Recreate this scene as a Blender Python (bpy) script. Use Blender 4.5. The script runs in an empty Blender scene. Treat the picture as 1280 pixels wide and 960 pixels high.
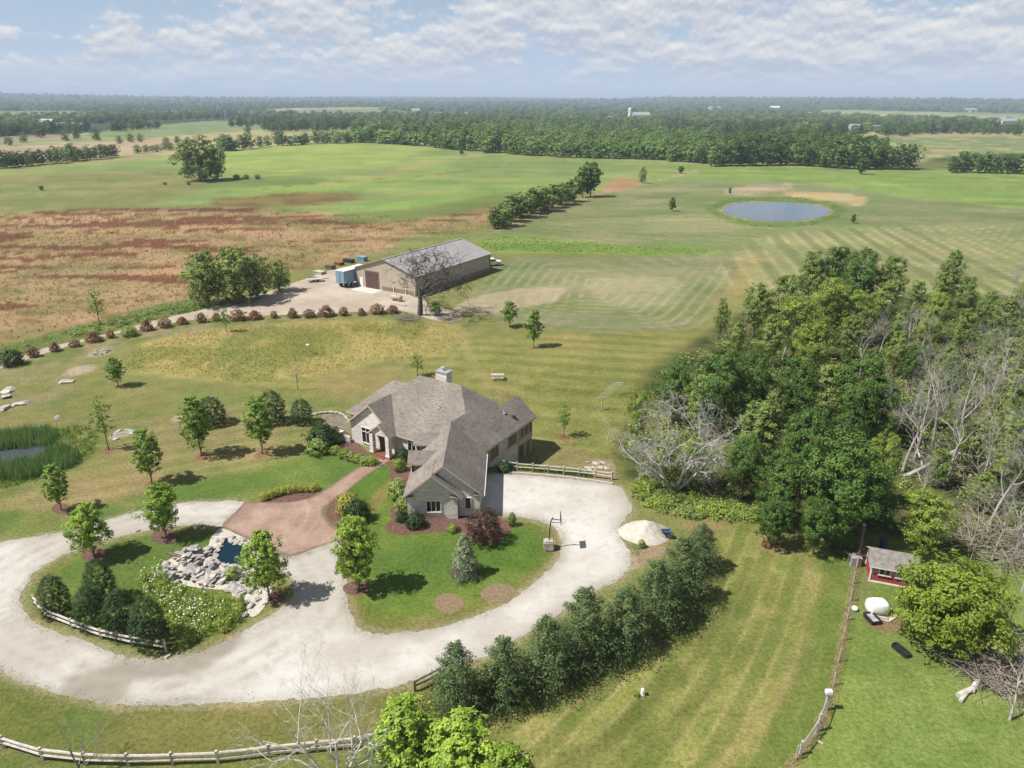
import bpy, bmesh, math, random
import numpy as np
from mathutils import Vector, Matrix
from mathutils.geometry import delaunay_2d_cdt

rnd = random.Random(7)
RNG = np.random.default_rng(11)
scene = bpy.context.scene
COL = scene.collection

# ------------------------------------------------------------------ camera
FPX, PITCH, CAMH, ROLL = 888.0, math.radians(21.8), 38.0, math.radians(-0.22)
cam_d = bpy.data.cameras.new('camera')
cam = bpy.data.objects.new('camera', cam_d)
COL.objects.link(cam)
cam_d.sensor_width = 36.0
cam_d.lens = FPX / 1280 * 36.0
cam_d.clip_start = 0.5
cam_d.clip_end = 60000
cam.location = (0, 0, CAMH)
cam.matrix_world = (Matrix.Translation((0, 0, CAMH)) @ Matrix.Rotation(math.pi / 2 - PITCH, 4, 'X')
                    @ Matrix.Rotation(-ROLL, 4, 'Z'))
scene.camera = cam
HAZE = 0.00015          # density of the summer haze (per metre)
CAMR = np.array(cam.matrix_world.to_3x3())

# ------------------------------------------------------------------ world, sun, exposure
SUN_EL, SHADOW_AZ = math.radians(55), math.radians(15)   # shadows fall towards +X, a little towards +Y
sun_from = Vector((-math.cos(SHADOW_AZ) * math.cos(SUN_EL), -math.sin(SHADOW_AZ) * math.cos(SUN_EL), math.sin(SUN_EL)))
sd = bpy.data.lights.new('sun', 'SUN')
sd.energy = 5.0
sd.angle = math.radians(0.53)
sd.color = (1.0, 0.965, 0.905)
sun = bpy.data.objects.new('sun', sd)
COL.objects.link(sun)
sun.rotation_euler = (-sun_from).to_track_quat('-Z', 'Y').to_euler()
sun.location = (-60, 20, 120)

world = bpy.data.worlds.new('World')
scene.world = world
world.use_nodes = True
wt = world.node_tree
wt.nodes.clear()


class NT:
    """small helper to write node graphs"""
    def __init__(s, tree):
        s.t = tree

    def n(s, kind, **kw):
        nd = s.t.nodes.new(kind)
        for k, v in kw.items():
            if k.startswith('i_'):
                key = k[2:]
                key = int(key) if key.isdigit() else key.replace('_', ' ')
                s.put(nd.inputs[key], v)
            else:
                setattr(nd, k, v)
        return nd

    def put(s, sock, v):
        if isinstance(v, bpy.types.NodeSocket):
            s.t.links.new(v, sock)
        else:
            sock.default_value = v

    def m(s, op, a, b=0.0, c=None, clamp=False):
        nd = s.t.nodes.new('ShaderNodeMath')
        nd.operation = op
        nd.use_clamp = clamp
        s.put(nd.inputs[0], a)
        s.put(nd.inputs[1], b)
        if c is not None:
            s.put(nd.inputs[2], c)
        return nd.outputs[0]

    def mix(s, f, a, b, blend='MIX'):
        nd = s.t.nodes.new('ShaderNodeMix')
        nd.data_type = 'RGBA'
        nd.blend_type = blend
        s.put(nd.inputs[0], f)
        s.put(nd.inputs[6], a)
        s.put(nd.inputs[7], b)
        return nd.outputs[2]

    def noise(s, vec, scale, detail=4.0, rough=0.55, out=0):
        nd = s.t.nodes.new('ShaderNodeTexNoise')
        if vec is not None:
            s.put(nd.inputs['Vector'], vec)
        nd.inputs['Scale'].default_value = scale
        nd.inputs['Detail'].default_value = detail
        nd.inputs['Roughness'].default_value = rough
        return nd.outputs[out]

    def ramp(s, f, a, b):
        nd = s.t.nodes.new('ShaderNodeMapRange')
        nd.interpolation_type = 'SMOOTHSTEP'
        s.put(nd.inputs[0], f)
        nd.inputs[1].default_value = a
        nd.inputs[2].default_value = b
        return nd.outputs[0]


g = NT(wt)
sky = g.n('ShaderNodeTexSky', sky_type='NISHITA', sun_disc=False, sun_elevation=SUN_EL,
          sun_rotation=math.radians(255), altitude=250.0, air_density=1.0, dust_density=1.2, ozone_density=1.0)
tc = g.n('ShaderNodeTexCoord')
sep = g.n('ShaderNodeSeparateXYZ', i_0=tc.outputs['Generated'])
zc = g.m('MAXIMUM', sep.outputs[2], 0.0)


def cloud_density(dz):
    """broken cumulus: puffs shrink towards the horizon"""
    z = g.m('MULTIPLY', g.m('POWER', g.m('ADD', zc, 0.012 + dz), 0.58), 1.25)
    cb = g.n('ShaderNodeCombineXYZ', i_0=sep.outputs[0], i_1=sep.outputs[1], i_2=z)
    big = g.noise(cb.outputs[0], 4.2, 2.0, 0.5)
    fine = g.noise(cb.outputs[0], 15.0, 10.0, 0.63)
    return g.m('ADD', g.m('MULTIPLY', big, 0.5), g.m('MULTIPLY', fine, 0.6))


d0 = cloud_density(0.0)
d1 = cloud_density(0.006)
cover = g.ramp(d0, 0.462, 0.54)
cover = g.m('MULTIPLY', cover, g.m('SUBTRACT', 1.0, g.m('MULTIPLY', g.ramp(zc, 0.12, 0.6), 0.72)))   # less overlap of clouds overhead
lit = g.m('ADD', g.m('MULTIPLY', g.m('SUBTRACT', d0, d1), 7.0), 0.34, clamp=True)
cloud_col = g.mix(lit, (7.0, 7.7, 9.1, 1), (12.0, 12.0, 11.8, 1))
hz = g.ramp(zc, 0.06, 0.0)                                  # thick air low over the horizon
cover = g.m('MULTIPLY', cover, g.m('SUBTRACT', 1.0, g.m('MULTIPLY', hz, 0.85)))
hz2 = g.ramp(zc, 0.30, 0.0)
base_sky = g.mix(g.m('MULTIPLY', hz2, 0.9), sky.outputs[0], (7.0, 8.9, 11.6, 1))
base_sky = g.mix(g.m('MULTIPLY', hz, 0.8), base_sky, (8.1, 9.3, 11.2, 1))
skyc = g.mix(cover, base_sky, cloud_col)
bg = g.n('ShaderNodeBackground', i_0=skyc, i_1=0.053)
wo = g.n('ShaderNodeOutputWorld', i_0=bg.outputs[0])
world.cycles.sampling_method = 'MANUAL'
world.cycles.sample_map_resolution = 512

scene.view_settings.view_transform = 'Standard'
scene.view_settings.look = 'None'
scene.view_settings.exposure = 0.46
scene.view_settings.gamma = 1.0
scene.view_settings.use_curve_mapping = False
scene.render.engine = 'CYCLES'
scene.cycles.use_denoising = True
scene.cycles.max_bounces = 5
scene.cycles.diffuse_bounces = 2
scene.cycles.transmission_bounces = 3
scene.cycles.transparent_max_bounces = 4
scene.cycles.volume_bounces = 0
scene.cycles.use_adaptive_sampling = True
scene.cycles.adaptive_threshold = 0.01

# ------------------------------------------------------------------ terrain and pixel -> ground


def sstep(a, b, x):
    t = np.clip((x - a) / (b - a), 0, 1)
    return t * t * (3 - 2 * t)


def vnoise(x, y, seed=0):
    x = np.asarray(x, float); y = np.asarray(y, float)
    xi = np.floor(x).astype(np.int64); yi = np.floor(y).astype(np.int64)
    fx = x - xi; fy = y - yi
    fx = fx * fx * (3 - 2 * fx); fy = fy * fy * (3 - 2 * fy)

    def h(a, b):
        n = (a * 374761393 + b * 668265263 + seed * 974711) & 0x7fffffff
        n = ((n ^ (n >> 13)) * 1274126177) & 0x7fffffff
        return ((n ^ (n >> 16)) & 0xffff) / 65535.0
    return (h(xi, yi) * (1 - fx) + h(xi + 1, yi) * fx) * (1 - fy) + (h(xi, yi + 1) * (1 - fx) + h(xi + 1, yi + 1) * fx) * fy


def fbm(x, y, oct=4, seed=0, rough=0.5):
    s = 0; a = 1; t = 0
    for i in range(oct):
        s = s + a * vnoise(x * 2 ** i, y * 2 ** i, seed + i * 17)
        t += a
        a *= rough
    return s / t


def terrain(x, y):
    """ground height: level round the drive, a hollow behind the house for the walk-out, low ridges far away"""
    x = np.asarray(x, float); y = np.asarray(y, float)
    dip = -2.0 * sstep(69.6, 73.4, y + 0.12 * x) * sstep(-9, -2.5, x - 0.25 * (y - 70)) * (1 - sstep(14, 26, x)) * (1 - sstep(80, 104, y))
    r = np.hypot(x, y)
    far = sstep(2600, 7500, r) * (20 + 92 * fbm(x / 2300 + 5, y / 3400, 4, 3) ** 1.6)
    roll = sstep(300, 900, r) * 3.0 * (fbm(x / 330, y / 420, 3, 9) - 0.5)
    return dip + far + roll


def ray(px, py):
    d = CAMR @ np.array([(px - 640) / FPX, -(py - 480) / FPX, -1.0])
    return d


def at(px, py, z=0.0):
    d = ray(px, py)
    t = (z - CAMH) / d[2]
    return np.array([d[0] * t, d[1] * t, z])


def G(px, py):
    """pixel of a point on the ground -> that point"""
    z = 0.0
    d = ray(px, py)
    dz = min(d[2], -1e-4)
    t = -CAMH / dz
    x, y = d[0] * t, d[1] * t
    if y < 280 and not (-12 < x < 32 and 64 < y < 112):      # level ground
        return np.array([x, y, 0.0])
    for _ in range(12):
        t = (z - CAMH) / dz
        z = 0.5 * z + 0.5 * float(terrain(d[0] * t, d[1] * t))
    t = (z - CAMH) / dz
    return np.array([d[0] * t, d[1] * t, float(terrain(d[0] * t, d[1] * t))])


def GV(px, py):
    """the same for arrays of pixels"""
    c_ = np.stack([(px - 640) / FPX, -(py - 480) / FPX, -np.ones_like(px)], 0)
    d = CAMR @ c_
    dz = np.minimum(d[2], -1e-4)
    z = np.zeros_like(px)
    for _ in range(12):
        t = (z - CAMH) / dz
        z = 0.5 * z + 0.5 * terrain(d[0] * t, d[1] * t)
    t = (z - CAMH) / dz
    x, y = d[0] * t, d[1] * t
    return np.stack([x, y, terrain(x, y)], 1)


def proj(p):
    v = CAMR.T @ (np.asarray(p, float) - np.array([0, 0, CAMH]))
    return 640 - FPX * v[0] / v[2], 480 + FPX * v[1] / v[2]


def height_to(base, top_py):
    """height of an upright thing that stands at base and ends at image row top_py"""
    lo, hi = 0.0, 60.0
    for _ in range(40):
        mid = (lo + hi) / 2
        if proj((base[0], base[1], base[2] + mid))[1] > top_py:
            lo = mid
        else:
            hi = mid
    return lo


def px_m(p):
    """metres per photo pixel at point p"""
    return float(np.linalg.norm(np.asarray(p) - np.array([0, 0, CAMH]))) / FPX


def GP(pts):
    return np.array([G(*p)[:2] for p in pts])


def smooth(pts, n=8, closed=True):
    P = np.array(pts, float)
    N = len(P)
    out = []
    rng = range(N) if closed else range(N - 1)
    for i in rng:
        if closed:
            p0, p1, p2, p3 = P[i - 1], P[i], P[(i + 1) % N], P[(i + 2) % N]
        else:
            p0, p1, p2, p3 = P[max(i - 1, 0)], P[i], P[i + 1], P[min(i + 2, N - 1)]
        for k in range(n):
            t = k / n
            out.append(0.5 * ((2 * p1) + (-p0 + p2) * t + (2 * p0 - 5 * p1 + 4 * p2 - p3) * t * t + (-p0 + 3 * p1 - 3 * p2 + p3) * t ** 3))
    if not closed:
        out.append(P[-1])
    return np.array(out)


def poly_sd(poly, x, y):
    """signed distance, negative inside"""
    d = np.full(x.shape, 1e18)
    ins = np.zeros(x.shape, bool)
    n = len(poly)
    for i in range(n):
        ax, ay = poly[i]; bx, by = poly[(i + 1) % n]
        ex, ey = bx - ax, by - ay
        L = ex * ex + ey * ey + 1e-12
        t = np.clip(((x - ax) * ex + (y - ay) * ey) / L, 0, 1)
        d = np.minimum(d, (x - ax - t * ex) ** 2 + (y - ay - t * ey) ** 2)
        c = (ay > y) != (by > y)
        if abs(ey) > 1e-12:
            ins ^= c & (x < ex * (y - ay) / ey + ax)
    d = np.sqrt(d)
    return np.where(ins, -d, d)


def line_d(line, x, y):
    d = np.full(x.shape, 1e18)
    for i in range(len(line) - 1):
        ax, ay = line[i]; bx, by = line[i + 1]
        ex, ey = bx - ax, by - ay
        L = ex * ex + ey * ey + 1e-12
        t = np.clip(((x - ax) * ex + (y - ay) * ey) / L, 0, 1)
        d = np.minimum(d, (x - ax - t * ex) ** 2 + (y - ay - t * ey) ** 2)
    return np.sqrt(d)


# ------------------------------------------------------------------ materials
ALB = 0.55


def lin(c):
    c = np.asarray(c, float) / 255.0
    return np.where(c <= 0.04045, c / 12.92, ((c + 0.055) / 1.055) ** 2.4)


def A(r, gg, b):
    """colour as seen in full sun in the photograph -> base colour"""
    return np.append(lin((r, gg, b)) * ALB, 1.0)


MATS = {}


def new_mat(name):
    m = bpy.data.materials.new(name)
    m.use_nodes = True
    m.node_tree.nodes.clear()
    MATS[name] = m
    return m, NT(m.node_tree)


def finish(t, bsdf):
    o = t.n('ShaderNodeOutputMaterial')
    t.t.links.new(bsdf, o.inputs[0])


def mat_plain(name, c, c2=None, scale=3.0, rough=0.8, bump=0.0, metal=0.0, detail=5.0, spec=0.3, bscale=None):
    m, t = new_mat(name)
    tcn = t.n('ShaderNodeTexCoord')
    v = tcn.outputs['Object']
    col = tuple(c)
    if c2 is not None:
        f = t.ramp(t.noise(v, scale, detail, 0.6), 0.32, 0.68)
        col = t.mix(f, tuple(c), tuple(c2))
    b = t.n('ShaderNodeBsdfPrincipled', i_Base_Color=col, i_Roughness=rough, i_Metallic=metal)
    b.inputs['Specular IOR Level'].default_value = spec
    if bump:
        bn = t.n('ShaderNodeBump', i_Strength=bump, i_Height=t.noise(v, bscale or scale * 4, 6.0, 0.65))
        bn.inputs['Distance'].default_value = 0.05
        t.t.links.new(bn.outputs[0], b.inputs['Normal'])
    finish(t, b.outputs[0])
    return m


def mat_brick(name, c1, c2, mortar, bw, bh, msize=0.012, rough=0.85, blotch=None, bump=0.4):
    """pieces too small to build: brick courses, shingle courses, laid in the UV plane of each face"""
    m, t = new_mat(name)
    uv = t.n('ShaderNodeUVMap').outputs[0]
    br = t.n('ShaderNodeTexBrick', i_Vector=uv, i_Color1=tuple(c1), i_Color2=tuple(c2), i_Mortar=tuple(mortar), i_Scale=1.0)
    br.inputs['Mortar Size'].default_value = msize
    br.inputs['Brick Width'].default_value = bw
    br.inputs['Row Height'].default_value = bh
    br.inputs['Bias'].default_value = -0.1
    col = br.outputs[0]
    mp = t.n('ShaderNodeMapping', i_Vector=uv)
    mp.inputs['Scale'].default_value = (1.2, 5.5, 1)
    n1 = t.noise(mp.outputs[0], 1.0, 4.0, 0.65)
    col = t.mix(t.ramp(n1, 0.35, 0.65), col, tuple(blotch if blotch is not None else c1))
    n2 = t.noise(uv, 0.35, 3.0, 0.5)
    col = t.mix(0.35, col, t.mix(t.ramp(n2, 0.3, 0.7), (0.6, 0.6, 0.6, 1), (1.25, 1.25, 1.25, 1)), 'MULTIPLY')
    b = t.n('ShaderNodeBsdfPrincipled', i_Base_Color=col, i_Roughness=rough)
    b.inputs['Specular IOR Level'].default_value = 0.2
    bn = t.n('ShaderNodeBump', i_Strength=bump, i_Height=br.outputs[1], invert=True)
    bn.inputs['Distance'].default_value = 0.02
    t.t.links.new(bn.outputs[0], b.inputs['Normal'])
    finish(t, b.outputs[0])
    return m


def mat_leaf(name, dark, light, trans=0.25, rough=0.55, vary=0.25):
    gain = 2.2 if name.startswith(('blade', 'leaf_far')) else 1.85
    m, t = new_mat(name)
    at_ = t.n('ShaderNodeAttribute', attribute_name='tint')
    oi = t.n('ShaderNodeObjectInfo')
    f = t.m('ADD', at_.outputs['Fac'], t.m('MULTIPLY', t.m('SUBTRACT', oi.outputs['Random'], 0.5), vary), clamp=True)
    k_ = np.array([gain, gain, gain, 1.0])
    col = t.mix(f, tuple(np.minimum(dark * k_, 0.9)), tuple(np.minimum(light * k_, 0.9)))
    d = t.n('ShaderNodeBsdfPrincipled', i_Base_Color=col, i_Roughness=rough)
    d.inputs['Specular IOR Level'].default_value = 0.25
    tr = t.n('ShaderNodeBsdfTranslucent', i_Color=t.mix(0.5, col, (0.22, 0.30, 0.03, 1)))
    mx = t.n('ShaderNodeMixShader', i_0=trans, i_1=d.outputs[0], i_2=tr.outputs[0])
    finish(t, mx.outputs[0])
    return m


mat_plain('bark', (0.11, 0.085, 0.06, 1), (0.2, 0.165, 0.13, 1), 4.0, 0.9, 0.5)
mat_plain('dead_bark', (0.30, 0.27, 0.235, 1), (0.46, 0.43, 0.385, 1), 2.0, 0.9, 0.3)
mat_plain('bleached_bark', (0.44, 0.41, 0.37, 1), (0.62, 0.59, 0.54, 1), 2.0, 0.9, 0.3)
mat_plain('twig', (0.20, 0.17, 0.135, 1), (0.33, 0.29, 0.24, 1), 1.5, 0.9)
mat_plain('dark_twig', (0.06, 0.05, 0.045, 1), (0.13, 0.115, 0.10, 1), 3.0, 0.9)
mat_plain('limestone', (0.27, 0.24, 0.21, 1), (0.50, 0.46, 0.41, 1), 1.1, 0.9, 0.5)
mat_plain('grey_stone', (0.24, 0.225, 0.21, 1), (0.42, 0.40, 0.37, 1), 1.3, 0.9, 0.5)
mat_plain('weathered_wood', (0.34, 0.30, 0.265, 1), (0.52, 0.475, 0.425, 1), 5.0, 0.85, 0.3)
mat_plain('pale_rail', (0.40, 0.355, 0.32, 1), (0.57, 0.52, 0.475, 1), 4.0, 0.85, 0.3)
mat_plain('dark_wood', (0.10, 0.075, 0.055, 1), (0.19, 0.15, 0.12, 1), 5.0, 0.85, 0.3)
mat_plain('white_paint', (0.68, 0.67, 0.64, 1), (0.78, 0.77, 0.75, 1), 2.0, 0.5)
mat_plain('trim_paint', (0.42, 0.36, 0.30, 1), (0.48, 0.42, 0.355, 1), 2.0, 0.6)
mat_plain('black_plastic', (0.018, 0.018, 0.02, 1), (0.03, 0.03, 0.032, 1), 2.0, 0.45)
mat_plain('black_metal', (0.03, 0.03, 0.032, 1), (0.05, 0.05, 0.05, 1), 2.0, 0.45)
mat_plain('grey_metal', (0.32, 0.33, 0.34, 1), (0.42, 0.43, 0.44, 1), 2.0, 0.45, 0, 0.3)
mat_plain('rust', (0.20, 0.07, 0.03, 1), (0.30, 0.13, 0.06, 1), 4.0, 0.9)
mat_plain('glass', (0.012, 0.014, 0.017, 1), None, 1, 0.06, 0, 0, 0, 0.8)
mat_plain('brown_door', (0.095, 0.055, 0.045, 1), (0.12, 0.07, 0.055, 1), 2.0, 0.6)
mat_plain('tan_trim', (0.33, 0.25, 0.15, 1), (0.38, 0.30, 0.19, 1), 2.0, 0.6)
mat_plain('concrete', (0.46, 0.44, 0.40, 1), (0.56, 0.54, 0.50, 1), 1.2, 0.9, 0.1)
mat_plain('tyre', (0.02, 0.02, 0.02, 1), None, 1, 0.9)
mat_plain('blue_plastic', (0.035, 0.075, 0.15, 1), (0.05, 0.10, 0.19, 1), 2.0, 0.5)
mat_plain('blue_box', (0.16, 0.27, 0.36, 1), (0.21, 0.33, 0.42, 1), 0.8, 0.6)
mat_plain('grey_roof_sheet', (0.27, 0.255, 0.25, 1), (0.32, 0.305, 0.30, 1), 0.25, 0.75)
mat_plain('tan_siding', (0.37, 0.31, 0.25, 1), (0.41, 0.35, 0.285, 1), 0.3, 0.7)
mat_plain('brown_siding', (0.20, 0.155, 0.12, 1), (0.235, 0.185, 0.145, 1), 0.5, 0.7)
mat_plain('red_paint', (0.27, 0.045, 0.05, 1), (0.36, 0.07, 0.07, 1), 2.0, 0.7)
mat_plain('pale_red_paint', (0.45, 0.19, 0.19, 1), (0.52, 0.24, 0.235, 1), 2.0, 0.7)
mat_plain('old_shingle', (0.16, 0.145, 0.13, 1), (0.25, 0.23, 0.205, 1), 3.0, 0.9, 0.3)
mat_plain('mulch', tuple(A(112, 80, 70)), tuple(A(150, 114, 100)), 3.5, 0.95, 0.8, bscale=14)
mat_plain('bare_mulch', tuple(A(150, 125, 95)), tuple(A(175, 152, 122)), 3.5, 0.95, 0.8, bscale=14)
mat_plain('sand', tuple(A(224, 213, 194)), tuple(A(246, 239, 226)), 2.5, 0.95, 0.4)
mat_plain('dirt', tuple(A(135, 122, 105)), tuple(A(170, 155, 135)), 1.5, 0.95, 0.6)
mat_plain('aluminium', (0.55, 0.56, 0.57, 1), (0.62, 0.63, 0.64, 1), 2.0, 0.4, 0, 0.5)
mat_brick('roof_shingle', A(146, 136, 127), A(196, 184, 173), A(122, 113, 105), 0.42, 0.155, 0.016, 0.9, A(176, 164, 154))
mat_brick('house_brick', (0.46, 0.41, 0.355, 1), (0.78, 0.74, 0.68, 1), (0.56, 0.52, 0.465, 1), 0.5, 0.18, 0.018, 0.85, (0.68, 0.63, 0.57, 1))
mat_brick('porch_brick', A(150, 88, 70), A(170, 110, 88), A(165, 140, 125), 0.22, 0.11, 0.012, 0.85, A(160, 100, 80))

# driveway: pale crushed limestone with worn, greyer tracks
m, t = new_mat('gravel')
v = t.n('ShaderNodeTexCoord').outputs['Object']
n1 = t.noise(v, 0.10, 5.0, 0.6)
n2 = t.noise(v, 1.1, 6.0, 0.68)
n3 = t.noise(v, 9.0, 3.0, 0.7)
c = t.mix(t.ramp(n1, 0.36, 0.66), tuple(A(220, 212, 199)), tuple(A(250, 245, 236)))
c = t.mix(t.m('MULTIPLY', t.ramp(n2, 0.48, 0.72), 0.5), c, tuple(A(196, 184, 168)))
c = t.mix(t.m('MULTIPLY', t.ramp(n3, 0.52, 0.72), 0.5), c, tuple(A(168, 158, 146)))
wear = t.n('ShaderNodeAttribute', attribute_name='wear').outputs['Fac']
c = t.mix(wear, c, t.mix(n2, tuple(A(164, 155, 139)), tuple(A(198, 189, 173))))
b = t.n('ShaderNodeBsdfPrincipled', i_Base_Color=c, i_Roughness=0.95)
b.inputs['Specular IOR Level'].default_value = 0.1
bn = t.n('ShaderNodeBump', i_Strength=0.5, i_Height=t.noise(v, 7.0, 6.0, 0.75))
bn.inputs['Distance'].default_value = 0.06
t.t.links.new(bn.outputs[0], b.inputs['Normal'])
finish(t, b.outputs[0])

# barn yard: browner gravel
m, t = new_mat('yard_gravel')
v = t.n('ShaderNodeTexCoord').outputs['Object']
c = t.mix(t.ramp(t.noise(v, 0.12, 5, 0.6), 0.35, 0.65), tuple(A(200, 182, 161)), tuple(A(224, 208, 188)))
c = t.mix(t.m('MULTIPLY', t.ramp(t.noise(v, 1.2, 5, 0.7), 0.5, 0.75), 0.5), c, tuple(A(160, 145, 125)))
b = t.n('ShaderNodeBsdfPrincipled', i_Base_Color=c, i_Roughness=0.95)
finish(t, b.outputs[0])

# stamped paving: reddish, soft mottling, sweeping pale arcs
m, t = new_mat('paving')
v = t.n('ShaderNodeTexCoord').outputs['Object']
c = t.mix(t.ramp(t.noise(v, 0.35, 5, 0.6), 0.3, 0.7), tuple(A(174, 142, 124)), tuple(A(213, 182, 161)))
c = t.mix(t.m('MULTIPLY', t.ramp(t.noise(v, 3.0, 5, 0.7), 0.5, 0.75), 0.5), c, tuple(A(152, 116, 98)))
vo = t.n('ShaderNodeTexVoronoi', feature='DISTANCE_TO_EDGE', i_Vector=v, i_Scale=2.2)
c = t.mix(t.m('MULTIPLY', t.ramp(vo.outputs['Distance'], 0.05, 0.0), 0.35), c, tuple(A(120, 92, 84)))
scuff = t.n('ShaderNodeAttribute', attribute_name='wear').outputs['Fac']
c = t.mix(scuff, c, tuple(A(222, 204, 190)))
rim_ = t.n('ShaderNodeAttribute', attribute_name='rim').outputs['Fac']
c = t.mix(t.m('MULTIPLY', rim_, 0.6), c, tuple(A(112, 84, 74)))
b = t.n('ShaderNodeBsdfPrincipled', i_Base_Color=c, i_Roughness=0.75)
b.inputs['Specular IOR Level'].default_value = 0.3
finish(t, b.outputs[0])

# ground: painted zones (attribute "zone") times fine grass grain
m, t = new_mat('meadow')
v = t.n('ShaderNodeTexCoord').outputs['Object']
zc_ = t.n('ShaderNodeAttribute', attribute_name='zone').outputs['Color']
f1 = t.noise(v, 0.45, 6, 0.7)
f2 = t.noise(v, 3.2, 5, 0.75)
f3 = t.noise(v, 0.05, 5, 0.6)
c = t.mix(0.75, zc_, t.mix(t.ramp(f2, 0.25, 0.75), (0.48, 0.52, 0.44, 1), (1.5, 1.46, 1.5, 1)), 'MULTIPLY')
c = t.mix(0.75, c, t.mix(t.ramp(f1, 0.25, 0.75), (0.74, 0.80, 0.70, 1), (1.25, 1.19, 1.25, 1)), 'MULTIPLY')
f4 = t.noise(v, 11.0, 3, 0.7)
c = t.mix(0.7, c, t.mix(t.ramp(f4, 0.3, 0.7), (0.66, 0.70, 0.62, 1), (1.32, 1.28, 1.34, 1)), 'MULTIPLY')
c = t.mix(0.6, c, t.mix(t.ramp(f3, 0.3, 0.7), (0.86, 0.92, 0.84, 1), (1.14, 1.07, 1.12, 1)), 'MULTIPLY')
b = t.n('ShaderNodeBsdfPrincipled', i_Base_Color=c, i_Roughness=0.95)
b.inputs['Specular IOR Level'].default_value = 0.1
bn = t.n('ShaderNodeBump', i_Strength=0.6, i_Height=t.noise(v, 2.6, 6.0, 0.8))
bn.inputs['Distance'].default_value = 0.12
t.t.links.new(bn.outputs[0], b.inputs['Normal'])
finish(t, b.outputs[0])


def mat_water(name, c, rough=0.05, bump=0.05):
    m, t = new_mat(name)
    v = t.n('ShaderNodeTexCoord').outputs['Object']
    b = t.n('ShaderNodeBsdfPrincipled', i_Base_Color=tuple(c), i_Roughness=rough)
    b.inputs['IOR'].default_value = 1.33
    bn = t.n('ShaderNodeBump', i_Strength=bump, i_Height=t.noise(v, 1.5, 4.0, 0.6))
    bn.inputs['Distance'].default_value = 0.05
    t.t.links.new(bn.outputs[0], b.inputs['Normal'])
    finish(t, b.outputs[0])


mat_water('pond_water', (0.055, 0.085, 0.115, 1), 0.12, 0.10)
mat_water('garden_water', (0.004, 0.022, 0.036, 1), 0.05, 0.05)
mat_water('ditch_water', (0.06, 0.07, 0.085, 1), 0.08, 0.08)

mat_leaf('leaf_maple', A(76, 108, 26), A(172, 198, 80), 0.3)
mat_leaf('leaf_young', A(70, 102, 30), A(140, 170, 70), 0.28)
mat_leaf('leaf_dark', A(34, 60, 20), A(96, 126, 54), 0.14)
mat_leaf('leaf_mid', A(70, 94, 36), A(156, 172, 92), 0.22)
mat_leaf('leaf_light', A(84, 108, 36), A(160, 176, 78), 0.28)
mat_leaf('leaf_yellow', A(82, 102, 26), A(146, 162, 60), 0.28)
mat_leaf('needle_pine', A(44, 62, 32), A(106, 126, 74), 0.08)
mat_leaf('needle_spruce', A(78, 94, 68), A(158, 168, 132), 0.1)
mat_leaf('needle_dark', A(22, 42, 16), A(54, 82, 30), 0.06)
mat_leaf('leaf_red', A(98, 70, 46), A(150, 108, 82), 0.2)
mat_leaf('leaf_purple', A(50, 36, 32), A(92, 68, 58), 0.12)
mat_leaf('leaf_flower', A(112, 124, 40), A(176, 174, 80), 0.25)
mat_leaf('leaf_far', A(44, 70, 32), A(120, 142, 70), 0.2, vary=0.85)
mat_leaf('leaf_farlight', A(62, 90, 40), A(120, 144, 74), 0.2, vary=0.5)
mat_leaf('leaf_fardark', A(34, 58, 26), A(96, 120, 56), 0.2, vary=0.7)
mat_leaf('blade', A(70, 100, 34), A(140, 162, 72), 0.25)
mat_leaf('blade_gold', A(136, 128, 68), A(200, 182, 110), 0.25)
mat_leaf('blade_reed', A(66, 98, 52), A(136, 164, 104), 0.25)
mat_leaf('blade_red', A(98, 50, 36), A(160, 112, 80), 0.15)
mat_leaf('blade_dry', A(128, 112, 78), A(190, 172, 132), 0.2)
mat_leaf('petal_white', A(215, 215, 195), A(240, 240, 230), 0.2)

# ------------------------------------------------------------------ object helpers


def tag(o, label=None, cat=None, group=None, kind=None):
    if label:
        o['label'] = label
    if cat:
        o['category'] = cat
    if group:
        o['group'] = group
    if kind:
        o['kind'] = kind
    return o


def empty(name, loc, rz=0.0):
    o = bpy.data.objects.new(name, None)
    o.empty_display_size = 0.2
    COL.objects.link(o)
    o.location = tuple(loc)
    o.rotation_euler = (0, 0, rz)
    return o


def mesh_obj(name, me, parent=None, loc=None):
    o = bpy.data.objects.new(name, me)
    COL.objects.link(o)
    if parent is not None:
        o.parent = parent
    if loc is not None:
        o.location = tuple(loc)
    return o


def add_mats(me, mats):
    if isinstance(mats, str):
        mats = [mats]
    for k in mats:
        me.materials.append(MATS[k])


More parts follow.
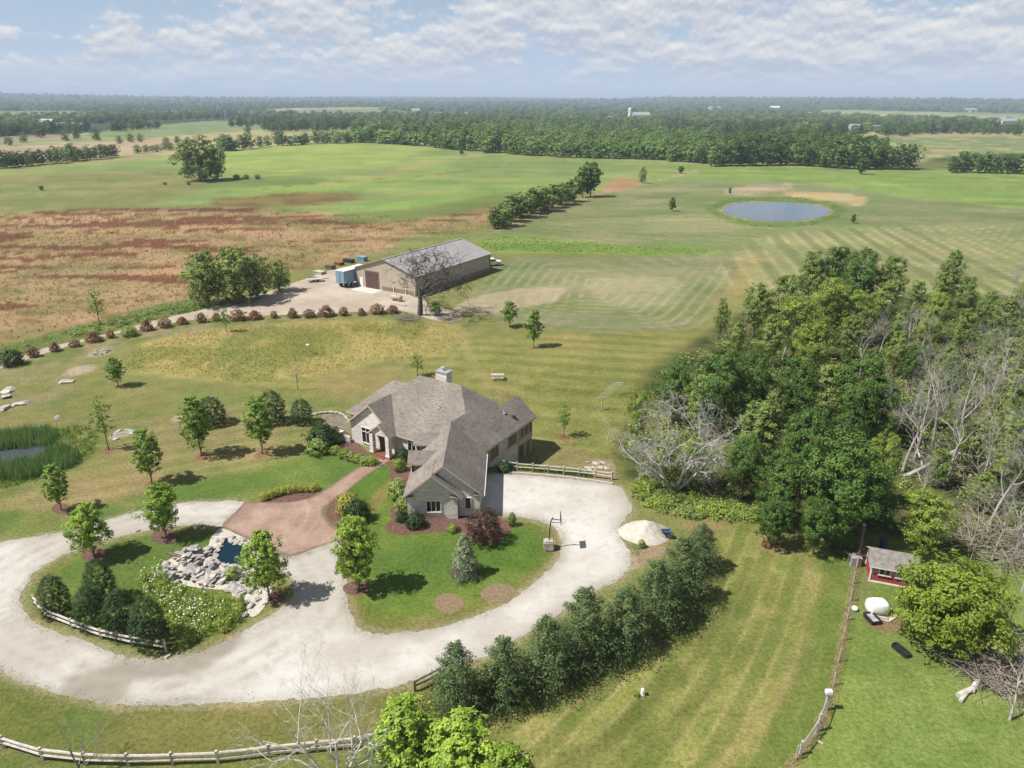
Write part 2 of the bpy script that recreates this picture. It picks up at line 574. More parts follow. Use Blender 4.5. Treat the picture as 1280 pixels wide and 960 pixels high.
class MB:
    """collects faces in world (or local) coordinates; build() makes ONE mesh object of them"""
    def __init__(s):
        s.v = []; s.f = []; s.mi = []

    def face(s, pts, mi=0):
        i = len(s.v)
        s.v.extend([tuple(map(float, p)) for p in pts])
        s.f.append(tuple(range(i, i + len(pts))))
        s.mi.append(mi)

    def box(s, c, size, rz=0.0, mi=0, axes=None):
        c = np.asarray(c, float)
        if axes is None:
            X = np.array([math.cos(rz), math.sin(rz), 0]); Y = np.array([-math.sin(rz), math.cos(rz), 0]); Z = np.array([0, 0, 1.])
        else:
            X, Y, Z = [np.asarray(a, float) for a in axes]
        hx, hy, hz_ = [k / 2 for k in size]
        P = lambda a, b_, c_: c + X * hx * a + Y * hy * b_ + Z * hz_ * c_
        for q in (((-1, -1, -1), (-1, 1, -1), (1, 1, -1), (1, -1, -1)), ((-1, -1, 1), (1, -1, 1), (1, 1, 1), (-1, 1, 1)),
                  ((-1, -1, -1), (1, -1, -1), (1, -1, 1), (-1, -1, 1)), ((1, -1, -1), (1, 1, -1), (1, 1, 1), (1, -1, 1)),
                  ((1, 1, -1), (-1, 1, -1), (-1, 1, 1), (1, 1, 1)), ((-1, 1, -1), (-1, -1, -1), (-1, -1, 1), (-1, 1, 1))):
            s.face([P(*k) for k in q], mi)
        return s

    def bar(s, a, b, w, h, mi=0):
        """a straight bar of rectangular section between two points"""
        a = np.asarray(a, float); b = np.asarray(b, float)
        d = b - a; L = np.linalg.norm(d); X = d / L
        up = np.array([0, 0, 1.]) if abs(X[2]) < 0.95 else np.array([0, 1., 0])
        Y = np.cross(up, X); Y /= np.linalg.norm(Y); Z = np.cross(X, Y)
        return s.box((a + b) / 2, (L, w, h), mi=mi, axes=(X, Y, Z))

    def tube(s, pts, rad, sides=6, mi=0, cap=True):
        pts = [np.asarray(p, float) for p in pts]
        if np.isscalar(rad):
            rad = [rad] * len(pts)
        rings = []
        prevY = None
        for k, p in enumerate(pts):
            d = pts[min(k + 1, len(pts) - 1)] - pts[max(k - 1, 0)]
            d = d / (np.linalg.norm(d) + 1e-9)
            ref = np.array([1., 0, 0]) if abs(d[0]) < 0.9 else np.array([0, 1., 0])
            if prevY is not None:
                ref = prevY
            Z = np.cross(d, ref); Z /= np.linalg.norm(Z) + 1e-9
            Y = np.cross(Z, d)
            prevY = Y
            rings.append([p + rad[k] * (math.cos(a) * Y + math.sin(a) * Z) for a in [2 * math.pi * q / sides for q in range(sides)]])
        i0 = len(s.v)
        for r in rings:
            s.v.extend([tuple(q) for q in r])
        for k in range(len(rings) - 1):
            for q in range(sides):
                a = i0 + k * sides + q; b = i0 + k * sides + (q + 1) % sides
                s.f.append((a, b, b + sides, a + sides)); s.mi.append(mi)
        if cap:
            s.f.append(tuple(i0 + (len(rings) - 1) * sides + q for q in range(sides))); s.mi.append(mi)
            s.f.append(tuple(i0 + q for q in reversed(range(sides)))); s.mi.append(mi)
        return s

    def prism(s, poly, z0, z1, mi=0):
        poly = [tuple(p[:2]) for p in poly]
        ar = sum(poly[i][0] * poly[(i + 1) % len(poly)][1] - poly[(i + 1) % len(poly)][0] * poly[i][1] for i in range(len(poly)))
        if ar < 0:
            poly = poly[::-1]
        s.face([(x, y, z1) for x, y in poly], mi)
        s.face([(x, y, z0) for x, y in reversed(poly)], mi)
        for i in range(len(poly)):
            a = poly[i]; b = poly[(i + 1) % len(poly)]
            s.face([(a[0], a[1], z0), (b[0], b[1], z0), (b[0], b[1], z1), (a[0], a[1], z1)], mi)
        return s

    def mesh(s, name, mats, org=(0, 0, 0), smooth_=False):
        me = bpy.data.meshes.new(name)
        o = np.asarray(org, float)
        V = np.array(s.v, float) - o
        me.from_pydata([tuple(p) for p in V], [], s.f)
        add_mats(me, mats)
        me.polygons.foreach_set('material_index', s.mi)
        if smooth_:
            me.polygons.foreach_set('use_smooth', [True] * len(s.f))
        if smooth_ or str(mats) in ('twig', 'bark', 'dark_twig', 'dead_bark', 'bleached_bark'):
            me.update()
            return me
        uvl = me.uv_layers.new(name='UVMap')
        uv = []
        for f in s.f:
            P = np.array([s.v[i] for i in f])
            n = np.zeros(3)
            for k in range(len(P)):
                n += np.cross(P[k], P[(k + 1) % len(P)])
            n /= np.linalg.norm(n) + 1e-12
            if abs(n[2]) > 0.98:
                h = np.array([1., 0, 0]); q = np.array([0, 1., 0])
            else:
                h = np.cross([0, 0, 1.], n); h /= np.linalg.norm(h); q = np.cross(n, h)
            for p in P:
                uv.extend((float(p @ h), float(p @ q)))
        uvl.data.foreach_set('uv', uv)
        me.update()
        return me

    def build(s, name, mats, parent=None, smooth_=False, loc=None):
        """parent: an Empty at its place (faces are given in world coordinates)"""
        org = (0, 0, 0)
        if parent is not None:
            q = parent
            tot = Vector((0, 0, 0))
            while q is not None:
                tot = tot + q.location
                q = q.parent
            org = tot
        elif loc is not None:
            org = loc
        return mesh_obj(name, s.mesh(name, mats, org, smooth_), parent, loc if parent is None else None)


def copy_tree(o, parent=None):
    c = o.copy()
    COL.objects.link(c)
    c.parent = parent
    for ch in list(o.children):
        copy_tree(ch, c)
    return c


def quads_mesh(name, V, mats, tint=None, nv=4, mi=None):
    """V: (n*nv,3) vertices of n separate faces with nv corners each; fast path"""
    V = np.asarray(V, np.float32).reshape(-1, 3)
    n = len(V) // nv
    me = bpy.data.meshes.new(name)
    me.vertices.add(len(V))
    me.vertices.foreach_set('co', V.ravel())
    me.loops.add(n * nv)
    me.loops.foreach_set('vertex_index', np.arange(n * nv, dtype=np.int32))
    me.polygons.add(n)
    me.polygons.foreach_set('loop_start', np.arange(0, n * nv, nv, dtype=np.int32))
    me.polygons.foreach_set('loop_total', np.full(n, nv, dtype=np.int32))
    add_mats(me, mats)
    if mi is not None:
        me.polygons.foreach_set('material_index', np.asarray(mi, np.int32))
    if tint is not None:
        a = me.attributes.new('tint', 'FLOAT', 'POINT')
        a.data.foreach_set('value', np.repeat(np.asarray(tint, np.float32), nv))
    me.update()
    me.validate()
    return me


def grid_mesh(name, X, Y, Z, mats, colors=None, wrap=False):
    R, C = X.shape
    me = bpy.data.meshes.new(name)
    me.vertices.add(R * C)
    me.vertices.foreach_set('co', np.stack([X, Y, Z], -1).astype(np.float32).ravel())
    i = np.arange(R * C).reshape(R, C)
    if wrap:
        i = np.concatenate([i, i[:, :1]], 1)
    q = np.stack([i[:-1, :-1], i[:-1, 1:], i[1:, 1:], i[1:, :-1]], -1).reshape(-1, 4)
    n = len(q)
    me.loops.add(n * 4)
    me.loops.foreach_set('vertex_index', q.ravel().astype(np.int32))
    me.polygons.add(n)
    me.polygons.foreach_set('loop_start', np.arange(0, n * 4, 4, dtype=np.int32))
    me.polygons.foreach_set('loop_total', np.full(n, 4, dtype=np.int32))
    add_mats(me, mats)
    me.polygons.foreach_set('use_smooth', np.ones(n, bool))
    if colors is not None:
        a = me.attributes.new('zone', 'FLOAT_COLOR', 'POINT')
        a.data.foreach_set('color', colors.astype(np.float32).ravel())
    me.update()
    me.validate()
    return me

#==PART2==
# ------------------------------------------------------------------ outlines read off the photograph (pixels -> ground)
ISLAND = smooth(GP([(277, 660), (244, 656), (202, 660), (150, 671), (94, 688), (49, 712), (28, 739), (28, 761), (56, 784), (112, 804),
                    (157, 821), (210, 823), (262, 810), (319, 780), (362, 752), (368, 730), (352, 712), (320, 684)]), 6)
DRIVE = smooth(GP([(305, 628), (262, 627), (225, 629), (165, 641), (82, 664), (0, 678), (-60, 700), (-100, 760), (-50, 815), (0, 840),
                   (45, 859), (131, 879), (187, 881), (262, 879), (375, 874), (480, 860), (546, 842), (625, 811), (690, 772), (737, 741),
                   (769, 728), (786, 708), (788, 690), (777, 674), (776, 655), (789, 637), (783, 619), (766, 606), (700, 598), (640, 592),
                   (612, 592), (596, 600), (592, 622), (600, 640), (618, 643), (644, 646), (672, 650), (692, 660), (702, 676), (696, 701),
                   (655, 739), (610, 765), (550, 784), (490, 792), (449, 786), (436, 757), (432, 727), (428, 696), (424, 676), (392, 686), (362, 696),
                   (320, 679), (278, 659)]), 6)
PAVING = smooth(GP([(305.6, 628), (305.6, 628), (291, 644), (277.5, 659), (277.5, 659), (320, 678), (362, 696), (362, 696), (392, 686), (424, 675), (424, 675), (423, 664), (411, 653), (405, 643), (407, 634),
                    (430, 617), (458, 595), (484, 578), (490, 573), (478, 567), (469, 572), (442, 588), (415, 606), (394, 619), (368, 626), (330, 627), (312, 628)]), 4)
LANE = smooth(GP([(-60, 470), (0, 454), (60, 434), (130, 418), (200, 399), (262, 385), (300, 374), (345, 361), (378, 350), (412, 338), (440, 334), (470, 350),
                  (520, 372), (548, 384), (575, 392), (566, 402), (538, 399), (500, 388), (470, 389), (420, 391), (340, 394), (262, 398), (225, 402), (180, 411),
                  (130, 421), (60, 440), (0, 461), (-60, 478)]), 5)
BED_FRONT = smooth(GP([(489, 650), (482, 657), (486, 666), (504, 669), (530, 667), (560, 664), (578, 668), (598, 680), (624, 676), (638, 664), (642, 655), (630, 648), (600, 644), (560, 640), (520, 642), (500, 640)]), 5)
BED_SIDE = smooth(GP([(494, 652), (488, 640), (494, 622), (490, 605), (486, 590), (484, 578), (500, 578), (515, 590), (520, 620), (516, 650)]), 5)
BED_WALK = smooth(GP([(426, 618), (414, 628), (408, 638), (410, 650), (421, 660), (430, 664), (440, 652), (446, 642), (442, 630)]), 5)
BED_FLOWER = smooth(GP([(326, 626), (338, 618), (360, 612), (388, 610), (396, 614), (390, 620), (372, 626), (345, 628)]), 5)
BED_LEFT = smooth(GP([(396, 566), (412, 560), (436, 566), (460, 578), (470, 576), (456, 562), (440, 545), (420, 535), (398, 545), (388, 556)]), 5)
BIGPOND = smooth(GP([(903, 262), (915, 255), (945, 252.5), (985, 253), (1020, 256.5), (1037, 263), (1030, 270), (1005, 275.5), (965, 277), (930, 273), (908, 267)]), 6)
DITCH = smooth(GP([(-40, 562), (0, 558), (40, 557), (62, 562), (50, 571), (20, 577), (-40, 582)]), 5)
GARDEN_POND = smooth(GP([(283, 675), (296, 680), (313, 688), (311, 699), (304, 708), (288, 708), (270, 703), (272, 692), (277, 682)]), 4)
WIRE = smooth(GP([(1082, 650), (1078, 680), (1068, 720), (1062, 755), (1054, 800), (1045, 840), (1036, 880), (1024, 912), (1002, 942), (975, 968)]), 4, closed=False)

# ------------------------------------------------------------------ ground sheet with its painted zones
NR, NCF = 500, 760
dep = np.concatenate([np.radians(np.linspace(88, 54, 8)[:-1]), np.radians(np.linspace(54, 3.0, NR - 130)), np.radians(np.geomspace(2.96, 0.085, 130))])
Rr = CAMH / np.tan(dep)
th = np.concatenate([np.radians(np.linspace(-52, 52, NCF)), np.radians(np.linspace(54, 306, 50))])
TH, RR = np.meshgrid(th, Rr)
GX = RR * np.sin(TH); GY = RR * np.cos(TH)
GZ = terrain(GX, GY)
px_ = GX.ravel(); py_ = GY.ravel()
colr = np.zeros((px_.size, 3))
colr[:] = A(142, 146, 84)[:3]
NB1 = fbm(px_ / 2.2, py_ / 2.2, 4, 21); NB2 = fbm(px_ / 9.0, py_ / 9.0, 4, 31); NB3 = fbm(px_ / 40., py_ / 40., 4, 41); NB4 = fbm(px_ / 0.8, py_ / 0.8, 3, 51)
NBX = fbm(px_ / 26., py_ / 7.5, 5, 61)      # drawn out sideways
rad_ = np.hypot(px_, py_)


def blend(w, c):
    w = w[:, None] if np.ndim(w) == 1 else w
    colr[:] = colr * (1 - w) + np.asarray(c)[..., :3] * w


def zone(poly, c, f=1.0, amp=1.5, alpha=1.0, c2=None, nz=None, lo=0.42, hi=0.6, pix=True, sm=True):
    """lay a colour inside an outline; f feather (m), amp wander of the edge (m); c2 mottles it where noise nz is high"""
    P = GP(poly) if pix else np.asarray(poly)
    if sm and pix:
        P = smooth(P, 4)
    mn = P.min(0) - 4 * (f + amp) - 2; mx = P.max(0) + 4 * (f + amp) + 2
    k = np.where((px_ > mn[0]) & (px_ < mx[0]) & (py_ > mn[1]) & (py_ < mx[1]))[0]
    if len(k) == 0:
        return
    x, y = px_[k], py_[k]
    sdv = poly_sd(P, x, y) + amp * 2 * (0.6 * NB2[k] + 0.4 * NB1[k] - 0.5)
    w = alpha * (1 - sstep(-f, f, sdv))
    cc = np.tile(A(*c)[:3], (len(k), 1))
    if c2 is not None:
        q = sstep(lo, hi, (nz if nz is not None else NB2)[k])[:, None]
        cc = cc * (1 - q) + A(*c2)[:3] * q
    colr[k] = colr[k] * (1 - w[:, None]) + cc * w[:, None]


def track(pts, width, c, f=0.5, alpha=1.0, amp=0.5, pix=True):
    P = smooth(GP(pts), 5, False) if pix else np.asarray(pts)
    d = line_d(P, px_, py_) + amp * 2 * (NB1 - 0.5)
    blend(alpha * (1 - sstep(width / 2 - f, width / 2 + f, d)), A(*c))


def stripes(poly, coord, period, amp_, f=2.0, pix=True):
    P = smooth(GP(poly), 4) if pix else poly
    w = 1 - sstep(-f, f, poly_sd(P, px_, py_))
    s = np.sin(2 * np.pi * (coord + 1.2 * (NB2 - 0.5)) / period)
    s = np.tanh(2.5 * s) * (0.6 + 0.8 * NB1)
    colr[:] *= (1 + (amp_ * w * s)[:, None] * np.array([1.0, 0.75, 1.0]))


def mow(poly, coord, period, amp_, f=1.0, line=0.35, tan=(186, 168, 118), wig=0.5, lw=0.22):
    """mower passes: each swath its own tone, a thin dry line where swaths meet"""
    P = smooth(GP(poly), 4)
    w = 1 - sstep(-f, f, poly_sd(P, px_, py_))
    c_ = (coord + wig * (NB2 - 0.5) + 0.25 * (NB1 - .5)) / period
    i = np.floor(c_).astype(np.int64); fr = c_ - i
    hsh = (((i * 2654435761) & 0xffff) / 65535.0 - .5)
    tone = 1.1 * hsh + 0.45 * np.where(i % 2 == 0, 1, -1)
    colr[:] *= (1 + (amp_ * w * tone * (.5 + NB1))[:, None] * np.array([1.0, 0.7, 1.0]))
    ln = np.exp(-(np.minimum(fr, 1 - fr) * period / lw) ** 2) * sstep(.25, .6, NB2 * .5 + NBX * .5)
    blend(np.clip(line * w * ln, 0, 1), A(*tan))


# far country: fields and woodland floor
far_w = sstep(420, 700, rad_)
q = fbm(px_ / 700., py_ / 1500., 3, 71); q2 = fbm(px_ / 300. + 9, py_ / 700., 2, 72)
fc = np.where((q2 > 0.55)[:, None], A(188, 182, 132)[:3], np.where((q2 < 0.42)[:, None], A(132, 160, 92)[:3], A(156, 174, 112)[:3]))
fc = np.where((q < 0.53 + 0.5 * sstep(3000, 4500, rad_))[:, None], A(66, 88, 52)[:3], fc)
blend(far_w * 0.95, fc)
zone([(0, 215), (100, 205), (230, 195), (300, 186), (430, 176), (520, 180), (600, 190), (640, 192), (900, 206), (1130, 212), (1280, 210), (1400, 215),
      (1400, 262), (1280, 260), (1000, 238), (860, 232), (640, 248), (480, 266), (300, 268), (150, 262), (0, 268), (-100, 270), (-100, 225)],
     (136, 166, 86), 3, 6, 1, (158, 178, 94), NB3, 0.42, 0.62)
zone([(250, 196), (430, 178), (520, 182), (500, 200), (420, 212), (320, 214)], (156, 184, 84), 4, 5, 0.8)
zone([(480, 256), (640, 230), (760, 216), (765, 222), (640, 241), (500, 267)], (140, 180, 78), 1.5, 2, 0.8)
zone([(660, 226), (880, 214), (890, 221), (700, 237)], (156, 184, 92), 1.5, 2, 0.7)
zone([(300, 236), (420, 229), (520, 222), (520, 228), (420, 237), (300, 244)], (150, 178, 80), 1.5, 2, 0.7)
zone([(120, 240), (260, 226), (400, 224), (400, 229), (260, 236), (130, 250)], (110, 140, 66), 1.5, 3, 0.6)
track([(330, 236), (430, 226), (540, 219), (640, 206), (760, 199)], 2.5, (92, 116, 58), 1.0, 0.6, 1)
track([(0, 262), (120, 255), (240, 251), (380, 240)], 3.0, (98, 122, 60), 1.0, 0.6, 1.5)
zone([(0, 222), (120, 214), (260, 218), (240, 240), (150, 262), (0, 268), (-80, 262)], (152, 146, 96), 5, 8, 0.8, (128, 138, 78), NB2)
zone([(560, 205), (640, 193), (900, 208), (1000, 215), (900, 232), (700, 240), (600, 245)], (132, 160, 86), 4, 5, 0.6, (120, 150, 74), NBX)
zone([(-60, 186), (40, 182), (150, 175), (232, 173), (225, 184), (150, 192), (60, 197), (-60, 202)], (192, 172, 142), 4, 3, 1)
zone([(105, 168), (200, 156), (290, 150), (372, 150), (360, 158), (270, 166), (180, 172)], (138, 160, 104), 4, 4, 1)
zone([(-60, 174), (60, 168), (110, 172), (40, 177), (-60, 180)], (170, 158, 128), 4, 3, 1)
zone([(1050, 172), (1140, 166), (1280, 166), (1400, 170), (1400, 196), (1280, 192), (1180, 196), (1140, 205), (1085, 196)], (128, 156, 92), 4, 4, 1, (178, 168, 118), NBX, 0.5, 0.66)
zone([(1060, 166), (1280, 160), (1400, 160), (1400, 166), (1280, 169), (1130, 171)], (186, 174, 128), 4, 4, 0.9)
zone([(960, 158), (1080, 152), (1100, 157), (1000, 163)], (188, 176, 132), 4, 4, 0.8)
# mown hay and bean fields in the middle distance
zone([(640, 284), (700, 262), (780, 240), (860, 226), (1000, 228), (1130, 246), (1280, 262), (1400, 268), (1400, 352), (1150, 345), (1000, 345), (900, 320), (800, 312), (640, 304)],
     (132, 150, 92), 2, 2.5, 1, (150, 154, 108), NBX, 0.45, 0.65)
zone([(860, 208), (1000, 208), (1280, 220), (1400, 224), (1400, 262), (1280, 258), (1130, 244), (1000, 228), (900, 224)], (124, 160, 72), 3, 4, 1, (138, 172, 80), NBX)
zone([(895, 335), (950, 305), (1060, 288), (1280, 292), (1400, 300), (1400, 380), (1240, 372), (1000, 370)], (150, 154, 104), 3, 3, 0.9, (134, 150, 88), NBX)
zone([(600, 301), (640, 293), (720, 300), (800, 308), (890, 311), (885, 319), (760, 319), (640, 316), (605, 316)], (126, 162, 66), 1, 1.5, .9, (142, 172, 80), NB2)
FIELDB = [(575, 384), (596, 362), (622, 336), (652, 321), (760, 323), (870, 318), (925, 322), (918, 350), (900, 375), (880, 400), (850, 412), (740, 414), (660, 406), (596, 392)]
zone(FIELDB, (146, 152, 108), 1.2, 1.5, 1, (128, 146, 86), NBX)
zone([(680, 330), (800, 328), (860, 345), (830, 372), (720, 374), (690, 350)], (170, 162, 126), 4, 4, 0.25)
zone([(572, 384), (600, 370), (690, 358), (700, 372), (640, 388), (585, 391)], (196, 180, 152), 1.0, 2.0, 0.85)
zone([(740, 348), (840, 350), (850, 378), (760, 384)], (206, 192, 160), 3, 3.5, 0.35)
sdB = poly_sd(smooth(GP(FIELDB), 4), px_, py_)
mow(FIELDB, sdB, 2.5, 0.15, 1.0, 0.4, (206, 192, 156), 0.2, 0.4)
RIGHTF = [(895, 345), (950, 300), (1060, 285), (1280, 285), (1420, 300), (1420, 390), (1240, 372), (1000, 372)]
mow(RIGHTF, px_ * 0.94 - py_ * 0.16, 4.2, 0.20, 4, 0.65, (206, 194, 150), 0.2, 0.7)
stripes([(640, 290), (720, 262), (860, 240), (1000, 285), (900, 310), (760, 306)], py_ * 0.8 + px_ * 0.5, 7.0, 0.07, 6)
track([(948, 318), (938, 335), (925, 355), (905, 380)], 6, (182, 164, 110), 2, 0.5, 2)
zone([(885, 262), (900, 252), (950, 246), (1020, 249), (1058, 262), (1040, 275), (990, 284), (920, 280)], (110, 142, 66), 1.5, 2, 1)
zone(BIGPOND + (BIGPOND - BIGPOND.mean(0)) * 0.06, (176, 168, 122), 1.2, 0.6, 0.9, pix=False)
zone([(905, 238), (930, 233), (985, 230), (990, 235), (960, 241), (915, 244)], (186, 170, 138), 1.5, 2.0, 1)
zone([(975, 240), (1030, 240), (1082, 247), (1072, 258), (1050, 252), (1000, 247)], (196, 178, 128), 1.5, 2.0, 0.95)
track([(578, 306), (610, 292), (640, 281), (690, 262), (740, 245), (790, 232), (830, 224), (870, 214)], 3.2, (184, 166, 132), 0.8, 0.9)
zone([(752, 238), (775, 222), (800, 226), (790, 236)], (186, 146, 112), 2, 2, 0.9)
track([(415, 226), (470, 220), (520, 208), (570, 198), (640, 188)], 7, (176, 160, 118), 3, 0.8, 3)
# weedy red-brown field
REDF = [(-90, 280), (0, 268), (120, 261), (250, 258), (350, 262), (440, 268), (540, 270), (600, 258), (640, 252), (625, 278), (590, 296), (520, 306), (440, 322),
        (385, 335), (330, 350), (230, 377), (130, 402), (0, 437), (-90, 460)]
zone(REDF, (186, 157, 116), 3.0, 5, 1, (162, 146, 96), NB2, 0.42, 0.66)
gx = proj
red_up = [(-90, 285), (0, 270), (150, 264), (300, 268), (340, 285), (250, 305), (120, 318), (0, 335), (-90, 345)]
sdR = poly_sd(smooth(GP(REDF), 4), px_, py_); sdU = poly_sd(smooth(GP(red_up), 4), px_, py_)
NBR = fbm(px_ / 26., py_ / 5., 5, 83)
wr = (1 - sstep(-2, 2, sdR)) * sstep(0.60, 0.64, NBR + 0.15 * (1 - sstep(-25, 25, sdU)) - 0.04)
blend(wr * 0.85, A(122, 62, 46))
wr = (1 - sstep(-2, 2, sdR)) * sstep(0.56, 0.66, fbm(px_ / 5., py_ / 2.4, 4, 87))
blend(wr * 0.55, A(118, 104, 58))
zone([(265, 252), (330, 244), (420, 241), (455, 246), (400, 256), (300, 259)], (150, 112, 78), 3, 5, 0.7, (120, 66, 50), NBR)
zone([(420, 268), (500, 262), (600, 246), (640, 240), (650, 250), (600, 262), (520, 275), (440, 280)], (118, 144, 70), 3, 5, 0.7)
zone([(500, 300), (560, 290), (600, 284), (620, 290), (590, 306), (540, 318), (500, 326)], (128, 152, 76), 2, 3, 0.8)
# grass round the lane, gold meadow, mown yard
zone([(-80, 462), (0, 434), (130, 399), (232, 374), (262, 386), (130, 417), (0, 452), (-80, 480)], (98, 128, 52), 1.2, 1.5, 1, (128, 142, 74), NB1)
zone([(-60, 480), (60, 441), (160, 416), (262, 400), (380, 396), (480, 392), (545, 400), (560, 408), (470, 402), (300, 412), (170, 428), (100, 450), (-60, 500)], (124, 140, 72), 1.2, 1.5, 1, (160, 150, 110), NB1)
GOLD = [(150, 448), (200, 425), (270, 410), (400, 402), (540, 402), (572, 412), (584, 428), (545, 446), (470, 455), (420, 468), (340, 480), (240, 474), (165, 468)]
zone(GOLD, (182, 170, 106), 1.6, 3.0, 1, (152, 154, 86), NB2, 0.46, 0.62)
zone([(340, 415), (420, 412), (425, 440), (360, 445)], (130, 142, 66), 2, 3, 0.7)
zone([(280, 425), (335, 408), (345, 412), (300, 440), (285, 455), (265, 460)], (132, 146, 80), 0.8, 1, 0.8)
zone([(0, 470), (60, 458), (120, 455), (155, 468), (120, 490), (60, 505), (-40, 520), (-40, 480)], (164, 150, 112), 2, 2, 0.75, (140, 142, 80), NB1)
BACKL = [(585, 430), (660, 420), (760, 416), (860, 416), (885, 440), (840, 480), (800, 560), (790, 590), (680, 570), (620, 520), (560, 470), (470, 470), (450, 490), (330, 500), (250, 485), (330, 480), (420, 468), (540, 448)]
zone(BACKL, (154, 152, 86), 1.5, 1.5, 1, (138, 144, 74), NB2)
mow(BACKL, py_ + 0.16 * px_, 2.1, 0.17, 1.2, 0.4, wig=0.15)
track([(545, 385), (560, 400), (575, 412), (580, 430), (600, 465), (630, 500)], 1.6, (170, 158, 106), 0.4, 0.6)
track([(580, 432), (560, 452), (540, 468)], 1.0, (172, 160, 108), 0.3, 0.5)
track([(572, 425), (520, 448), (470, 468), (430, 480)], 2.4, (164, 152, 100), 0.6, 0.5)
zone([(395, 470), (470, 462), (520, 470), (470, 490), (420, 500)], (168, 150, 102), 1.5, 2, 0.6)
LEFTL = [(-60, 545), (60, 505), (150, 480), (260, 480), (330, 500), (420, 500), (440, 530), (390, 560), (300, 590), (210, 605), (180, 640), (80, 660), (-60, 690)]
zone(LEFTL, (128, 142, 74), 1.5, 2, 1, (148, 148, 86), NB2)
zone([(170, 535), (250, 515), (330, 515), (360, 540), (330, 575), (230, 585), (150, 600)], (164, 150, 104), 3, 3, 0.75, (150, 146, 92), NB1)
zone([(-60, 645), (40, 615), (120, 590), (200, 590), (180, 615), (80, 640), (-60, 675)], (166, 150, 104), 1.5, 2, 0.8)
zone([(-60, 520), (40, 515), (130, 500), (200, 500), (150, 530), (60, 540), (-60, 560)], (146, 142, 88), 2, 2, 0.6)
LL = smooth(GP(LEFTL), 4)
mow(LEFTL, py_ - 0.45 * px_, 1.7, 0.11, 1.2, 0.3, wig=0.15)
zone([(180, 640), (205, 612), (300, 592), (420, 556), (466, 576), (430, 598), (394, 616), (330, 614), (305, 626), (225, 628)], (92, 134, 46), 1.0, 1.2, 1, (112, 144, 58), NB2)
zone([(-60, 690), (0, 676), (0, 660), (70, 648), (150, 645), (165, 640), (82, 663), (-20, 685)], (94, 134, 46), 0.8, 1, 1)
zone([(-60, 660), (0, 640), (80, 636), (150, 634), (120, 652), (0, 678), (-60, 690)], (96, 134, 50), 1, 1.2, 0.9, (132, 144, 74), NB2)
zone([(430, 612), (470, 582), (484, 578), (496, 600), (492, 640), (500, 660), (480, 720), (440, 700), (445, 650)], (88, 136, 34), 0.5, 0.4, 1)
RL = GP([(432, 727), (436, 757), (449, 786), (490, 792), (550, 784), (610, 765), (655, 739), (696, 701), (702, 676), (692, 660), (672, 650), (644, 646), (600, 640), (560, 600), (500, 590), (440, 650), (428, 690)])
RL = smooth(RL, 4)
zone(RL, (136, 132, 66), 0.4, 0.3, 1, (150, 140, 84), NB1, pix=False)
zone(RL - (RL - RL.mean(0)) * 0.13, (90, 136, 38), 1.1, 1.2, 1, (112, 146, 50), NB2, pix=False)
zone([(452, 690), (520, 680), (580, 690), (570, 720), (520, 740), (465, 735)], (78, 130, 40), 1.5, 1.2, 0.7)
zone(ISLAND, (120, 140, 62), 0.4, 0.4, 1, (136, 138, 78), NB1, pix=False)
zone(ISLAND - (ISLAND - ISLAND.mean(0)) * 0.16, (98, 136, 48), 0.8, 1.0, 0.9, (118, 142, 58), NB2, pix=False)
# strip below the drive, mown slope beside the pines, neighbour's lawn
LOW = [(-80, 850), (0, 845), (131, 884), (260, 884), (480, 864), (560, 850), (600, 900), (680, 880), (760, 850), (840, 800), (900, 720), (885, 660), (940, 650), (1020, 668),
       (1066, 690), (1062, 755), (1045, 840), (1024, 912), (975, 968), (900, 1100), (-80, 1100)]
zone(LOW, (136, 134, 74), 0.8, 0.8, 1, (118, 130, 60), NB2, 0.4, 0.62)
zone([(-80, 1000), (0, 935), (150, 962), (300, 958), (480, 925), (560, 920), (620, 960), (560, 1100), (-80, 1100)], (112, 132, 62), 1, 1.2, 0.9, (140, 144, 84), NB1)
zone([(75, 895), (100, 880), (130, 890), (120, 925), (90, 930)], (102, 134, 54), 0.8, 0.8, 0.8)
dW = line_d(WIRE, px_, py_)
SLOPE = [(560, 905), (620, 890), (700, 868), (770, 842), (850, 790), (905, 712), (895, 664), (960, 655), (1040, 675), (1066, 700), (1062, 755), (1045, 840), (1020, 915), (970, 975), (800, 1100), (560, 1100)]
zone(SLOPE, (128, 144, 66), 0.8, 1, 1, (146, 152, 80), NB1)
ARC = smooth(GP([(1096, 636), (1078, 690), (1064, 760), (1046, 840), (1016, 925), (975, 1015), (910, 1120)]), 8, False)
mow(SLOPE, line_d(ARC, px_, py_), 1.35, 0.20, 0.8, 0.55, (186, 170, 116), 0.10, 0.18)
track([(560, 1040), (700, 960), (800, 890), (880, 810), (925, 740), (935, 700)], 1.3, (104, 116, 52), 0.5, 0.6, 0.5)
track([(700, 1000), (800, 930), (900, 850), (955, 770), (965, 720)], 1.0, (112, 122, 58), 0.5, 0.5, 0.5)
track([(900, 960), (950, 900), (1000, 820), (1015, 740), (1010, 700)], 0.9, (174, 156, 108), 0.4, 0.5, 0.4)
blend((1 - sstep(1.2, 3.0, dW + 2 * (NB1 - 0.5))) * (py_ < 64) * 0.75, A(112, 142, 54))
NEIGH = [(1090, 655), (1085, 680), (1072, 720), (1066, 755), (1058, 800), (1049, 840), (1040, 880), (1028, 912), (1006, 942), (979, 968), (900, 1120), (1500, 1120), (1500, 700), (1300, 680), (1150, 660)]
zone(NEIGH, (122, 152, 64), 0.5, 0.4, 1, (140, 164, 76), NB2)
zone([(1130, 880), (1280, 850), (1400, 900), (1280, 1000), (1100, 980)], (138, 166, 80), 2, 2, 0.8, (120, 152, 64), NB1)
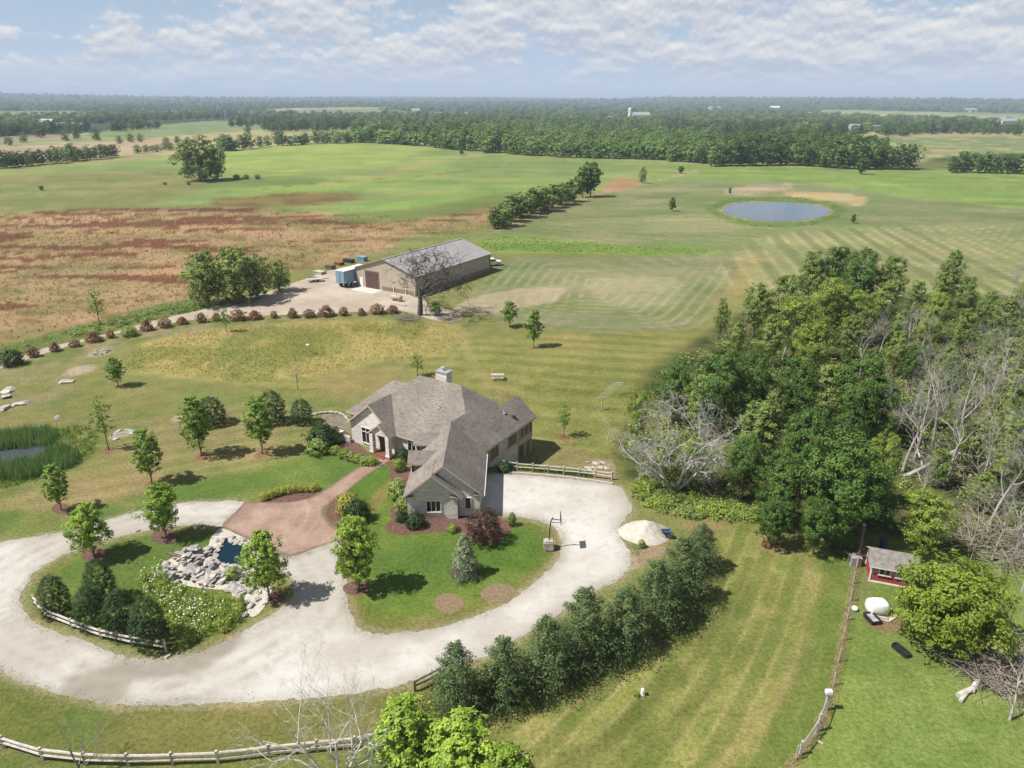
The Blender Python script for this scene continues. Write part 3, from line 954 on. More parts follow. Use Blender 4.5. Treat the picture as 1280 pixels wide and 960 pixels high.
blend((1 - sstep(0.12, 0.4, dW + 0.4 * (NB4 - 0.5))) * (py_ < 62) * 0.8, A(176, 160, 118))
zone([(1084, 778), (1100, 760), (1128, 768), (1122, 788), (1096, 786)], (158, 128, 100), 0.3, 0.4, 0.9)
zone([(1070, 716), (1086, 705), (1090, 735), (1080, 752), (1066, 748)], (138, 140, 90), 0.4, 0.5, 0.7)
zone([(770, 688), (782, 676), (800, 668), (826, 676), (836, 690), (815, 705), (790, 712)], (178, 158, 132), 0.5, 0.8, 0.9, (128, 130, 76), NB1)
zone([(860, 645), (890, 650), (915, 662), (880, 672), (850, 660)], (164, 146, 104), 0.6, 0.8, 0.7)
zone([(945, 668), (985, 672), (1000, 690), (960, 695)], (160, 142, 100), 0.6, 0.8, 0.5)
# wood floor and weedy edge
zone([(806, 470), (850, 440), (905, 405), (960, 380), (1040, 372), (1300, 372), (1500, 400), (1500, 690), (1300, 690), (1180, 690), (1080, 668), (1000, 650), (900, 630), (800, 610), (772, 560)], (74, 92, 42), 2, 2, 1, (112, 112, 66), NB1)
zone([(640, 575), (700, 556), (765, 580), (770, 604), (700, 597), (640, 590)], (150, 140, 96), 0.4, 0.4, 0.7)
zone([(725, 590), (735, 578), (755, 574), (768, 582), (770, 596), (750, 600)], (186, 162, 130), 0.4, 0.5, 0.9)
# bare and thin spots; dusty verge of the drive
for p in ((190, 605), (252, 571), (328, 568), (136, 562), (147, 484), (705, 547), (666, 435)):
    c0 = G(*p); rr = 0.85 if p[1] > 540 else 0.6
    blend(1 - sstep(rr * 0.6, rr * 1.2, np.hypot(px_ - c0[0], py_ - c0[1]) + 0.5 * (NB4 - 0.5)), A(150, 112, 88))
for p, r_ in (((152, 542), 1.3), ((223, 523), 1.0), ((125, 441), 1.8), ((100, 463), 2.0)):
    c0 = G(*p)
    blend((1 - sstep(r_ * 0.6, r_ * 1.2, np.hypot(px_ - c0[0], (py_ - c0[1]) * 0.8) + 0.8 * (NB4 - 0.5))) * 0.85, A(196, 180, 158))
sdD = poly_sd(DRIVE, px_, py_)
sdI = poly_sd(ISLAND, px_, py_)
edge = np.minimum(np.abs(sdD), np.abs(sdI))
blend((1 - sstep(0.0, 0.9, edge + 1.0 * (NB1 - 0.45))) * 0.65 * (rad_ < 110), A(186, 172, 142))
sdP = poly_sd(DITCH, px_, py_)
blend((1 - sstep(0.5, 3.5, sdP + 2 * (NB1 - 0.5))), A(86, 112, 56))
blend((1 - sstep(-0.2, 0.6, sdP + 1 * (NB1 - 0.5))), A(96, 84, 62))
lum = colr @ np.array([0.3, 0.6, 0.1])
colr = (colr + (lum[:, None] - colr) * 0.06) * np.array([1.05, 1.02, 1.0])
exc = np.clip(colr[:, 1] - colr[:, 0], 0, 1)
colr[:, 0] += 0.20 * exc; colr[:, 2] += 0.10 * exc; colr[:, 1] -= 0.06 * exc
streak = fbm(px_ / 60., py_ / 11., 5, 141); streak2 = fbm(px_ / 14., py_ / 14., 4, 143)
amt = 0.10 + 0.30 * sstep(110, 260, rad_)
colr *= (1 + (amt * (streak - .5) * 1.6 + 0.22 * (streak2 - .5)))[:, None] * (1 + (amt * (streak2 - .5))[:, None] * np.array([.6, -.1, .4]))
colr = np.clip(colr, 0.004, 0.8)
rgba = np.concatenate([colr, np.ones((len(colr), 1))], 1)
ground = mesh_obj('ground', grid_mesh('ground', GX, GY, GZ, 'meadow', rgba, wrap=True))
tag(ground, 'farmland of mown lawns, hay fields and weedy meadow reaching the horizon', 'ground', kind='structure')


def sheet(name, outer, holes, z, mat, step=1.0, jit=0.08, wear=None, label=None, cat=None, parent=None, follow=False):
    """a thin draped sheet: outline with an uneven edge, filled on a grid"""
    loops = []
    for lp in [outer] + list(holes):
        L = np.asarray(lp)
        out = []
        for i in range(len(L)):
            a = L[i]; b_ = L[(i + 1) % len(L)]
            n = max(1, int(np.linalg.norm(b_ - a) / max(step * 0.4, 0.12)))
            for k in range(n):
                out.append(a + (b_ - a) * k / n)
        out = np.array(out)
        nx = fbm(out[:, 0] / 0.5, out[:, 1] / 0.5, 3, 5) - 0.5
        ny = fbm(out[:, 0] / 0.5 + 40, out[:, 1] / 0.5, 3, 6) - 0.5
        out = out + np.stack([nx, ny], 1) * jit * 4
        loops.append(out)
    V = []; Ed = []
    for lp in loops:
        i0 = len(V); n = len(lp)
        V += [Vector(p) for p in lp]
        Ed += [(i0 + k, i0 + (k + 1) % n) for k in range(n)]
    O = loops[0]
    xs = np.arange(O[:, 0].min(), O[:, 0].max(), step); ys = np.arange(O[:, 1].min(), O[:, 1].max(), step)
    XX, YY = np.meshgrid(xs, ys)
    XX = XX.ravel() + RNG.uniform(-.2, .2, XX.size) * step; YY = YY.ravel() + RNG.uniform(-.2, .2, YY.size) * step

    def sd_all(x, y):
        s_ = poly_sd(loops[0], x, y)
        for h in loops[1:]:
            s_ = np.maximum(s_, -poly_sd(h, x, y))
        return s_
    s_ = sd_all(XX, YY)
    k = s_ < -step * 0.35
    V += [Vector((a, b_)) for a, b_ in zip(XX[k], YY[k])]
    vo, eo, fo, *_ = delaunay_2d_cdt(V, Ed, [], 0, 1e-5)
    vo = np.array([(p[0], p[1]) for p in vo])
    cen = np.array([vo[list(f)].mean(0) for f in fo])
    keep = sd_all(cen[:, 0], cen[:, 1]) < 0
    F = [tuple(f) for f, kk in zip(fo, keep) if kk]
    me = bpy.data.meshes.new(name)
    zz = (terrain(vo[:, 0], vo[:, 1]) if follow else np.zeros(len(vo))) + z
    me.from_pydata([(p[0], p[1], q) for p, q in zip(vo, zz)], [], F)
    bmn = bmesh.new(); bmn.from_mesh(me)
    bmesh.ops.recalc_face_normals(bmn, faces=bmn.faces)
    if sum(f.normal.z for f in bmn.faces) < 0:
        bmesh.ops.reverse_faces(bmn, faces=bmn.faces)
    bmn.to_mesh(me); bmn.free()
    add_mats(me, mat)
    if wear is not None:
        co = np.array([v_.co[:2] for v_ in me.vertices])
        a = me.attributes.new('wear', 'FLOAT', 'POINT')
        a.data.foreach_set('value', wear(co[:, 0], co[:, 1]).astype(np.float32))
    if mat == 'paving':
        co = np.array([v_.co[:2] for v_ in me.vertices])
        a = me.attributes.new('rim', 'FLOAT', 'POINT')
        a.data.foreach_set('value', (1 - sstep(0.12, 0.34, np.abs(poly_sd(np.asarray(outer), co[:, 0], co[:, 1])))).astype(np.float32))
    o = mesh_obj(name, me, parent)
    if label:
        tag(o, label, cat, kind='structure')
    return o


worn = smooth(GP([(118, 832), (200, 826), (268, 803), (300, 800), (250, 842), (165, 852), (150, 876), (88, 864)]), 4)


def wear_drive(x, y):
    sI = poly_sd(ISLAND, x, y)
    ruts = sum(np.exp(-((sI - d_ - .5 * (fbm(x / 4, y / 4, 2, 93) - .5)) / .28) ** 2) for d_ in (1.5, 2.9, 4.6))
    w = (1 - sstep(-0.5, 0.7, poly_sd(worn, x, y) + 2.0 * (fbm(x, y, 3, 91) - 0.5))) * 0.8
    edge_ = np.minimum(np.abs(poly_sd(DRIVE, x, y)), np.abs(poly_sd(ISLAND, x, y)))
    return np.clip(w + 0.75 * ruts * fbm(x / 1.5, y / 1.5, 3, 94) + 0.45 * (1 - sstep(0.1, 1.3, edge_ + 1.2 * (fbm(x / 1.3, y / 1.3, 3, 95) - 0.5))), 0, 1)


sheet('gravel_driveway', DRIVE, [ISLAND], 0.004, 'gravel', 0.6, 0.12, wear_drive, 'pale crushed limestone driveway looping round the rock pond and up to the garage', 'driveway')


def wear_pave(x, y):
    c0 = G(352, 640)
    r = np.hypot(x - c0[0] + 3.5, y - c0[1] + 1.5)
    ang = np.arctan2(y - c0[1] + 1.5, x - c0[0] + 3.5)
    b_ = np.exp(-((r - 6.3) / 0.16) ** 2) + np.exp(-((r - 7.4) / 0.14) ** 2) * .8 + np.exp(-((r - 5.2) / 0.10) ** 2) * 0.6
    return np.clip(b_, 0, 1) * 0.55 * sstep(-1.2, -0.3, ang) * (1 - sstep(0.5, 1.0, ang)) * fbm(x, y, 3, 97)


sheet('paved_walkway', PAVING, [], 0.012, 'paving', 0.2, 0.01, wear_pave, 'reddish stamped paving fan narrowing to a walk up to the porch', 'walkway')
sheet('barn_yard', LANE, [], 0.004, 'yard_gravel', 1.5, 0.15, None, 'tan gravel barn yard with a narrow lane running along the red shrubs', 'farm yard', follow=True)
for kz, (nm, pl, lb) in enumerate((('mulch_bed', BED_FRONT, 'red mulch bed curving round the gabled garage end'), ('mulch_bed', BED_SIDE, 'narrow mulch bed along the garage side wall by the porch'),
                   ('mulch_bed', BED_WALK, 'small mulch bed in the crook of the paved walk, with a yellow shrub'), ('mulch_bed', BED_FLOWER, 'mulch bed edged with yellow flowers above the paved fan'),
                   ('mulch_bed', BED_LEFT, 'planted mulch bed under the front window left of the porch'))):
    sheet(nm, pl, [], 0.007 + 0.004 * kz, 'mulch', 0.5, 0.05, None, lb.replace('left of', 'beside'), 'mulch bed')


def disc(px, py, rx_px, ry_px):
    c0 = G(px, py)
    out = []
    for k in range(20):
        a = 2 * math.pi * k / 20
        out.append(G(px + rx_px * math.cos(a), py + ry_px * math.sin(a))[:2])
    return np.array(out)


sheet('mulch_bed', disc(561, 754, 18, 12.5), [], 0.007, 'bare_mulch', 0.4, 0.06, None, 'bare round mulch patch in the lawn, the smaller of two', 'mulch bed')
sheet('mulch_bed', disc(623, 742, 22, 12.5), [], 0.007, 'bare_mulch', 0.4, 0.06, None, 'larger bare round mulch patch beside the lawn edge and gravel', 'mulch bed')
for p, lb in (((119, 694), 'red mulch ring round the maple beside the upright evergreens'), ((206, 671), 'red mulch ring round the island maple below the gravel bend'),
              ((338, 746), 'red mulch ring round the maple beside the rock pond'), ((446, 735), 'red mulch ring round the maple at the corner of the front lawn'), ((77, 636), 'red mulch ring round the small tree above the gravel drive'),
              ((580, 716), 'mulch ring round the blue spruce on the front lawn')):
    sheet('mulch_ring', disc(p[0], p[1], 17 if p[0] != 77 else 13, 9 if p[0] != 77 else 7), [], 0.0065, 'mulch', 0.4, 0.05, None, lb, 'mulch ring')
sheet('pond', BIGPOND, [], 0.05, 'pond_water', 4.0, 0.3, None, 'blue-grey farm pond with a grassy bank in the hay field', 'pond')
sheet('ditch_pool', DITCH, [], 0.02, 'ditch_water', 1.0, 0.1, None, 'dark marshy pool ringed by tall green reeds', 'pool')
#==PART3==
# ------------------------------------------------------------------ the brick house
O2 = np.array([-5.85, 75.26])
U2 = np.array([0.530, 0.848]); V2 = np.array([-0.848, 0.530])
SL = 0.826


def HU(u, v, z):
    p = O2 + u * U2 + v * V2
    return np.array([p[0], p[1], z])


def solid_roof(mb, top_faces, outline, th):
    """top_faces: lists of points (shingled); outline: eave/rake loop; adds fascia and soffit in trim"""
    for f in top_faces:
        n = np.cross(np.subtract(f[1], f[0]), np.subtract(f[2], f[1]))
        mb.face(f if n[2] > 0 else f[::-1], 0)
        lo = [np.array(p) - [0, 0, th] for p in f]
        mb.face(lo[::-1] if n[2] > 0 else lo, 1)
    for i in range(len(outline)):
        a = np.array(outline[i], float); b_ = np.array(outline[(i + 1) % len(outline)], float)
        mb.face([a - [0, 0, th], b_ - [0, 0, th], b_, a], 1)


def gable_roof(parent, name, r0, r1, L0, L1, R0, R1, th=0.22, mats=('roof_shingle', 'trim_paint')):
    mb = MB()
    r0, r1, L0, L1, R0, R1 = [np.array(p, float) for p in (r0, r1, L0, L1, R0, R1)]
    solid_roof(mb, [[L0, L1, r1, r0], [R1, R0, r0, r1]], [r0, L0, L1, r1, R1, R0], th)
    return mb.build(name, list(mats), parent)


house = empty('house', (O2[0], O2[1], 0))
tag(house, 'sprawling pale brick ranch house with grey-brown shingle roof', 'house')
# walls
mb = MB()
mb.prism([HU(-5.6, -5.6, 0), HU(3.5, -5.6, 0), HU(5.6, -1.0, 0), HU(5.6, 11.4, 0), HU(-5.6, 11.4, 0)], -2.3, 2.86)
main_wall = mb.build('wall', 'house_brick', house)
mb = MB()
mb.prism([HU(-3.9, 11.0, 0), HU(3.9, 11.0, 0), HU(3.9, 13.9, 0), HU(-3.9, 13.9, 0)], -0.3, 2.86)
mb.build('wall', 'house_brick', house)


def gable_wall(parent, a, b_, z0, ze, zr, thick_dir, t=0.3, name='gable_wall', mat='house_brick'):
    """five-sided wall from a to b (2D), peak at mid"""
    a = np.array(a[:2], float); b_ = np.array(b_[:2], float); m_ = (a + b_) / 2; d = np.array(thick_dir, float) * t
    prof = [(a, z0), (b_, z0), (b_, ze), (m_, zr), (a, ze)]
    F = [np.array([p[0], p[1], z]) for p, z in prof]
    B = [f + [d[0], d[1], 0] for f in F]
    mb = MB()
    n = np.cross(F[1] - F[0], F[2] - F[1])
    if n[0] * d[0] + n[1] * d[1] > 0:
        F = F[::-1]; B = B[::-1]
    mb.face(F); mb.face(B[::-1])
    for i in range(5):
        j = (i + 1) % 5
        mb.face([F[i], B[i], B[j], F[j]])
    return mb.build(name, mat, parent)


# garage wing, its bump-out and gable ends
GXL, GXR, GRX = -9.95, -3.1, -6.53
mb = MB(); mb.prism([(GXL, 60.05), (GXR, 60.05), (GXR, 69.6), (-4.0, 71.5), (GXL, 71.5)], -0.3, 2.86)
gwall = mb.build('wall', 'house_brick', house)
gable_wall(house, (GXL, 60.04), (GXR, 60.04), 0.0, 2.8, 2.8 + SL * 3.42 - 0.05, (0, 1))
mb = MB(); mb.prism([(GXL - .004, 59.5), (-5.2, 59.5), (-5.2, 60.03), (GXL - .004, 60.03)], -0.3, 2.82)
mb.build('wall', 'house_brick', house)
gable_wall(house, (GXL, 59.49), (-5.2, 59.49), 0.0, 2.8, 2.8 + SL * 2.37, (0, 1), 0.5)
for x in (GXL + .06, -5.4):
    for k in range(7):
        mb = MB(); mb.box((x + (.05 if k % 2 else 0) * (1 if x < -8 else -1), 59.5, 0.2 + k * 0.4), (0.46 if k % 2 else 0.36, 0.06, 0.32)); mb.build('quoin', 'house_brick', house)
# boxed eave returns at the gable corners
for x0, x1, yy, zz in ((-10.4, -9.5, 59.02, 2.52), (-5.9, -4.7, 59.02, 2.52), (-3.6, -2.7, 59.56, 2.48)):
    mb = MB(); mb.box(((x0 + x1) / 2, yy + .24, zz), (x1 - x0, 0.46, 0.2)); mb.build('eave_return', 'trim_paint', house)
    mb = MB(); mb.box(((x0 + x1) / 2, yy + .23, zz + .115), (x1 - x0 + .05, 0.5, 0.03)); mb.build('eave_return_cap', 'roof_shingle', house)
# roofs
zr = 7.7; ze = 2.7
mb = MB()
c = [HU(-6.06, -6.05, ze), HU(6.06, -6.05, ze), HU(6.06, 12.0, ze), HU(-6.06, 12.0, ze)]
a_, b_ = HU(0, 0.0, zr), HU(0, 5.95, zr)
solid_roof(mb, [[c[3], c[0], a_, b_], [c[0], c[1], a_], [c[1], c[2], b_, a_], [c[2], c[3], b_]], c, 0.22)
main_roof = mb.build('roof', ['roof_shingle', 'trim_paint'], house)
mb = MB()
c = [HU(-4.3, 3.0, ze), HU(4.3, 3.0, ze), HU(4.3, 14.3, ze), HU(-4.3, 14.3, ze)]
a_, b_ = HU(0, 3.0, ze + 4.3 * SL), HU(0, 10.1, ze + 4.3 * SL)
solid_roof(mb, [[c[3], c[0], a_, b_], [c[1], c[2], b_, a_], [c[2], c[3], b_]], c, 0.22)
mb.build('roof', ['roof_shingle', 'trim_paint'], house)
gable_roof(house, 'roof', HU(-5.35, -2.42, 5.74), HU(-1.0, -2.42, 5.74), HU(-5.35, 1.2, 2.76), HU(-1.0, 1.2, 2.76), HU(-5.35, -6.03, 2.72), HU(-1.0, -6.03, 2.72))
gable_roof(house, 'roof', (GRX, 59.55, 5.80), (GRX, 69.5, 5.80), (-10.38, 59.55, 2.62), (-10.38, 71.9, 2.62), (-2.68, 59.55, 2.62), (-2.68, 68.4, 2.62))
gable_roof(house, 'roof', (-7.57, 59.0, 5.03), (-7.57, 62.2, 5.03), (-10.42, 59.0, 2.66), (-10.42, 62.2, 2.66), (-4.72, 59.0, 2.66), (-4.72, 62.2, 2.66), 0.2)
gable_roof(house, 'roof', HU(-6.5, 8.42, 5.67), HU(-0.6, 8.42, 5.67), HU(-6.5, 12.05, 2.67), HU(-0.6, 12.05, 2.67), HU(-6.5, 4.79, 2.67), HU(-0.6, 4.79, 2.67))
gable_wall(house, HU(-6.12, 11.72, 0), HU(-6.12, 5.12, 0), 0.0, 2.72, 2.72 + SL * 3.3 - 0.02, U2, 0.5)
gable_roof(house, 'roof', HU(-7.3, 6.4, 3.99), HU(-5.9, 6.4, 3.99), HU(-7.3, 8.0, 2.67), HU(-5.9, 8.0, 2.67), HU(-7.3, 4.8, 2.665), HU(-5.9, 4.8, 2.665), 0.2)
gable_wall(house, HU(-7.05, 7.8, 0), HU(-7.05, 4.98, 0), 2.55, 2.70, 3.82, U2, 0.12, 'porch_gable')
for yy in (68.75, 64.45):
    gable_roof(house, 'roof', (-10.5, yy, 4.92), (-7.0, yy, 4.92), (-10.5, yy + 1.15, 3.96), (-7.0, yy + 1.15, 3.96), (-10.5, yy - 1.15, 3.96), (-7.0, yy - 1.15, 3.96), 0.16)
    mb = MB()
    mb.prism([(-10.1, yy - .9), (-7.6, yy - .9), (-7.6, yy + .9), (-10.1, yy + .9)], 2.2, 4.02)
    mb.build('dormer_wall', 'brown_siding', house)
    gable_wall(house, (-10.11, yy + .9), (-10.11, yy - .9), 2.2, 4.03, 4.03 + .9 * SL, (1, 0), 0.2, 'dormer_wall')
# sun room on posts over the walk-out
gable_roof(house, 'roof', HU(-1.0, -3.45, 4.88), HU(6.85, -3.45, 4.88), HU(-1.0, -0.8, 2.68), HU(6.85, -0.8, 2.68), HU(-1.0, -6.12, 2.68), HU(6.85, -6.12, 2.68))
mb = MB(); mb.prism([HU(3.45, -5.75, 0), HU(6.5, -5.75, 0), HU(6.5, -1.15, 0), HU(3.45, -1.15, 0)], 0.0, 2.82)
sunroom = mb.build('sunroom', 'trim_paint', house)
gable_wall(house, HU(6.51, -5.75, 0), HU(6.51, -1.15, 0), 0.0, 2.75, 4.6, -U2, 0.2, 'gable_wall', 'trim_paint')
for (u, v) in ((6.35, -5.6), (6.35, -1.3), (5.0, -5.6)):
    p = HU(u, v, 0)
    mb = MB(); mb.box((p[0], p[1], -1.15), (0.2, 0.2, 2.3), math.atan2(U2[1], U2[0]))
    mb.build('post', 'weathered_wood', house)
# porch columns, floor, door
for v in (5.2, 7.6):
    p = HU(-7.0, v, 0)
    mb = MB(); mb.box((p[0], p[1], 1.3), (0.5, 0.5, 2.6), math.atan2(U2[1], U2[0]))
    mb.box((p[0], p[1], 0.2), (0.62, 0.62, 0.4), math.atan2(U2[1], U2[0]))
    mb.build('column', 'house_brick', house)
mb = MB(); mb.prism([HU(-7.35, 4.75, 0), HU(-6.13, 4.75, 0), HU(-6.13, 7.95, 0), HU(-7.35, 7.95, 0)], 0.0, 0.17)
mb.prism([HU(-7.7, 5.5, 0), HU(-7.36, 5.5, 0), HU(-7.36, 7.3, 0), HU(-7.7, 7.3, 0)], 0.0, 0.09)
mb.build('porch_floor', 'porch_brick', house)
mb = MB(); mb.prism([HU(-6.17, 5.7, 0), HU(-6.125, 5.7, 0), HU(-6.125, 7.3, 0), HU(-6.17, 7.3, 0)], 0.17, 2.45)
door = mb.build('door', 'brown_door', house)
p = HU(-6.2, 5.85, 1.15)
mb = MB(); mb.box(p, (0.05, 0.05, 0.14)); mb.build('handle', 'black_metal', door)


def window(parent, c, right, normal, w, h, cols=2, transom=0.0, frame='white_paint', trim=None, fw=0.07):
    """window at c (centre on the wall face): frame with mullions, recessed panes, sill"""
    c = np.array(c, float); R = np.append(np.array(right, float), 0); N = np.append(np.array(normal, float), 0); Z = np.array([0, 0, 1.])
    ax = (R, -N, Z)
    mb = MB()
    for s_ in (-1, 1):
        mb.box(c + R * s_ * (w / 2 + fw / 2) + N * 0.03, (fw, 0.08, h + 2 * fw), axes=ax)
        mb.box(c + Z * s_ * (h / 2 + fw / 2) + N * 0.03, (w, 0.08, fw), axes=ax)
    for k in range(1, cols):
        mb.box(c + R * (-w / 2 + w * k / cols) + N * 0.028, (0.06, 0.06, h), axes=ax)
    if transom:
        mb.box(c + Z * (h / 2 - transom) + N * 0.026, (w, 0.055, 0.06), axes=ax)
    if trim:
        for s_ in (-1, 1):
            mb.box(c + R * s_ * (w / 2 + fw + .09) + N * 0.02, (0.18, 0.06, h + .5), mi=1, axes=ax)
            mb.box(c + Z * s_ * (h / 2 + fw + .09) + N * 0.02, (w + 2 * fw, 0.06, 0.18), mi=1, axes=ax)
    fr = mb.build('window', [frame, trim or frame], parent)
    for k in range(cols):
        mb = MB()
        mb.box(c + R * (-w / 2 + w * (k + .5) / cols) + N * 0.008, (w / cols - 0.065, 0.012, h - 0.005), axes=ax)
        mb.build('pane', 'glass', fr)
    mb = MB()
    mb.box(c - Z * (h / 2 + fw + 0.03) + N * 0.06, (w + 0.3, 0.14, 0.06), axes=ax)
    mb.build('sill', 'limestone', fr)
    return fr


window(house, HU(-6.135, 9.35, 1.45), V2 * -1, -U2, 1.25, 1.9, 2, 0.5)
window(house, HU(-5.625, 2.9, 1.5), V2 * -1, -U2, 1.1, 1.9, 2, 0.5)
window(house, (-7.55, 59.49, 1.42), (1, 0), (0, -1), 1.35, 1.15, 3)
window(house, (-4.25, 60.04, 1.45), (1, 0), (0, -1), 0.55, 1.2, 1)
window(house, HU(-1.7, -5.615, 1.45), U2, -V2, 1.5, 1.25, 2, 0, 'tan_trim', 'tan_trim')
window(house, HU(2.15, -5.615, 1.45), U2, -V2, 1.5, 1.25, 2, 0, 'tan_trim', 'tan_trim')
for u in (4.0, 4.95, 5.9):
    window(sunroom, HU(u, -5.765, 1.65), U2, -V2, 0.72, 1.3, 1, 0, 'trim_paint')
for yy in (62.2, 65.4):
    mb = MB(); mb.box((GXR + 0.012, yy, 1.1), (0.05, 2.6, 2.2)); gd = mb.build('garage_door', 'white_paint', house)
    for k in range(4):
        mb = MB(); mb.box((GXR + 0.045, yy, 0.28 + 0.54 * k), (0.025, 2.5, 0.48)); mb.build('panel', 'white_paint', gd)
mb = MB(); mb.prism([HU(-3.6, -5.66, 0), HU(-2.75, -5.66, 0), HU(-2.75, -5.605, 0), HU(-3.6, -5.605, 0)], 0.0, 2.05)
mb.build('door', 'tan_trim', house)
p = HU(3.46, -5.62, 0.3)
mb = MB(); mb.box((p[0], p[1], 0.25), (0.16, 0.16, 5.1), math.atan2(U2[1], U2[0])); mb.build('corner_trim', 'trim_paint', house)
# chimney and roof vents
pc = HU(2.0, 3.95, 0)
rz = math.atan2(U2[1], U2[0])
mb = MB(); mb.box((pc[0], pc[1], 6.1), (1.1, 1.6, 3.7), rz)
ch = mb.build('chimney', 'house_brick', main_roof)
mb = MB(); mb.box((pc[0], pc[1], 8.0), (1.25, 1.75, 0.12), rz); mb.build('cap', 'grey_metal', ch)
mb = MB(); mb.tube([(pc[0] - .1, pc[1] + .2, 8.05), (pc[0] - .1, pc[1] + .2, 8.35)], 0.17, 10); mb.tube([(pc[0] - .1, pc[1] + .2, 8.38), (pc[0] - .1, pc[1] + .2, 8.46)], 0.27, 10)
mb.build('flue', 'aluminium', ch)
for (u, v, kind) in ((-2.6, 1.2, 0), (2.6, -4.2, 0), (3.4, -5.0, 1), (3.0, -2.2, 0)):
    zt = zr - SL * max(abs(u) if v >= 0 else 0, -v, abs(u))
    q = HU(u, v, 0)
    mb = MB()
    if kind:
        mb.box((q[0], q[1], zt + 0.12), (0.4, 0.4, 0.28), rz)
    else:
        mb.tube([(q[0], q[1], zt - 0.1), (q[0], q[1], zt + 0.4)], 0.07, 8)
        mb.box((q[0], q[1], zt + 0.02), (0.34, 0.34, 0.06), rz)
    mb.build('roof_vent', 'black_metal' if kind else 'aluminium', main_roof)
mb = MB()
mb.tube([(-2.62, 59.6, 2.5), (-2.62, 68.3, 2.5)], 0.07, 6)
mb.build('gutter', 'white_paint', house)
mb = MB(); mb.tube([(-3.02, 68.3, 2.45), (-3.02, 68.35, 0.1)], 0.05, 6); mb.build('downspout', 'white_paint', house)
# low garden pier beside the front window
pp = HU(-6.6, 13.2, 0)
mb = MB(); mb.box((pp[0], pp[1], 0.55), (0.6, 0.6, 1.1), rz); mb.box((pp[0], pp[1], 1.14), (0.74, 0.74, 0.1), rz)
q = HU(-6.5, 12.35, 0); mb.box((q[0], q[1], 0.4), (0.25, 1.3, 0.8), rz)
tag(mb.build('garden_pier', 'house_brick', None, loc=(pp[0], pp[1], 0)), 'low pale brick pier and wall stub at the house front corner', 'pier')

# ------------------------------------------------------------------ the barn
BW = np.array([0.853, -0.522]); BL = np.array([0.522, 0.853])
B0 = np.array([-34.05, 152.67]); BWID, BLEN, BH, BR = 16.5, 28.0, 4.3, 6.85


def BN(w, l, z):
    p = B0 + w * BW + l * BL
    return np.array([p[0], p[1], z])


barn = empty('barn', (B0[0], B0[1], 0))
tag(barn, 'long tan metal pole barn with grey roof and brown overhead door', 'barn')
mb = MB(); mb.prism([BN(0, 0.02, 0), BN(BWID, 0.02, 0), BN(BWID, BLEN, 0), BN(0, BLEN, 0)], -0.3, BH - 0.05)
bw = mb.build('wall', 'tan_siding', barn)
for l, d in ((0.0, 1), (BLEN, -1)):
    gable_wall(barn, BN(0, l, 0), BN(BWID, l, 0), 0.0, BH - .05, BR - 0.12, BL * d, 0.2, 'gable_wall', 'tan_siding')
rfo = gable_roof(barn, 'roof', BN(BWID / 2, -.4, BR), BN(BWID / 2, BLEN + .4, BR), BN(-.45, -.4, BH - .16), BN(-.45, BLEN + .4, BH - .16), BN(BWID + .45, -.4, BH - .16), BN(BWID + .45, BLEN + .4, BH - .16), 0.16, ('grey_roof_sheet', 'brown_siding'))
mb = MB()
for s_ in (0, 1):
    for k in range(0, 30):
        l = -.2 + k * 0.97
        a_ = BN(BWID / 2, l, BR + .012); b_ = BN(-.45 if s_ else BWID + .45, l, BH - .148)
        mb.bar(a_, b_, 0.05, 0.03)
rb = mb.build('roof_ribs', 'grey_roof_sheet', rfo); tag(rb, kind='stuff')
mb = MB(); mb.bar(BN(BWID / 2, -.42, BR + .03), BN(BWID / 2, BLEN + .42, BR + .03), 0.5, 0.05); mb.build('ridge_cap', 'grey_roof_sheet', rfo)
mb = MB()
rb_z = math.atan2(BW[1], BW[0])
a_ = BN(7.2, -.03, 0); b_ = BN(BWID, -.03, 0)
mb.bar((a_[0], a_[1], 0.45), (b_[0], b_[1], 0.45), 0.07, 0.9)
a_ = BN(BWID + .03, 0, 0); b_ = BN(BWID + .03, BLEN, 0)
mb.bar((a_[0], a_[1], 0.45), (b_[0], b_[1], 0.45), 0.07, 0.9)
mb.build('wainscot', 'brown_siding', barn)
for w, l in ((0, -.02), (BWID, -.02), (BWID, BLEN)):
    q = BN(w, l, 0); mb = MB(); mb.box((q[0], q[1], BH / 2 - .1), (0.22, 0.22, BH - .25), rb_z)
    mb.build('corner_trim', 'brown_siding', barn)
dc = BN(4.55, -.05, 1.95)
mb = MB(); mb.box(dc, (3.9, 0.1, 3.9), rb_z); bd = mb.build('overhead_door', 'brown_siding', barn)
for k in range(6):
    q = BN(4.55, -.115, 0.34 + 0.62 * k)
    mb = MB(); mb.box(q, (3.5, 0.05, 0.57), rb_z); mb.build('panel', 'brown_door', bd)
q = BN(1.45, -.05, 1.05); mb = MB(); mb.box(q, (0.95, 0.08, 2.1), rb_z); mb.build('door', 'white_paint', barn)
for w in (10.6, 13.9, 16.2):
    q = BN(w, -.16, 0.7); mb = MB(); mb.tube([(q[0], q[1], 0.0), (q[0], q[1], 1.3)], 0.09, 8); mb.build('bollard', 'white_paint', barn)
mb = MB(); q = [BN(1.0, -3.4, 0), BN(7.6, -3.4, 0), BN(7.6, -.1, 0), BN(1.0, -.1, 0)]
mb.prism(q, -0.1, 0.05)
tag(mb.build('concrete_apron', 'concrete'), 'pale concrete apron in front of the brown barn door', 'apron', kind='structure')

# ------------------------------------------------------------------ the little red shed
S0 = G(1086, 726)[:2]
SW = np.array([0.947, -0.322]); SD = np.array([0.322, 0.947]); srz = math.atan2(SW[1], SW[0])


def SN(w, d, z):
    p = S0 + w * SW + d * SD
    return np.array([p[0], p[1], z])


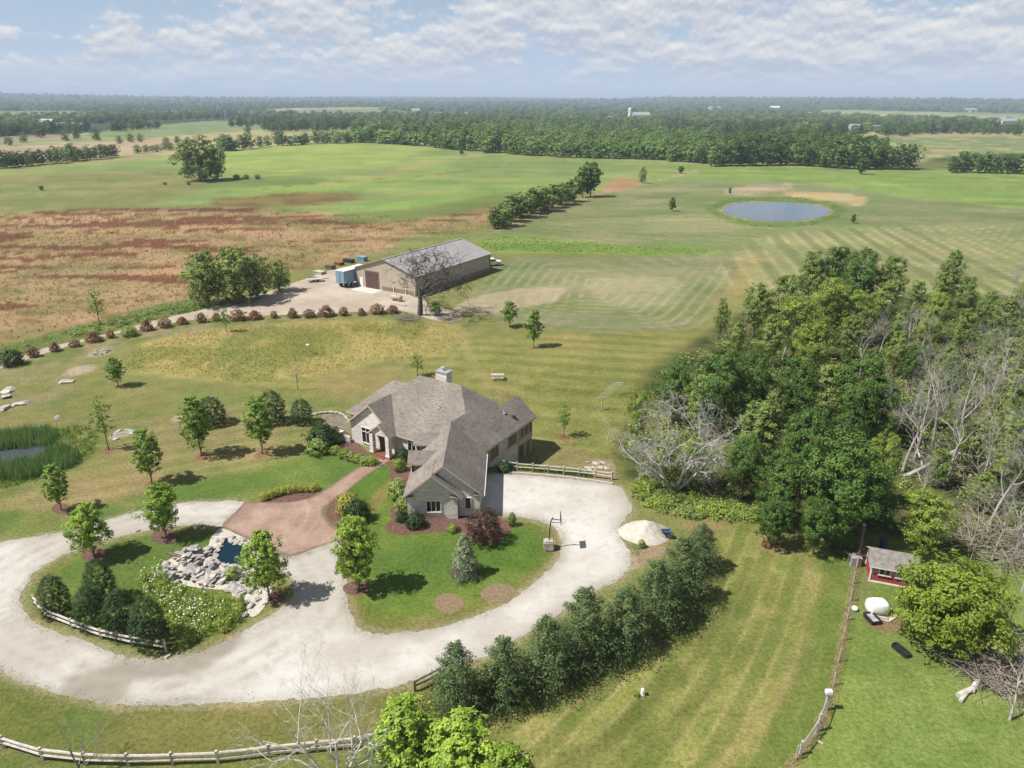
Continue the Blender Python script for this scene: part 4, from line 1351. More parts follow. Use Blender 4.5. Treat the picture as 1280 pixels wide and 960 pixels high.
shed = empty('shed', (S0[0], S0[1], 0))
tag(shed, 'small red garden shed with white trim under the yellow-green tree', 'shed')
mb = MB(); mb.prism([SN(0, 0, 0), SN(3.3, 0, 0), SN(3.3, 2.4, 0), SN(0, 2.4, 0)], 0, 0.85)
mb.build('wall', 'red_paint', shed)
mb = MB(); mb.prism([SN(0.003, .003, 0), SN(3.297, .003, 0), SN(3.297, 2.397, 0), SN(.003, 2.397, 0)], 0.85, 1.78)
mb.build('wall', 'pale_red_paint', shed)
for w in (0, 3.3):
    gable_wall(shed, SN(w, 0, 0), SN(w, 2.4, 0), 0.9, 1.76, 2.5, SW * (1 if w == 0 else -1), 0.1, 'gable_wall', 'pale_red_paint')
gable_roof(shed, 'roof', SN(-.25, 1.2, 2.62), SN(3.55, 1.2, 2.62), SN(-.25, 2.75, 1.68), SN(3.55, 2.75, 1.68), SN(-.25, -.35, 1.68), SN(3.55, -.35, 1.68), 0.1, ('old_shingle', 'white_paint'))
for w, d in ((0, 0), (3.3, 0), (0, 2.4)):
    q = SN(w, d, 0); mb = MB(); mb.box((q[0], q[1], 0.88), (0.12, 0.12, 1.76), srz); mb.build('corner_trim', 'white_paint', shed)
mb = MB()
a_ = SN(0, -.02, 0); b_ = SN(3.3, -.02, 0); mb.bar((a_[0], a_[1], 0.06), (b_[0], b_[1], 0.06), 0.05, 0.12)
mb.build('base_trim', 'white_paint', shed)
window(shed, SN(1.05, -.005, 1.22), SW, -SD, 0.8, 0.62, 2)
window(shed, SN(2.35, -.005, 1.22), SW, -SD, 0.8, 0.62, 2)
#==PART4==
ORD = 'first second third fourth fifth sixth seventh eighth ninth tenth eleventh twelfth thirteenth fourteenth fifteenth sixteenth seventeenth eighteenth nineteenth twentieth'.split()
# ------------------------------------------------------------------ plants
def unit(v):
    v = np.asarray(v, float)
    return v / (np.linalg.norm(v, axis=-1, keepdims=True) + 1e-9)


def leaf_quads(C, N, size, aspect=0.6, rng=RNG, along=None):
    """diamond leaves at centres C facing N"""
    n = len(C)
    r = rng.normal(size=(n, 3)) if along is None else along + 0.35 * rng.normal(size=(n, 3))
    T = unit(r - (r * N).sum(1, keepdims=True) * N)
    B = np.cross(N, T)
    s = (np.asarray(size) * rng.uniform(0.65, 1.3, n))[:, None]
    V = np.stack([C - T * s * .5, C + B * s * aspect * .5 - T * s * .05, C + T * s * .5, C - B * s * aspect * .5 - T * s * .05], 1)
    return V.reshape(-1, 3)


def clumps_to_leaves(P, rad, per, size, center, up=0.35, aspect=0.6, rng=RNG, along_out=False, flat=0.75, rough=0.36):
    """P clump centres, each a tuft of leaves; leaves lean outward and up so that clumps catch the light"""
    n = len(P)
    off = rng.normal(size=(n, per, 3))
    off = unit(off) * rng.uniform(0.25, 1.0, (n, per, 1)) ** 0.6
    off[..., 2] *= flat
    rad = np.asarray(rad) * np.ones(n)
    C = (P[:, None, :] + off * rad[:, None, None]).reshape(-1, 3)
    out = unit(np.repeat(unit(P - center), per, 0) * 0.85 + off.reshape(-1, 3) * 0.6)
    N = unit(out * 0.85 + rng.normal(size=C.shape) * rough + np.array([0, 0, up * 0.6]))
    tint = np.repeat(rng.normal(0.52, 0.16, n), per) + rng.normal(0, 0.13, n * per) + 0.12 * off.reshape(-1, 3)[:, 2]
    V = leaf_quads(C, N, np.full(len(C), size), aspect, rng, out if along_out else None)
    return V, np.clip(tint, 0, 1)


def limb(mb, a, b, r0, r1, rng, sag=0.0, sides=5, seg=3, wob=0.12):
    a = np.asarray(a, float); b = np.asarray(b, float)
    L = np.linalg.norm(b - a)
    pts = []; rr = []
    for k in range(seg + 1):
        t_ = k / seg
        p = a + (b - a) * t_ + rng.normal(size=3) * wob * L * math.sin(math.pi * t_) * 0.5
        p[2] += sag * L * math.sin(math.pi * t_)
        pts.append(p); rr.append(r0 + (r1 - r0) * t_)
    mb.tube(pts, rr, sides)


def broad_tree(seed, H, R, cb, lobes, clumps, per, leaf, lobe_r=0.42, trunk_r=0.22, crown_mat='leaf_mid', bark='bark', up=0.35, shape='round'):
    """returns (trunk mesh, crown mesh), base at the origin"""
    rng = np.random.default_rng(seed)
    Hc = H * (1 - cb)
    L = []
    for k in range(lobes):
        t_ = (k + 0.5) / lobes
        if shape == 'round':
            prof = math.sin(math.pi * (0.12 + 0.80 * t_)) ** 0.6
        elif shape == 'oval':
            prof = math.sin(math.pi * (0.15 + 0.80 * t_)) ** 0.8
        else:
            prof = (1.05 - t_) ** 0.7
        a = k * 2.399 + rng.uniform(-.5, .5)
        rr = R * prof * rng.uniform(0.35, 0.78)
        L.append((rr * math.cos(a), rr * math.sin(a), H * cb + Hc * (0.10 + 0.80 * t_), R * lobe_r * rng.uniform(0.75, 1.25) * (0.65 + 0.35 * prof)))
    L = np.array(L)
    cen = np.array([0, 0, H * (cb + 0.45 * (1 - cb))])
    Ps = []; Rs = []
    for x, y, z, r in L:
        d = unit(rng.normal(size=(clumps, 3)) + np.array([0, 0, 0.35]))
        rad = r * rng.uniform(0.62, 1.05, (clumps, 1))
        P = np.array([x, y, z]) + d * rad * np.array([1, 1, 0.85])
        Ps.append(P); Rs.append(np.full(clumps, r * 0.34))
    P = np.concatenate(Ps); Rd = np.concatenate(Rs)
    P[:, 2] = np.maximum(P[:, 2], H * cb * 0.6)
    V, tint = clumps_to_leaves(P, Rd, per, leaf, cen, up, rng=rng)
    crown = quads_mesh('crown', V, crown_mat, tint)
    mb = MB()
    top = np.array([rng.normal() * .15, rng.normal() * .15, H * (cb + 0.62 * (1 - cb))])
    mb.tube([(0, 0, -0.15), (0, 0, H * 0.04), (rng.normal() * .06, rng.normal() * .06, H * cb * 0.8), top * [.6, .6, .75], top],
            [trunk_r * 1.5, trunk_r, trunk_r * 0.8, trunk_r * 0.55, trunk_r * 0.2], 8)
    for x, y, z, r in L:
        z0 = min(max(H * cb * 0.7, z - R * 0.7), H * 0.85)
        limb(mb, (0, 0, z0), (x, y, z), trunk_r * 0.45, trunk_r * 0.08, rng, 0.06)
    return mb.mesh('trunk', bark, smooth_=True), crown


def conifer(seed, H, R, cb, tiers, per_tier, per, leaf, mat, power=0.85, aspect=0.3, droop=-0.15, trunk_r=0.12, core=True, rag=0.18, flat=0.6):
    rng = np.random.default_rng(seed)
    P = []; Rd = []
    mb = MB()
    mb.tube([(0, 0, -.1), (0, 0, H * .5), (0, 0, H * .97)], [trunk_r, trunk_r * .6, 0.02], 7)
    for k in range(tiers):
        t_ = (k + 0.3) / tiers
        z = H * (cb + (1 - cb) * t_)
        r = R * (1 - t_) ** power * rng.uniform(1 - rag, 1 + rag) + 0.03
        m_ = max(3, int(per_tier * (0.25 + 0.75 * (1 - t_))))
        a0 = rng.uniform(0, 6.28)
        for q in range(m_):
            a = a0 + 2 * math.pi * q / m_ + rng.normal() * 0.25
            rr = r * rng.uniform(0.8, 1.12)
            for s_ in (0.45, 0.75, 1.0):
                P.append((rr * s_ * math.cos(a), rr * s_ * math.sin(a), z + droop * rr * s_ * s_ + rng.normal() * .05 * H / tiers))
                Rd.append(max(0.1, 0.30 * R * (0.35 + 0.65 * (1 - t_)) * (1.15 - 0.35 * s_)))
            if q % 2 == 0:
                mb.tube([(0, 0, z), (rr * .9 * math.cos(a), rr * .9 * math.sin(a), z + droop * rr)], [trunk_r * .22, 0.012], 4, cap=False)
    P.append((0, 0, H * .97)); Rd.append(0.12)
    P = np.array(P); Rd = np.array(Rd)
    V, tint = clumps_to_leaves(P, Rd, per, leaf, np.array([0, 0, H * .3]), 0.35, aspect, rng, True, flat)
    return mb.mesh('trunk', 'bark', smooth_=True), quads_mesh('crown', V, mat, tint)


def shrub(seed, H, R, n, per, leaf, mat, shape=1.0, aspect=0.6, base=0.05, up=0.3, lump=0.14, stems=True):
    """dense shrub: clumps over an egg-shaped shell; shape >1 pointed, <1 globe"""
    rng = np.random.default_rng(seed)
    t_ = (np.arange(n) + .5) / n
    a = np.arange(n) * 2.399963 + rng.normal(0, .2, n)
    zz = base + (1 - base) * t_
    if shape == 1.5:                                    # egg: widest low down, rounded top
        prof = np.sqrt(np.clip(1 - np.where(t_ > .35, (t_ - .35) / .66, (.35 - t_) / .62) ** 2, 0, 1))
    else:
        prof = np.sin(np.pi * np.clip(0.16 + 0.84 * t_ ** (1 / shape) if shape < 1 else 0.22 + 0.78 * t_, 0, 1)) ** (0.6 if shape <= 1 else 0.8)
    if shape > 1 and shape != 1.5:
        prof = np.minimum(prof, (1.02 - t_) ** (0.55))
    r = R * prof * (1 + rng.normal(0, lump, n)) * rng.uniform(0.72, 1.0, n)
    P = np.stack([r * np.cos(a), r * np.sin(a), H * zz * (1 + rng.normal(0, 0.03, n))], 1)
    V, tint = clumps_to_leaves(P, np.full(n, max(0.10, 1.7 * R / math.sqrt(n) + 0.04)), per, leaf, np.array([0, 0, H * .4]), up, aspect, rng, rough=0.22)
    V[:, 2] = np.maximum(V[:, 2], 0.01)
    mb = MB()
    for k in range(5):
        q = 2 * math.pi * k / 5
        mb.tube([(0.04 * math.cos(q), .04 * math.sin(q), -.05), (R * .5 * math.cos(q), R * .5 * math.sin(q), H * .6)], [0.035, 0.012], 4, cap=False)
    return mb.mesh('stem', 'bark'), quads_mesh('foliage', V, mat, tint)


def bare_tree(seed, H, spread, trunk_r, depth=4, kids=(3, 4), sides0=7, up=0.35, first=0.35, ratio=0.62, twist=0.5, lean=(0, 0), gravity=0.0, tf=0.48, into=None, rmin=0.007, keep=0.72):
    """leafless tree: (trunk mesh, branches mesh)"""
    rng = np.random.default_rng(seed)
    tb, bb = into or (MB(), MB())

    def grow(p, d, L, r, k, mb):
        seg = 4 if k <= 1 else 3
        pts = [p]; rr = [r]
        q = p.copy(); dd = d.copy()
        for s_ in range(seg):
            dd = unit(dd + rng.normal(size=3) * (0.05 if k == 0 else 0.16 * (1 + k * .5)) + np.array([0, 0, up * 0.12 - gravity * 0.1 * k]))
            q = q + dd * L / seg
            pts.append(q.copy()); rr.append(r * (1 - (0.55 if k < depth else 0.8) * (s_ + 1) / seg))
        mb.tube(pts, rr, max(3, sides0 - 2 * k), cap=False)
        if k >= depth:
            return
        n = rng.integers(kids[0], kids[1] + 1) + (1 if k == 0 else 0)
        for j in range(n):
            f = rng.uniform(first if k == 0 else 0.3, 1.0) if j > 0 else 1.0
            i = f * seg; i0 = min(int(i), seg - 1)
            s0 = pts[i0] + (pts[i0 + 1] - pts[i0]) * (i - i0)
            rs = rr[i0] + (rr[i0 + 1] - rr[i0]) * (i - i0)
            side = rng.normal(size=3); side -= (side @ dd) * dd; side = unit(side)
            nd = unit(dd * (1 - twist * .6) + side * spread * rng.uniform(.6, 1.2) + np.array([0, 0, up * .4]))
            grow(s0, nd, L * ratio * rng.uniform(.7, 1.2), max(rmin, rs * keep), k + 1, bb)
    grow(np.array([0, 0, -0.2]), unit([lean[0], lean[1], 1]), H * tf, trunk_r, 0, tb)
    return tb, bb


def plant(name, meshes, label, cat, base, height, proto_h, rz=None, group=None, parts=('trunk', 'crown'), wide=1.0):
    o = empty(name, base, rnd.uniform(0, 6.28) if rz is None else rz)
    s_ = height / proto_h
    o.scale = (s_ * wide, s_ * wide, s_)
    for pn, me in zip(parts, meshes):
        mesh_obj(pn, me, o)
    return tag(o, label, cat, group)


def by_px(bx, by_, ty):
    p = G(bx, by_)
    return p, height_to(p, ty)


# young maples and other trees in the yard ---------------------------------------------------
maple = [broad_tree(100 + k, 7.0, 2.0, 0.13, 24, 15, 24, 0.21, 0.44, 0.09, 'leaf_maple', up=0.4, shape='oval') for k in range(4)]
young = [broad_tree(120 + k, 6.5, 1.6, 0.15, 20, 13, 20, 0.20, 0.46, 0.08, 'leaf_young', up=0.4, shape='oval') for k in range(3)]
thin = [broad_tree(140 + k, 6.5, 1.3, 0.25, 12, 9, 12, 0.19, 0.5, 0.07, 'leaf_young', up=0.4, shape='oval') for k in range(2)]
YARD = [
    (119, 697, 628, maple[0], 'bright green young maple beside the upright evergreens on the island', 1.12),
    (208, 672, 602, maple[1], 'bright green young maple on the island below the gravel bend', 1.0),
    (337, 749, 661, maple[2], 'bright green young maple between the rock pond and the gravel', 0.95),
    (449, 737, 642, maple[3], 'bright green young maple at the gravel corner of the front lawn', 0.9),
    (190, 604, 532, young[0], 'leafy young tree with a dark trunk on the mown lawn above the gravel bend', 1.05),
    (252, 570, 492, young[1], 'leafy young tree in front of a dark evergreen, farther from the porch', 1.05),
    (328, 567, 493, young[2], 'leafy young tree in front of a dark evergreen, nearer the porch', 1.05),
    (77, 638, 577, young[0], 'small leafy tree in a mulch ring beside the reeds and gravel', 1.0),
    (136, 562, 494, thin[0], 'thin leaning sapling between the reeds and the pale stone slab', 1.0),
    (148, 483, 445, young[1], 'small round-topped tree on the lawn near the rubble patch', 1.25),
    (283, 415, 382, thin[1], 'wispy sapling beside the lane in the row of red shrubs', 1.3),
    (522, 470, 440, thin[0], 'sparse green sapling standing behind the house roof', 1.7),
    (637, 409, 375, young[2], 'small broad young tree at the edge of the striped field', 1.35),
    (667, 434, 384, young[0], 'narrow upright young tree on the striped back lawn', 0.95),
    (705, 546, 503, thin[1], 'half-bare sapling on the back lawn behind the gravel parking', 1.1),
    (125, 406, 360, thin[0], 'lopsided sparse tree at the lane edge beside the red-brown field', 1.2),
    (544, 394, 377, young[1], 'low bushy tree beside the dead tree by the barn', 2.2),
]
for bx, by_, ty, pr, lb, wd in YARD:
    p, h = by_px(bx, by_, ty)
    plant('yard_tree', pr, lb, 'tree', p, h, 7.0 if pr in maple else 6.5, wide=wd)
p, h = by_px(373, 488, 434)
tb, bb = bare_tree(5, 5.0, 0.55, 0.06, 3, (3, 4), 5, 0.7)
plant('bare_sapling', (tb.mesh('trunk', 'twig'), bb.mesh('branches', 'twig')), 'bare grey sapling standing in the golden grass', 'tree', p, h, 5.0, parts=('trunk', 'branches'))

# evergreens
arbor = [shrub(200 + k, 3.2, 1.12, 420, 26, 0.09, 'needle_dark', 1.5, 0.45, 0.02, 0.3, 0.03) for k in range(2)]
for k, (bx, by_, ty, lb) in enumerate((
        (73, 768, 722, 'dark upright evergreen at the gravel end of the rail fence'), (129, 752, 703, 'dark upright evergreen set back behind the others by the flower patch'),
        (118, 784, 736, 'dark upright evergreen second along the rail fence from its gravel end'), (157, 793, 740, 'dark upright evergreen between two others along the rail fence, beside the flowers'),
        (192, 808, 751, 'dark upright evergreen at the corner post end of the rail fence'))):
    p, h = by_px(bx, by_, ty)
    plant('upright_evergreen', arbor[k % 2], lb, 'evergreen', p, h, 3.2, group='upright evergreens on the island', parts=('stem', 'foliage'), wide=0.95)
for bx, by_, ty, lb, wd in ((266, 530, 498, 'dark evergreen behind the leafy tree farther from the porch', 1.5), (341, 528, 490, 'dark evergreen behind the leafy tree nearer the porch', 1.25), (378, 529, 500, 'small dark evergreen alone on the lawn near the house', 1.25)):
    p, h = by_px(bx, by_, ty)
    plant('lawn_evergreen', arbor[0], lb, 'evergreen', p, h, 3.2, parts=('stem', 'foliage'), wide=wd)
pine = [conifer(220 + k, 7.0, 2.9, 0.0, 18, 14, 21, 0.26, 'needle_pine', 0.60, 0.3, 0.06, 0.14, rag=0.22, flat=0.8) for k in range(3)]
for k, (bx, by_, ty, wd, lb) in enumerate((
        (572, 888, 803, 0.95, 'bushy pine at the rail fence end of the row along the gravel'), (630, 876, 797, 1.05, 'bushy pine second along the gravel from the rail fence end'),
        (682, 855, 771, 1.0, 'bushy pine third along the gravel from the rail fence end'), (728, 826, 735, 1.0, 'tall bushy pine fourth along the gravel from the rail fence end'),
        (777, 812, 735, 1.1, 'bushy pine fifth along the gravel from the rail fence end'), (817, 782, 700, 1.05, 'bushy pine sixth along the gravel from the rail fence end'),
        (848, 752, 672, 1.0, 'bushy pine next to last along the gravel towards the sand pile'), (874, 712, 655, 1.1, 'last and smallest bushy pine of the row, below the sand pile'))):
    p, h = by_px(bx, by_, ty)
    plant('pine_tree', pine[k % 3], lb, 'pine', p, h, 7.0, group='pines along the drive', wide=wd)
spr = conifer(240, 4.5, 1.25, 0.03, 16, 11, 14, 0.22, 'needle_spruce', 0.8, 0.25, -0.12, 0.08, rag=0.1)
p, h = by_px(581, 719, 666)
plant('blue_spruce', spr, 'small pale blue spruce alone on the front lawn', 'spruce', p, h, 4.5, wide=1.2)

# shrubs round the house
def shrub_at(name, pr, ph, bx, by_, ty, label, cat='shrub', wide=1.0, group=None):
    p, h = by_px(bx, by_, ty)
    return plant(name, pr, label, cat, p, h, ph, parts=('stem', 'foliage'), wide=wide, group=group)


globe_dark = shrub(300, 1.5, 1.0, 90, 22, 0.16, 'needle_dark', 0.9)
globe_green = shrub(301, 1.5, 1.0, 80, 18, 0.17, 'leaf_mid', 0.9)
globe_yellow = shrub(302, 1.5, 1.0, 80, 18, 0.17, 'leaf_flower', 0.9)
globe_light = shrub(303, 1.5, 1.0, 80, 18, 0.18, 'leaf_light', 0.9)
weep = shrub(304, 2.6, 1.7, 130, 26, 0.24, 'leaf_purple', 0.8, 0.3, 0.02, -0.1, 0.12)
shrub_at('weeping_shrub', weep, 2.6, 605, 677, 639, 'wide weeping shrub with dark purple-brown leaves at the garage corner', wide=0.8)
for bx, by_, ty, pr, lb, w in (
        (519, 658, 642, globe_dark, 'round dark shrub against the garage gable below its window', 1.0), (502, 651, 640, globe_dark, 'small dark shrub at the corner of the garage gable', 0.9),
        (447, 650, 627, globe_dark, 'round purple-dark shrub in the walk bed', 0.9), (436, 642, 618, globe_yellow, 'yellow-leaved shrub in the crook of the paved walk', 0.9),
        (436, 668, 648, globe_light, 'pale green leafy shrub in front of the dark walk shrub', 1.0), (499, 622, 600, globe_green, 'grey-green shrub along the garage side bed', 0.9),
        (505, 640, 622, globe_green, 'lush green shrub by the garage corner in the side bed', 0.9), (505, 577, 562, globe_dark, 'dark shrub beside the porch column', 1.0),
        (499, 588, 574, globe_light, 'small light shrub below the porch shrub', 0.8), (404, 556, 533, globe_dark, 'dark feathery shrub at the far corner of the house bed', 1.2),
        (418, 552, 538, globe_green, 'mid green shrub beside the garden pier', 1.2), (398, 566, 550, globe_green, 'spreading green shrub at the lawn edge of the house bed', 1.3),
        (640, 657, 641, globe_green, 'narrow upright green shrub at the gravel end of the mulch bed', 0.45), (566, 664, 656, globe_light, 'low leafy plant in the mulch below the garage gable', 1.2),
        (632, 588, 578, globe_dark, 'low dark shrub at the fence end beside the house wall', 1.5)):
    shrub_at('garden_shrub', pr, 1.5, bx, by_, ty, lb, wide=w)
for k, (bx, by_) in enumerate(((420, 567), (430, 571), (440, 574), (449, 577), (457, 580), (465, 580))):
    shrub_at('hosta', globe_light if k % 2 else globe_green, 1.5, bx, by_, by_ - 9, '%s low leafy plant under the front window counted from the far corner' % ORD[k], 'plant', 1.3, 'plants under the front window')
for k in range(9):
    f = k / 8
    bx = 331 + f * 61; by_ = 624 - 11 * f + 3.5 * math.sin(f * 3.1) * -1
    shrub_at('yellow_flower', globe_yellow, 1.5, bx, by_, by_ - 8, '%s yellow-flowering clump of the bed edge counted towards the walk' % ORD[k], 'flower', 1.25, 'yellow flowers edging the bed')

# red shrubs along the lane
redb = [shrub(310 + k, 2.0, 1.25, 60, 16, 0.26, 'leaf_red', 1.3 if k else 0.9) for k in range(2)]
LANE_SHRUBS = [(42, 442), (69, 435), (94, 429), (118, 423), (139, 418.5), (184, 409), (206, 405), (228, 401), (252, 399), (271, 397), (298, 396), (319, 395), (343, 393.5),
               (366, 393), (387, 392.5), (408, 391), (430, 390.5), (452, 390), (472, 388), (491, 387.5)]
for k, (bx, by_) in enumerate(LANE_SHRUBS):
    shrub_at('red_shrub', redb[k % 2], 2.0, bx, by_ + 4, by_ - 8.5 + (k * 7 % 5), '%s russet shrub along the lane counted from the dark green end shrub' % ORD[k], 'shrub', 0.85 + 0.2 * (k * 5 % 4), 'red shrubs along the lane')
shrub_at('green_shrub', globe_dark, 1.5, 16, 456, 439, 'round dark green shrub ending the row of russet shrubs', wide=1.15)
shrub_at('green_shrub', globe_green, 1.5, 162, 420, 408, 'olive green shrub among the russet row beside the lane', wide=1.2)

# big trees ----------------------------------------------------------------------------------
wood_dark = [broad_tree(400 + k, 12.0, 4.4, 0.16, 22, 20, 36, 0.28, 0.40, 0.22, 'leaf_dark', up=0.4) for k in range(4)]
wood_mid = [broad_tree(420 + k, 12.0, 3.6, 0.14, 22, 18, 34, 0.26, 0.40, 0.2, 'leaf_mid', up=0.4, shape='oval') for k in range(3)]
wood_light = [broad_tree(440 + k, 11.0, 4.0, 0.14, 20, 19, 34, 0.26, 0.40, 0.2, 'leaf_light', up=0.45) for k in range(2)]
yellow = broad_tree(460, 7.0, 4.6, 0.10, 26, 20, 30, 0.27, 0.36, 0.2, 'leaf_yellow', up=0.5)


def by_top(name, pr, ph, tx, ty, h, label, wide=1.0, group=None):
    p = at(tx, ty, h * 0.97)
    z = float(terrain(p[0], p[1]))
    return plant(name, pr, label, 'tree', (p[0], p[1], z), h - z, ph, wide=wide, group=group)


WOODS = [  # crown-top pixel, height, kind, width
    (905, 372, 8, 'm', .7), (950, 352, 10, 'm', 1.0), (985, 342, 11, 'm', 1.0), (1020, 313, 12, 'm', 1.1), (1050, 306, 12.5, 'd', 1.0), (1084, 312, 12, 'd', 1.0), (1120, 320, 12, 'm', 1.1),
    (1003, 370, 11, 'l', 1.05), (1046, 348, 11.5, 'l', 1.05), (1081, 362, 10.5, 'l', 1.0), (968, 392, 9, 'm', .9), (1110, 352, 10, 'm', 1.0), (1020, 404, 9.5, 'l', .95),
    (1197, 311, 12, 'm', .8), (1215, 345, 9, 'm', .8), (1150, 350, 8, 'm', .9), (1175, 366, 9, 'l', .85), (1165, 395, 8, 'l', .8),
    (848, 452, 9, 'd', 1.0), (884, 464, 9, 'm', 1.1), (906, 436, 12, 'd', .95), (945, 440, 11, 'd', 1.0), (1003, 448, 10.5, 'd', .95), (1046, 455, 10, 'm', 1.1), (1085, 440, 11.5, 'd', .95), (1106, 474, 9, 'd', .95),
    (958, 500, 9.5, 'm', 1.1), (1018, 510, 10, 'd', .9), (1068, 505, 8, 'd', .9), (938, 548, 7.5, 'd', 1.0), (985, 566, 8.5, 'd', 1.0), (1062, 546, 11, 'd', 1.2), (1100, 588, 8, 'd', 1.0), (1030, 622, 6, 'd', 1.0), (972, 622, 5.5, 'd', 1.0), (1113, 540, 8.5, 'l', .6),
    (1264, 372, 10, 'm', .9), (1276, 460, 10, 'm', .9), (1262, 505, 7, 'l', .9), (1240, 425, 7, 'm', .8), (1190, 430, 7, 'm', .8),
    (800, 486, 6, 'l', .55), (1150, 430, 7, 'd', .8), (1140, 500, 6, 'd', .9), (1180, 560, 5, 'm', 1.0), (1215, 480, 6, 'm', .9), (1235, 590, 5, 'm', 1.0),
]
WOODS += [(1130, 385, 8, 'm', .9), (1212, 385, 8, 'm', .9), (1242, 362, 8, 'm', .9), (1226, 520, 7, 'm', .9), (1256, 560, 6, 'l', .9), (1200, 452, 7, 'd', .8), (1272, 420, 9, 'm', .9), (1182, 340, 9, 'm', .9),
          (1070, 392, 9, 'm', .8), (925, 400, 8, 'm', .7), (1280, 520, 8, 'm', .9), (1160, 480, 6, 'm', .8), (1128, 412, 8, 'm', .8), (1290, 345, 9, 'm', .9)]
KN = {'d': (wood_dark, 12.0, 'dark green broadleaf tree'), 'm': (wood_mid, 12.0, 'mid green loose-crowned tree'), 'l': (wood_light, 11.0, 'light yellow-green tree')}
for k, (tx, ty, h, kd, wd) in enumerate(WOODS):
    prs, ph, lb = KN[kd]
    wd *= {'d': 0.80, 'm': 0.95, 'l': 0.9}[kd]; h *= rnd.uniform(0.93, 1.07)
    where = ('behind the bleached half-dead tree' if tx < 915 and ty > 430 else 'fronting the wood above the mown slope' if ty > 535 and tx < 1120 else 'among the leafless trees at the shed end of the wood' if ty > 470 and tx > 1120
             else 'among the leafless trees beside the bean field' if tx > 1120 else 'on the hay field edge of the wood' if ty < 356 else 'in the pale upper half of the wood' if ty < 432 else 'in the dark heart of the wood')
    by_top('wood_tree', prs[k % len(prs)], ph, tx, ty, h, lb + ' ' + where, wd, lb + 's ' + where)
p = G(1178, 800)
plant('yellow_green_tree', yellow, 'broad yellow-green tree overhanging the red shed', 'tree', p, 6.6, 7.0, rz=0.4, wide=1.06)
by_top('leafy_tree', wood_light[0], 11.0, 1168, 618, 6.5, 'light green tree standing behind the red shed', 1.05)
p = at(560, 880, 5.4)
plant('leafy_tree', maple[1], 'bright green tree top rising beside the bottom rail fence below the pines', 'tree', (at(505, 885, 6.0)[0], at(505, 885, 6.0)[1], 0), 6.2, 7.0, wide=1.25)
plant('leafy_tree', maple[3], 'lower bright green tree top beside the taller one at the rail fence', 'tree', (at(572, 908, 5.4)[0], at(572, 908, 5.4)[1], 0), 5.6, 7.0, wide=1.7)
plant('leafy_tree', maple[2], 'sprig-like low green tree top ending the clump by the rail fence', 'tree', (at(625, 938, 4.4)[0], at(625, 938, 4.4)[1], 0), 4.6, 7.0, wide=1.4)

# dead trees
def dead(name, seed, label, base, h, ph, mat='dead_bark', wide=1.0, group=None, rz=None, **kw):
    tb, bb = bare_tree(seed, ph, **kw)
    return plant(name, (tb.mesh('trunk', mat, smooth_=True), bb.mesh('branches', mat, smooth_=True)), label, 'tree', base, h, ph, rz, group, ('trunk', 'branches'), wide)


p, h = by_px(525, 394, 308)
dead('dead_tree', 21, 'gnarled leafless dead tree standing in front of the barn', p, h * 1.15, 13.0, 'dark_twig', 1.2, spread=1.0, trunk_r=0.42, depth=5, kids=(3, 4), sides0=9, up=0.34, first=0.65, ratio=0.80, twist=0.5, tf=0.36, rmin=0.04, keep=0.76)
p, h = by_px(425, 985, 838)
tb, bb = MB(), MB()
for k, (lx, ly) in enumerate(((-.55, .1), (.02, 0), (.5, -.1))):
    bare_tree(950 + k, 7.5, spread=0.6, trunk_r=0.11, depth=4, kids=(3, 4), sides0=7, up=0.6, first=0.2, ratio=0.66, twist=0.45, lean=(lx, ly), into=(tb, bb))
plant('dead_tree', (tb.mesh('trunk', 'bleached_bark', smooth_=True), bb.mesh('branches', 'bleached_bark', smooth_=True)), 'slender leafless tree with forked pale limbs by the bottom rail fence', 'tree', p, h * 1.05, 8.0, 0.0, None, ('trunk', 'branches'))
p, h = by_px(105, 975, 880)
dead('dead_tree', 35, 'thin wispy leafless sapling behind the bottom rail fence', p, h, 5.0, 'twig', 1.2, spread=0.8, trunk_r=0.05, depth=3, kids=(3, 4), sides0=5, up=0.5, first=0.2)
p = G(843, 612)
tb, bb = MB(), MB()
for k, (lx, ly, hh_) in enumerate(((-1.1, -.2, 8.0), (-.65, -.5, 8.5), (-.25, .2, 9.5), (.15, -.35, 9.5), (.55, .2, 9.0), (.95, -.4, 8.0), (1.25, .1, 7.5))):
    bare_tree(900 + k, hh_, spread=0.6, trunk_r=0.15, depth=5, kids=(3, 4), sides0=7, up=0.30, first=0.2, ratio=0.62, twist=0.5, lean=(lx, ly), into=(tb, bb))
dl = plant('half_dead_tree', (tb.mesh('trunk', 'bleached_bark', smooth_=True), bb.mesh('branches', 'bleached_bark', smooth_=True)), 'half-dead spreading tree with bleached bare limbs and ivy-green leaves', 'tree', p, 11.6, 9.0, 0.0, None, ('trunk', 'branches'))
rng_ = np.random.default_rng(42)
P = np.stack([rng_.normal(0, 2.0, 80), rng_.normal(0.6, 1.3, 80), rng_.uniform(0.8, 5.5, 80)], 1)
V, tint = clumps_to_leaves(P, np.full(80, 0.6), 34, 0.26, np.array([0, 0, 3.]), 0.4, rng=rng_)
mesh_obj('crown', quads_mesh('crown', V, 'leaf_mid', tint), dl)
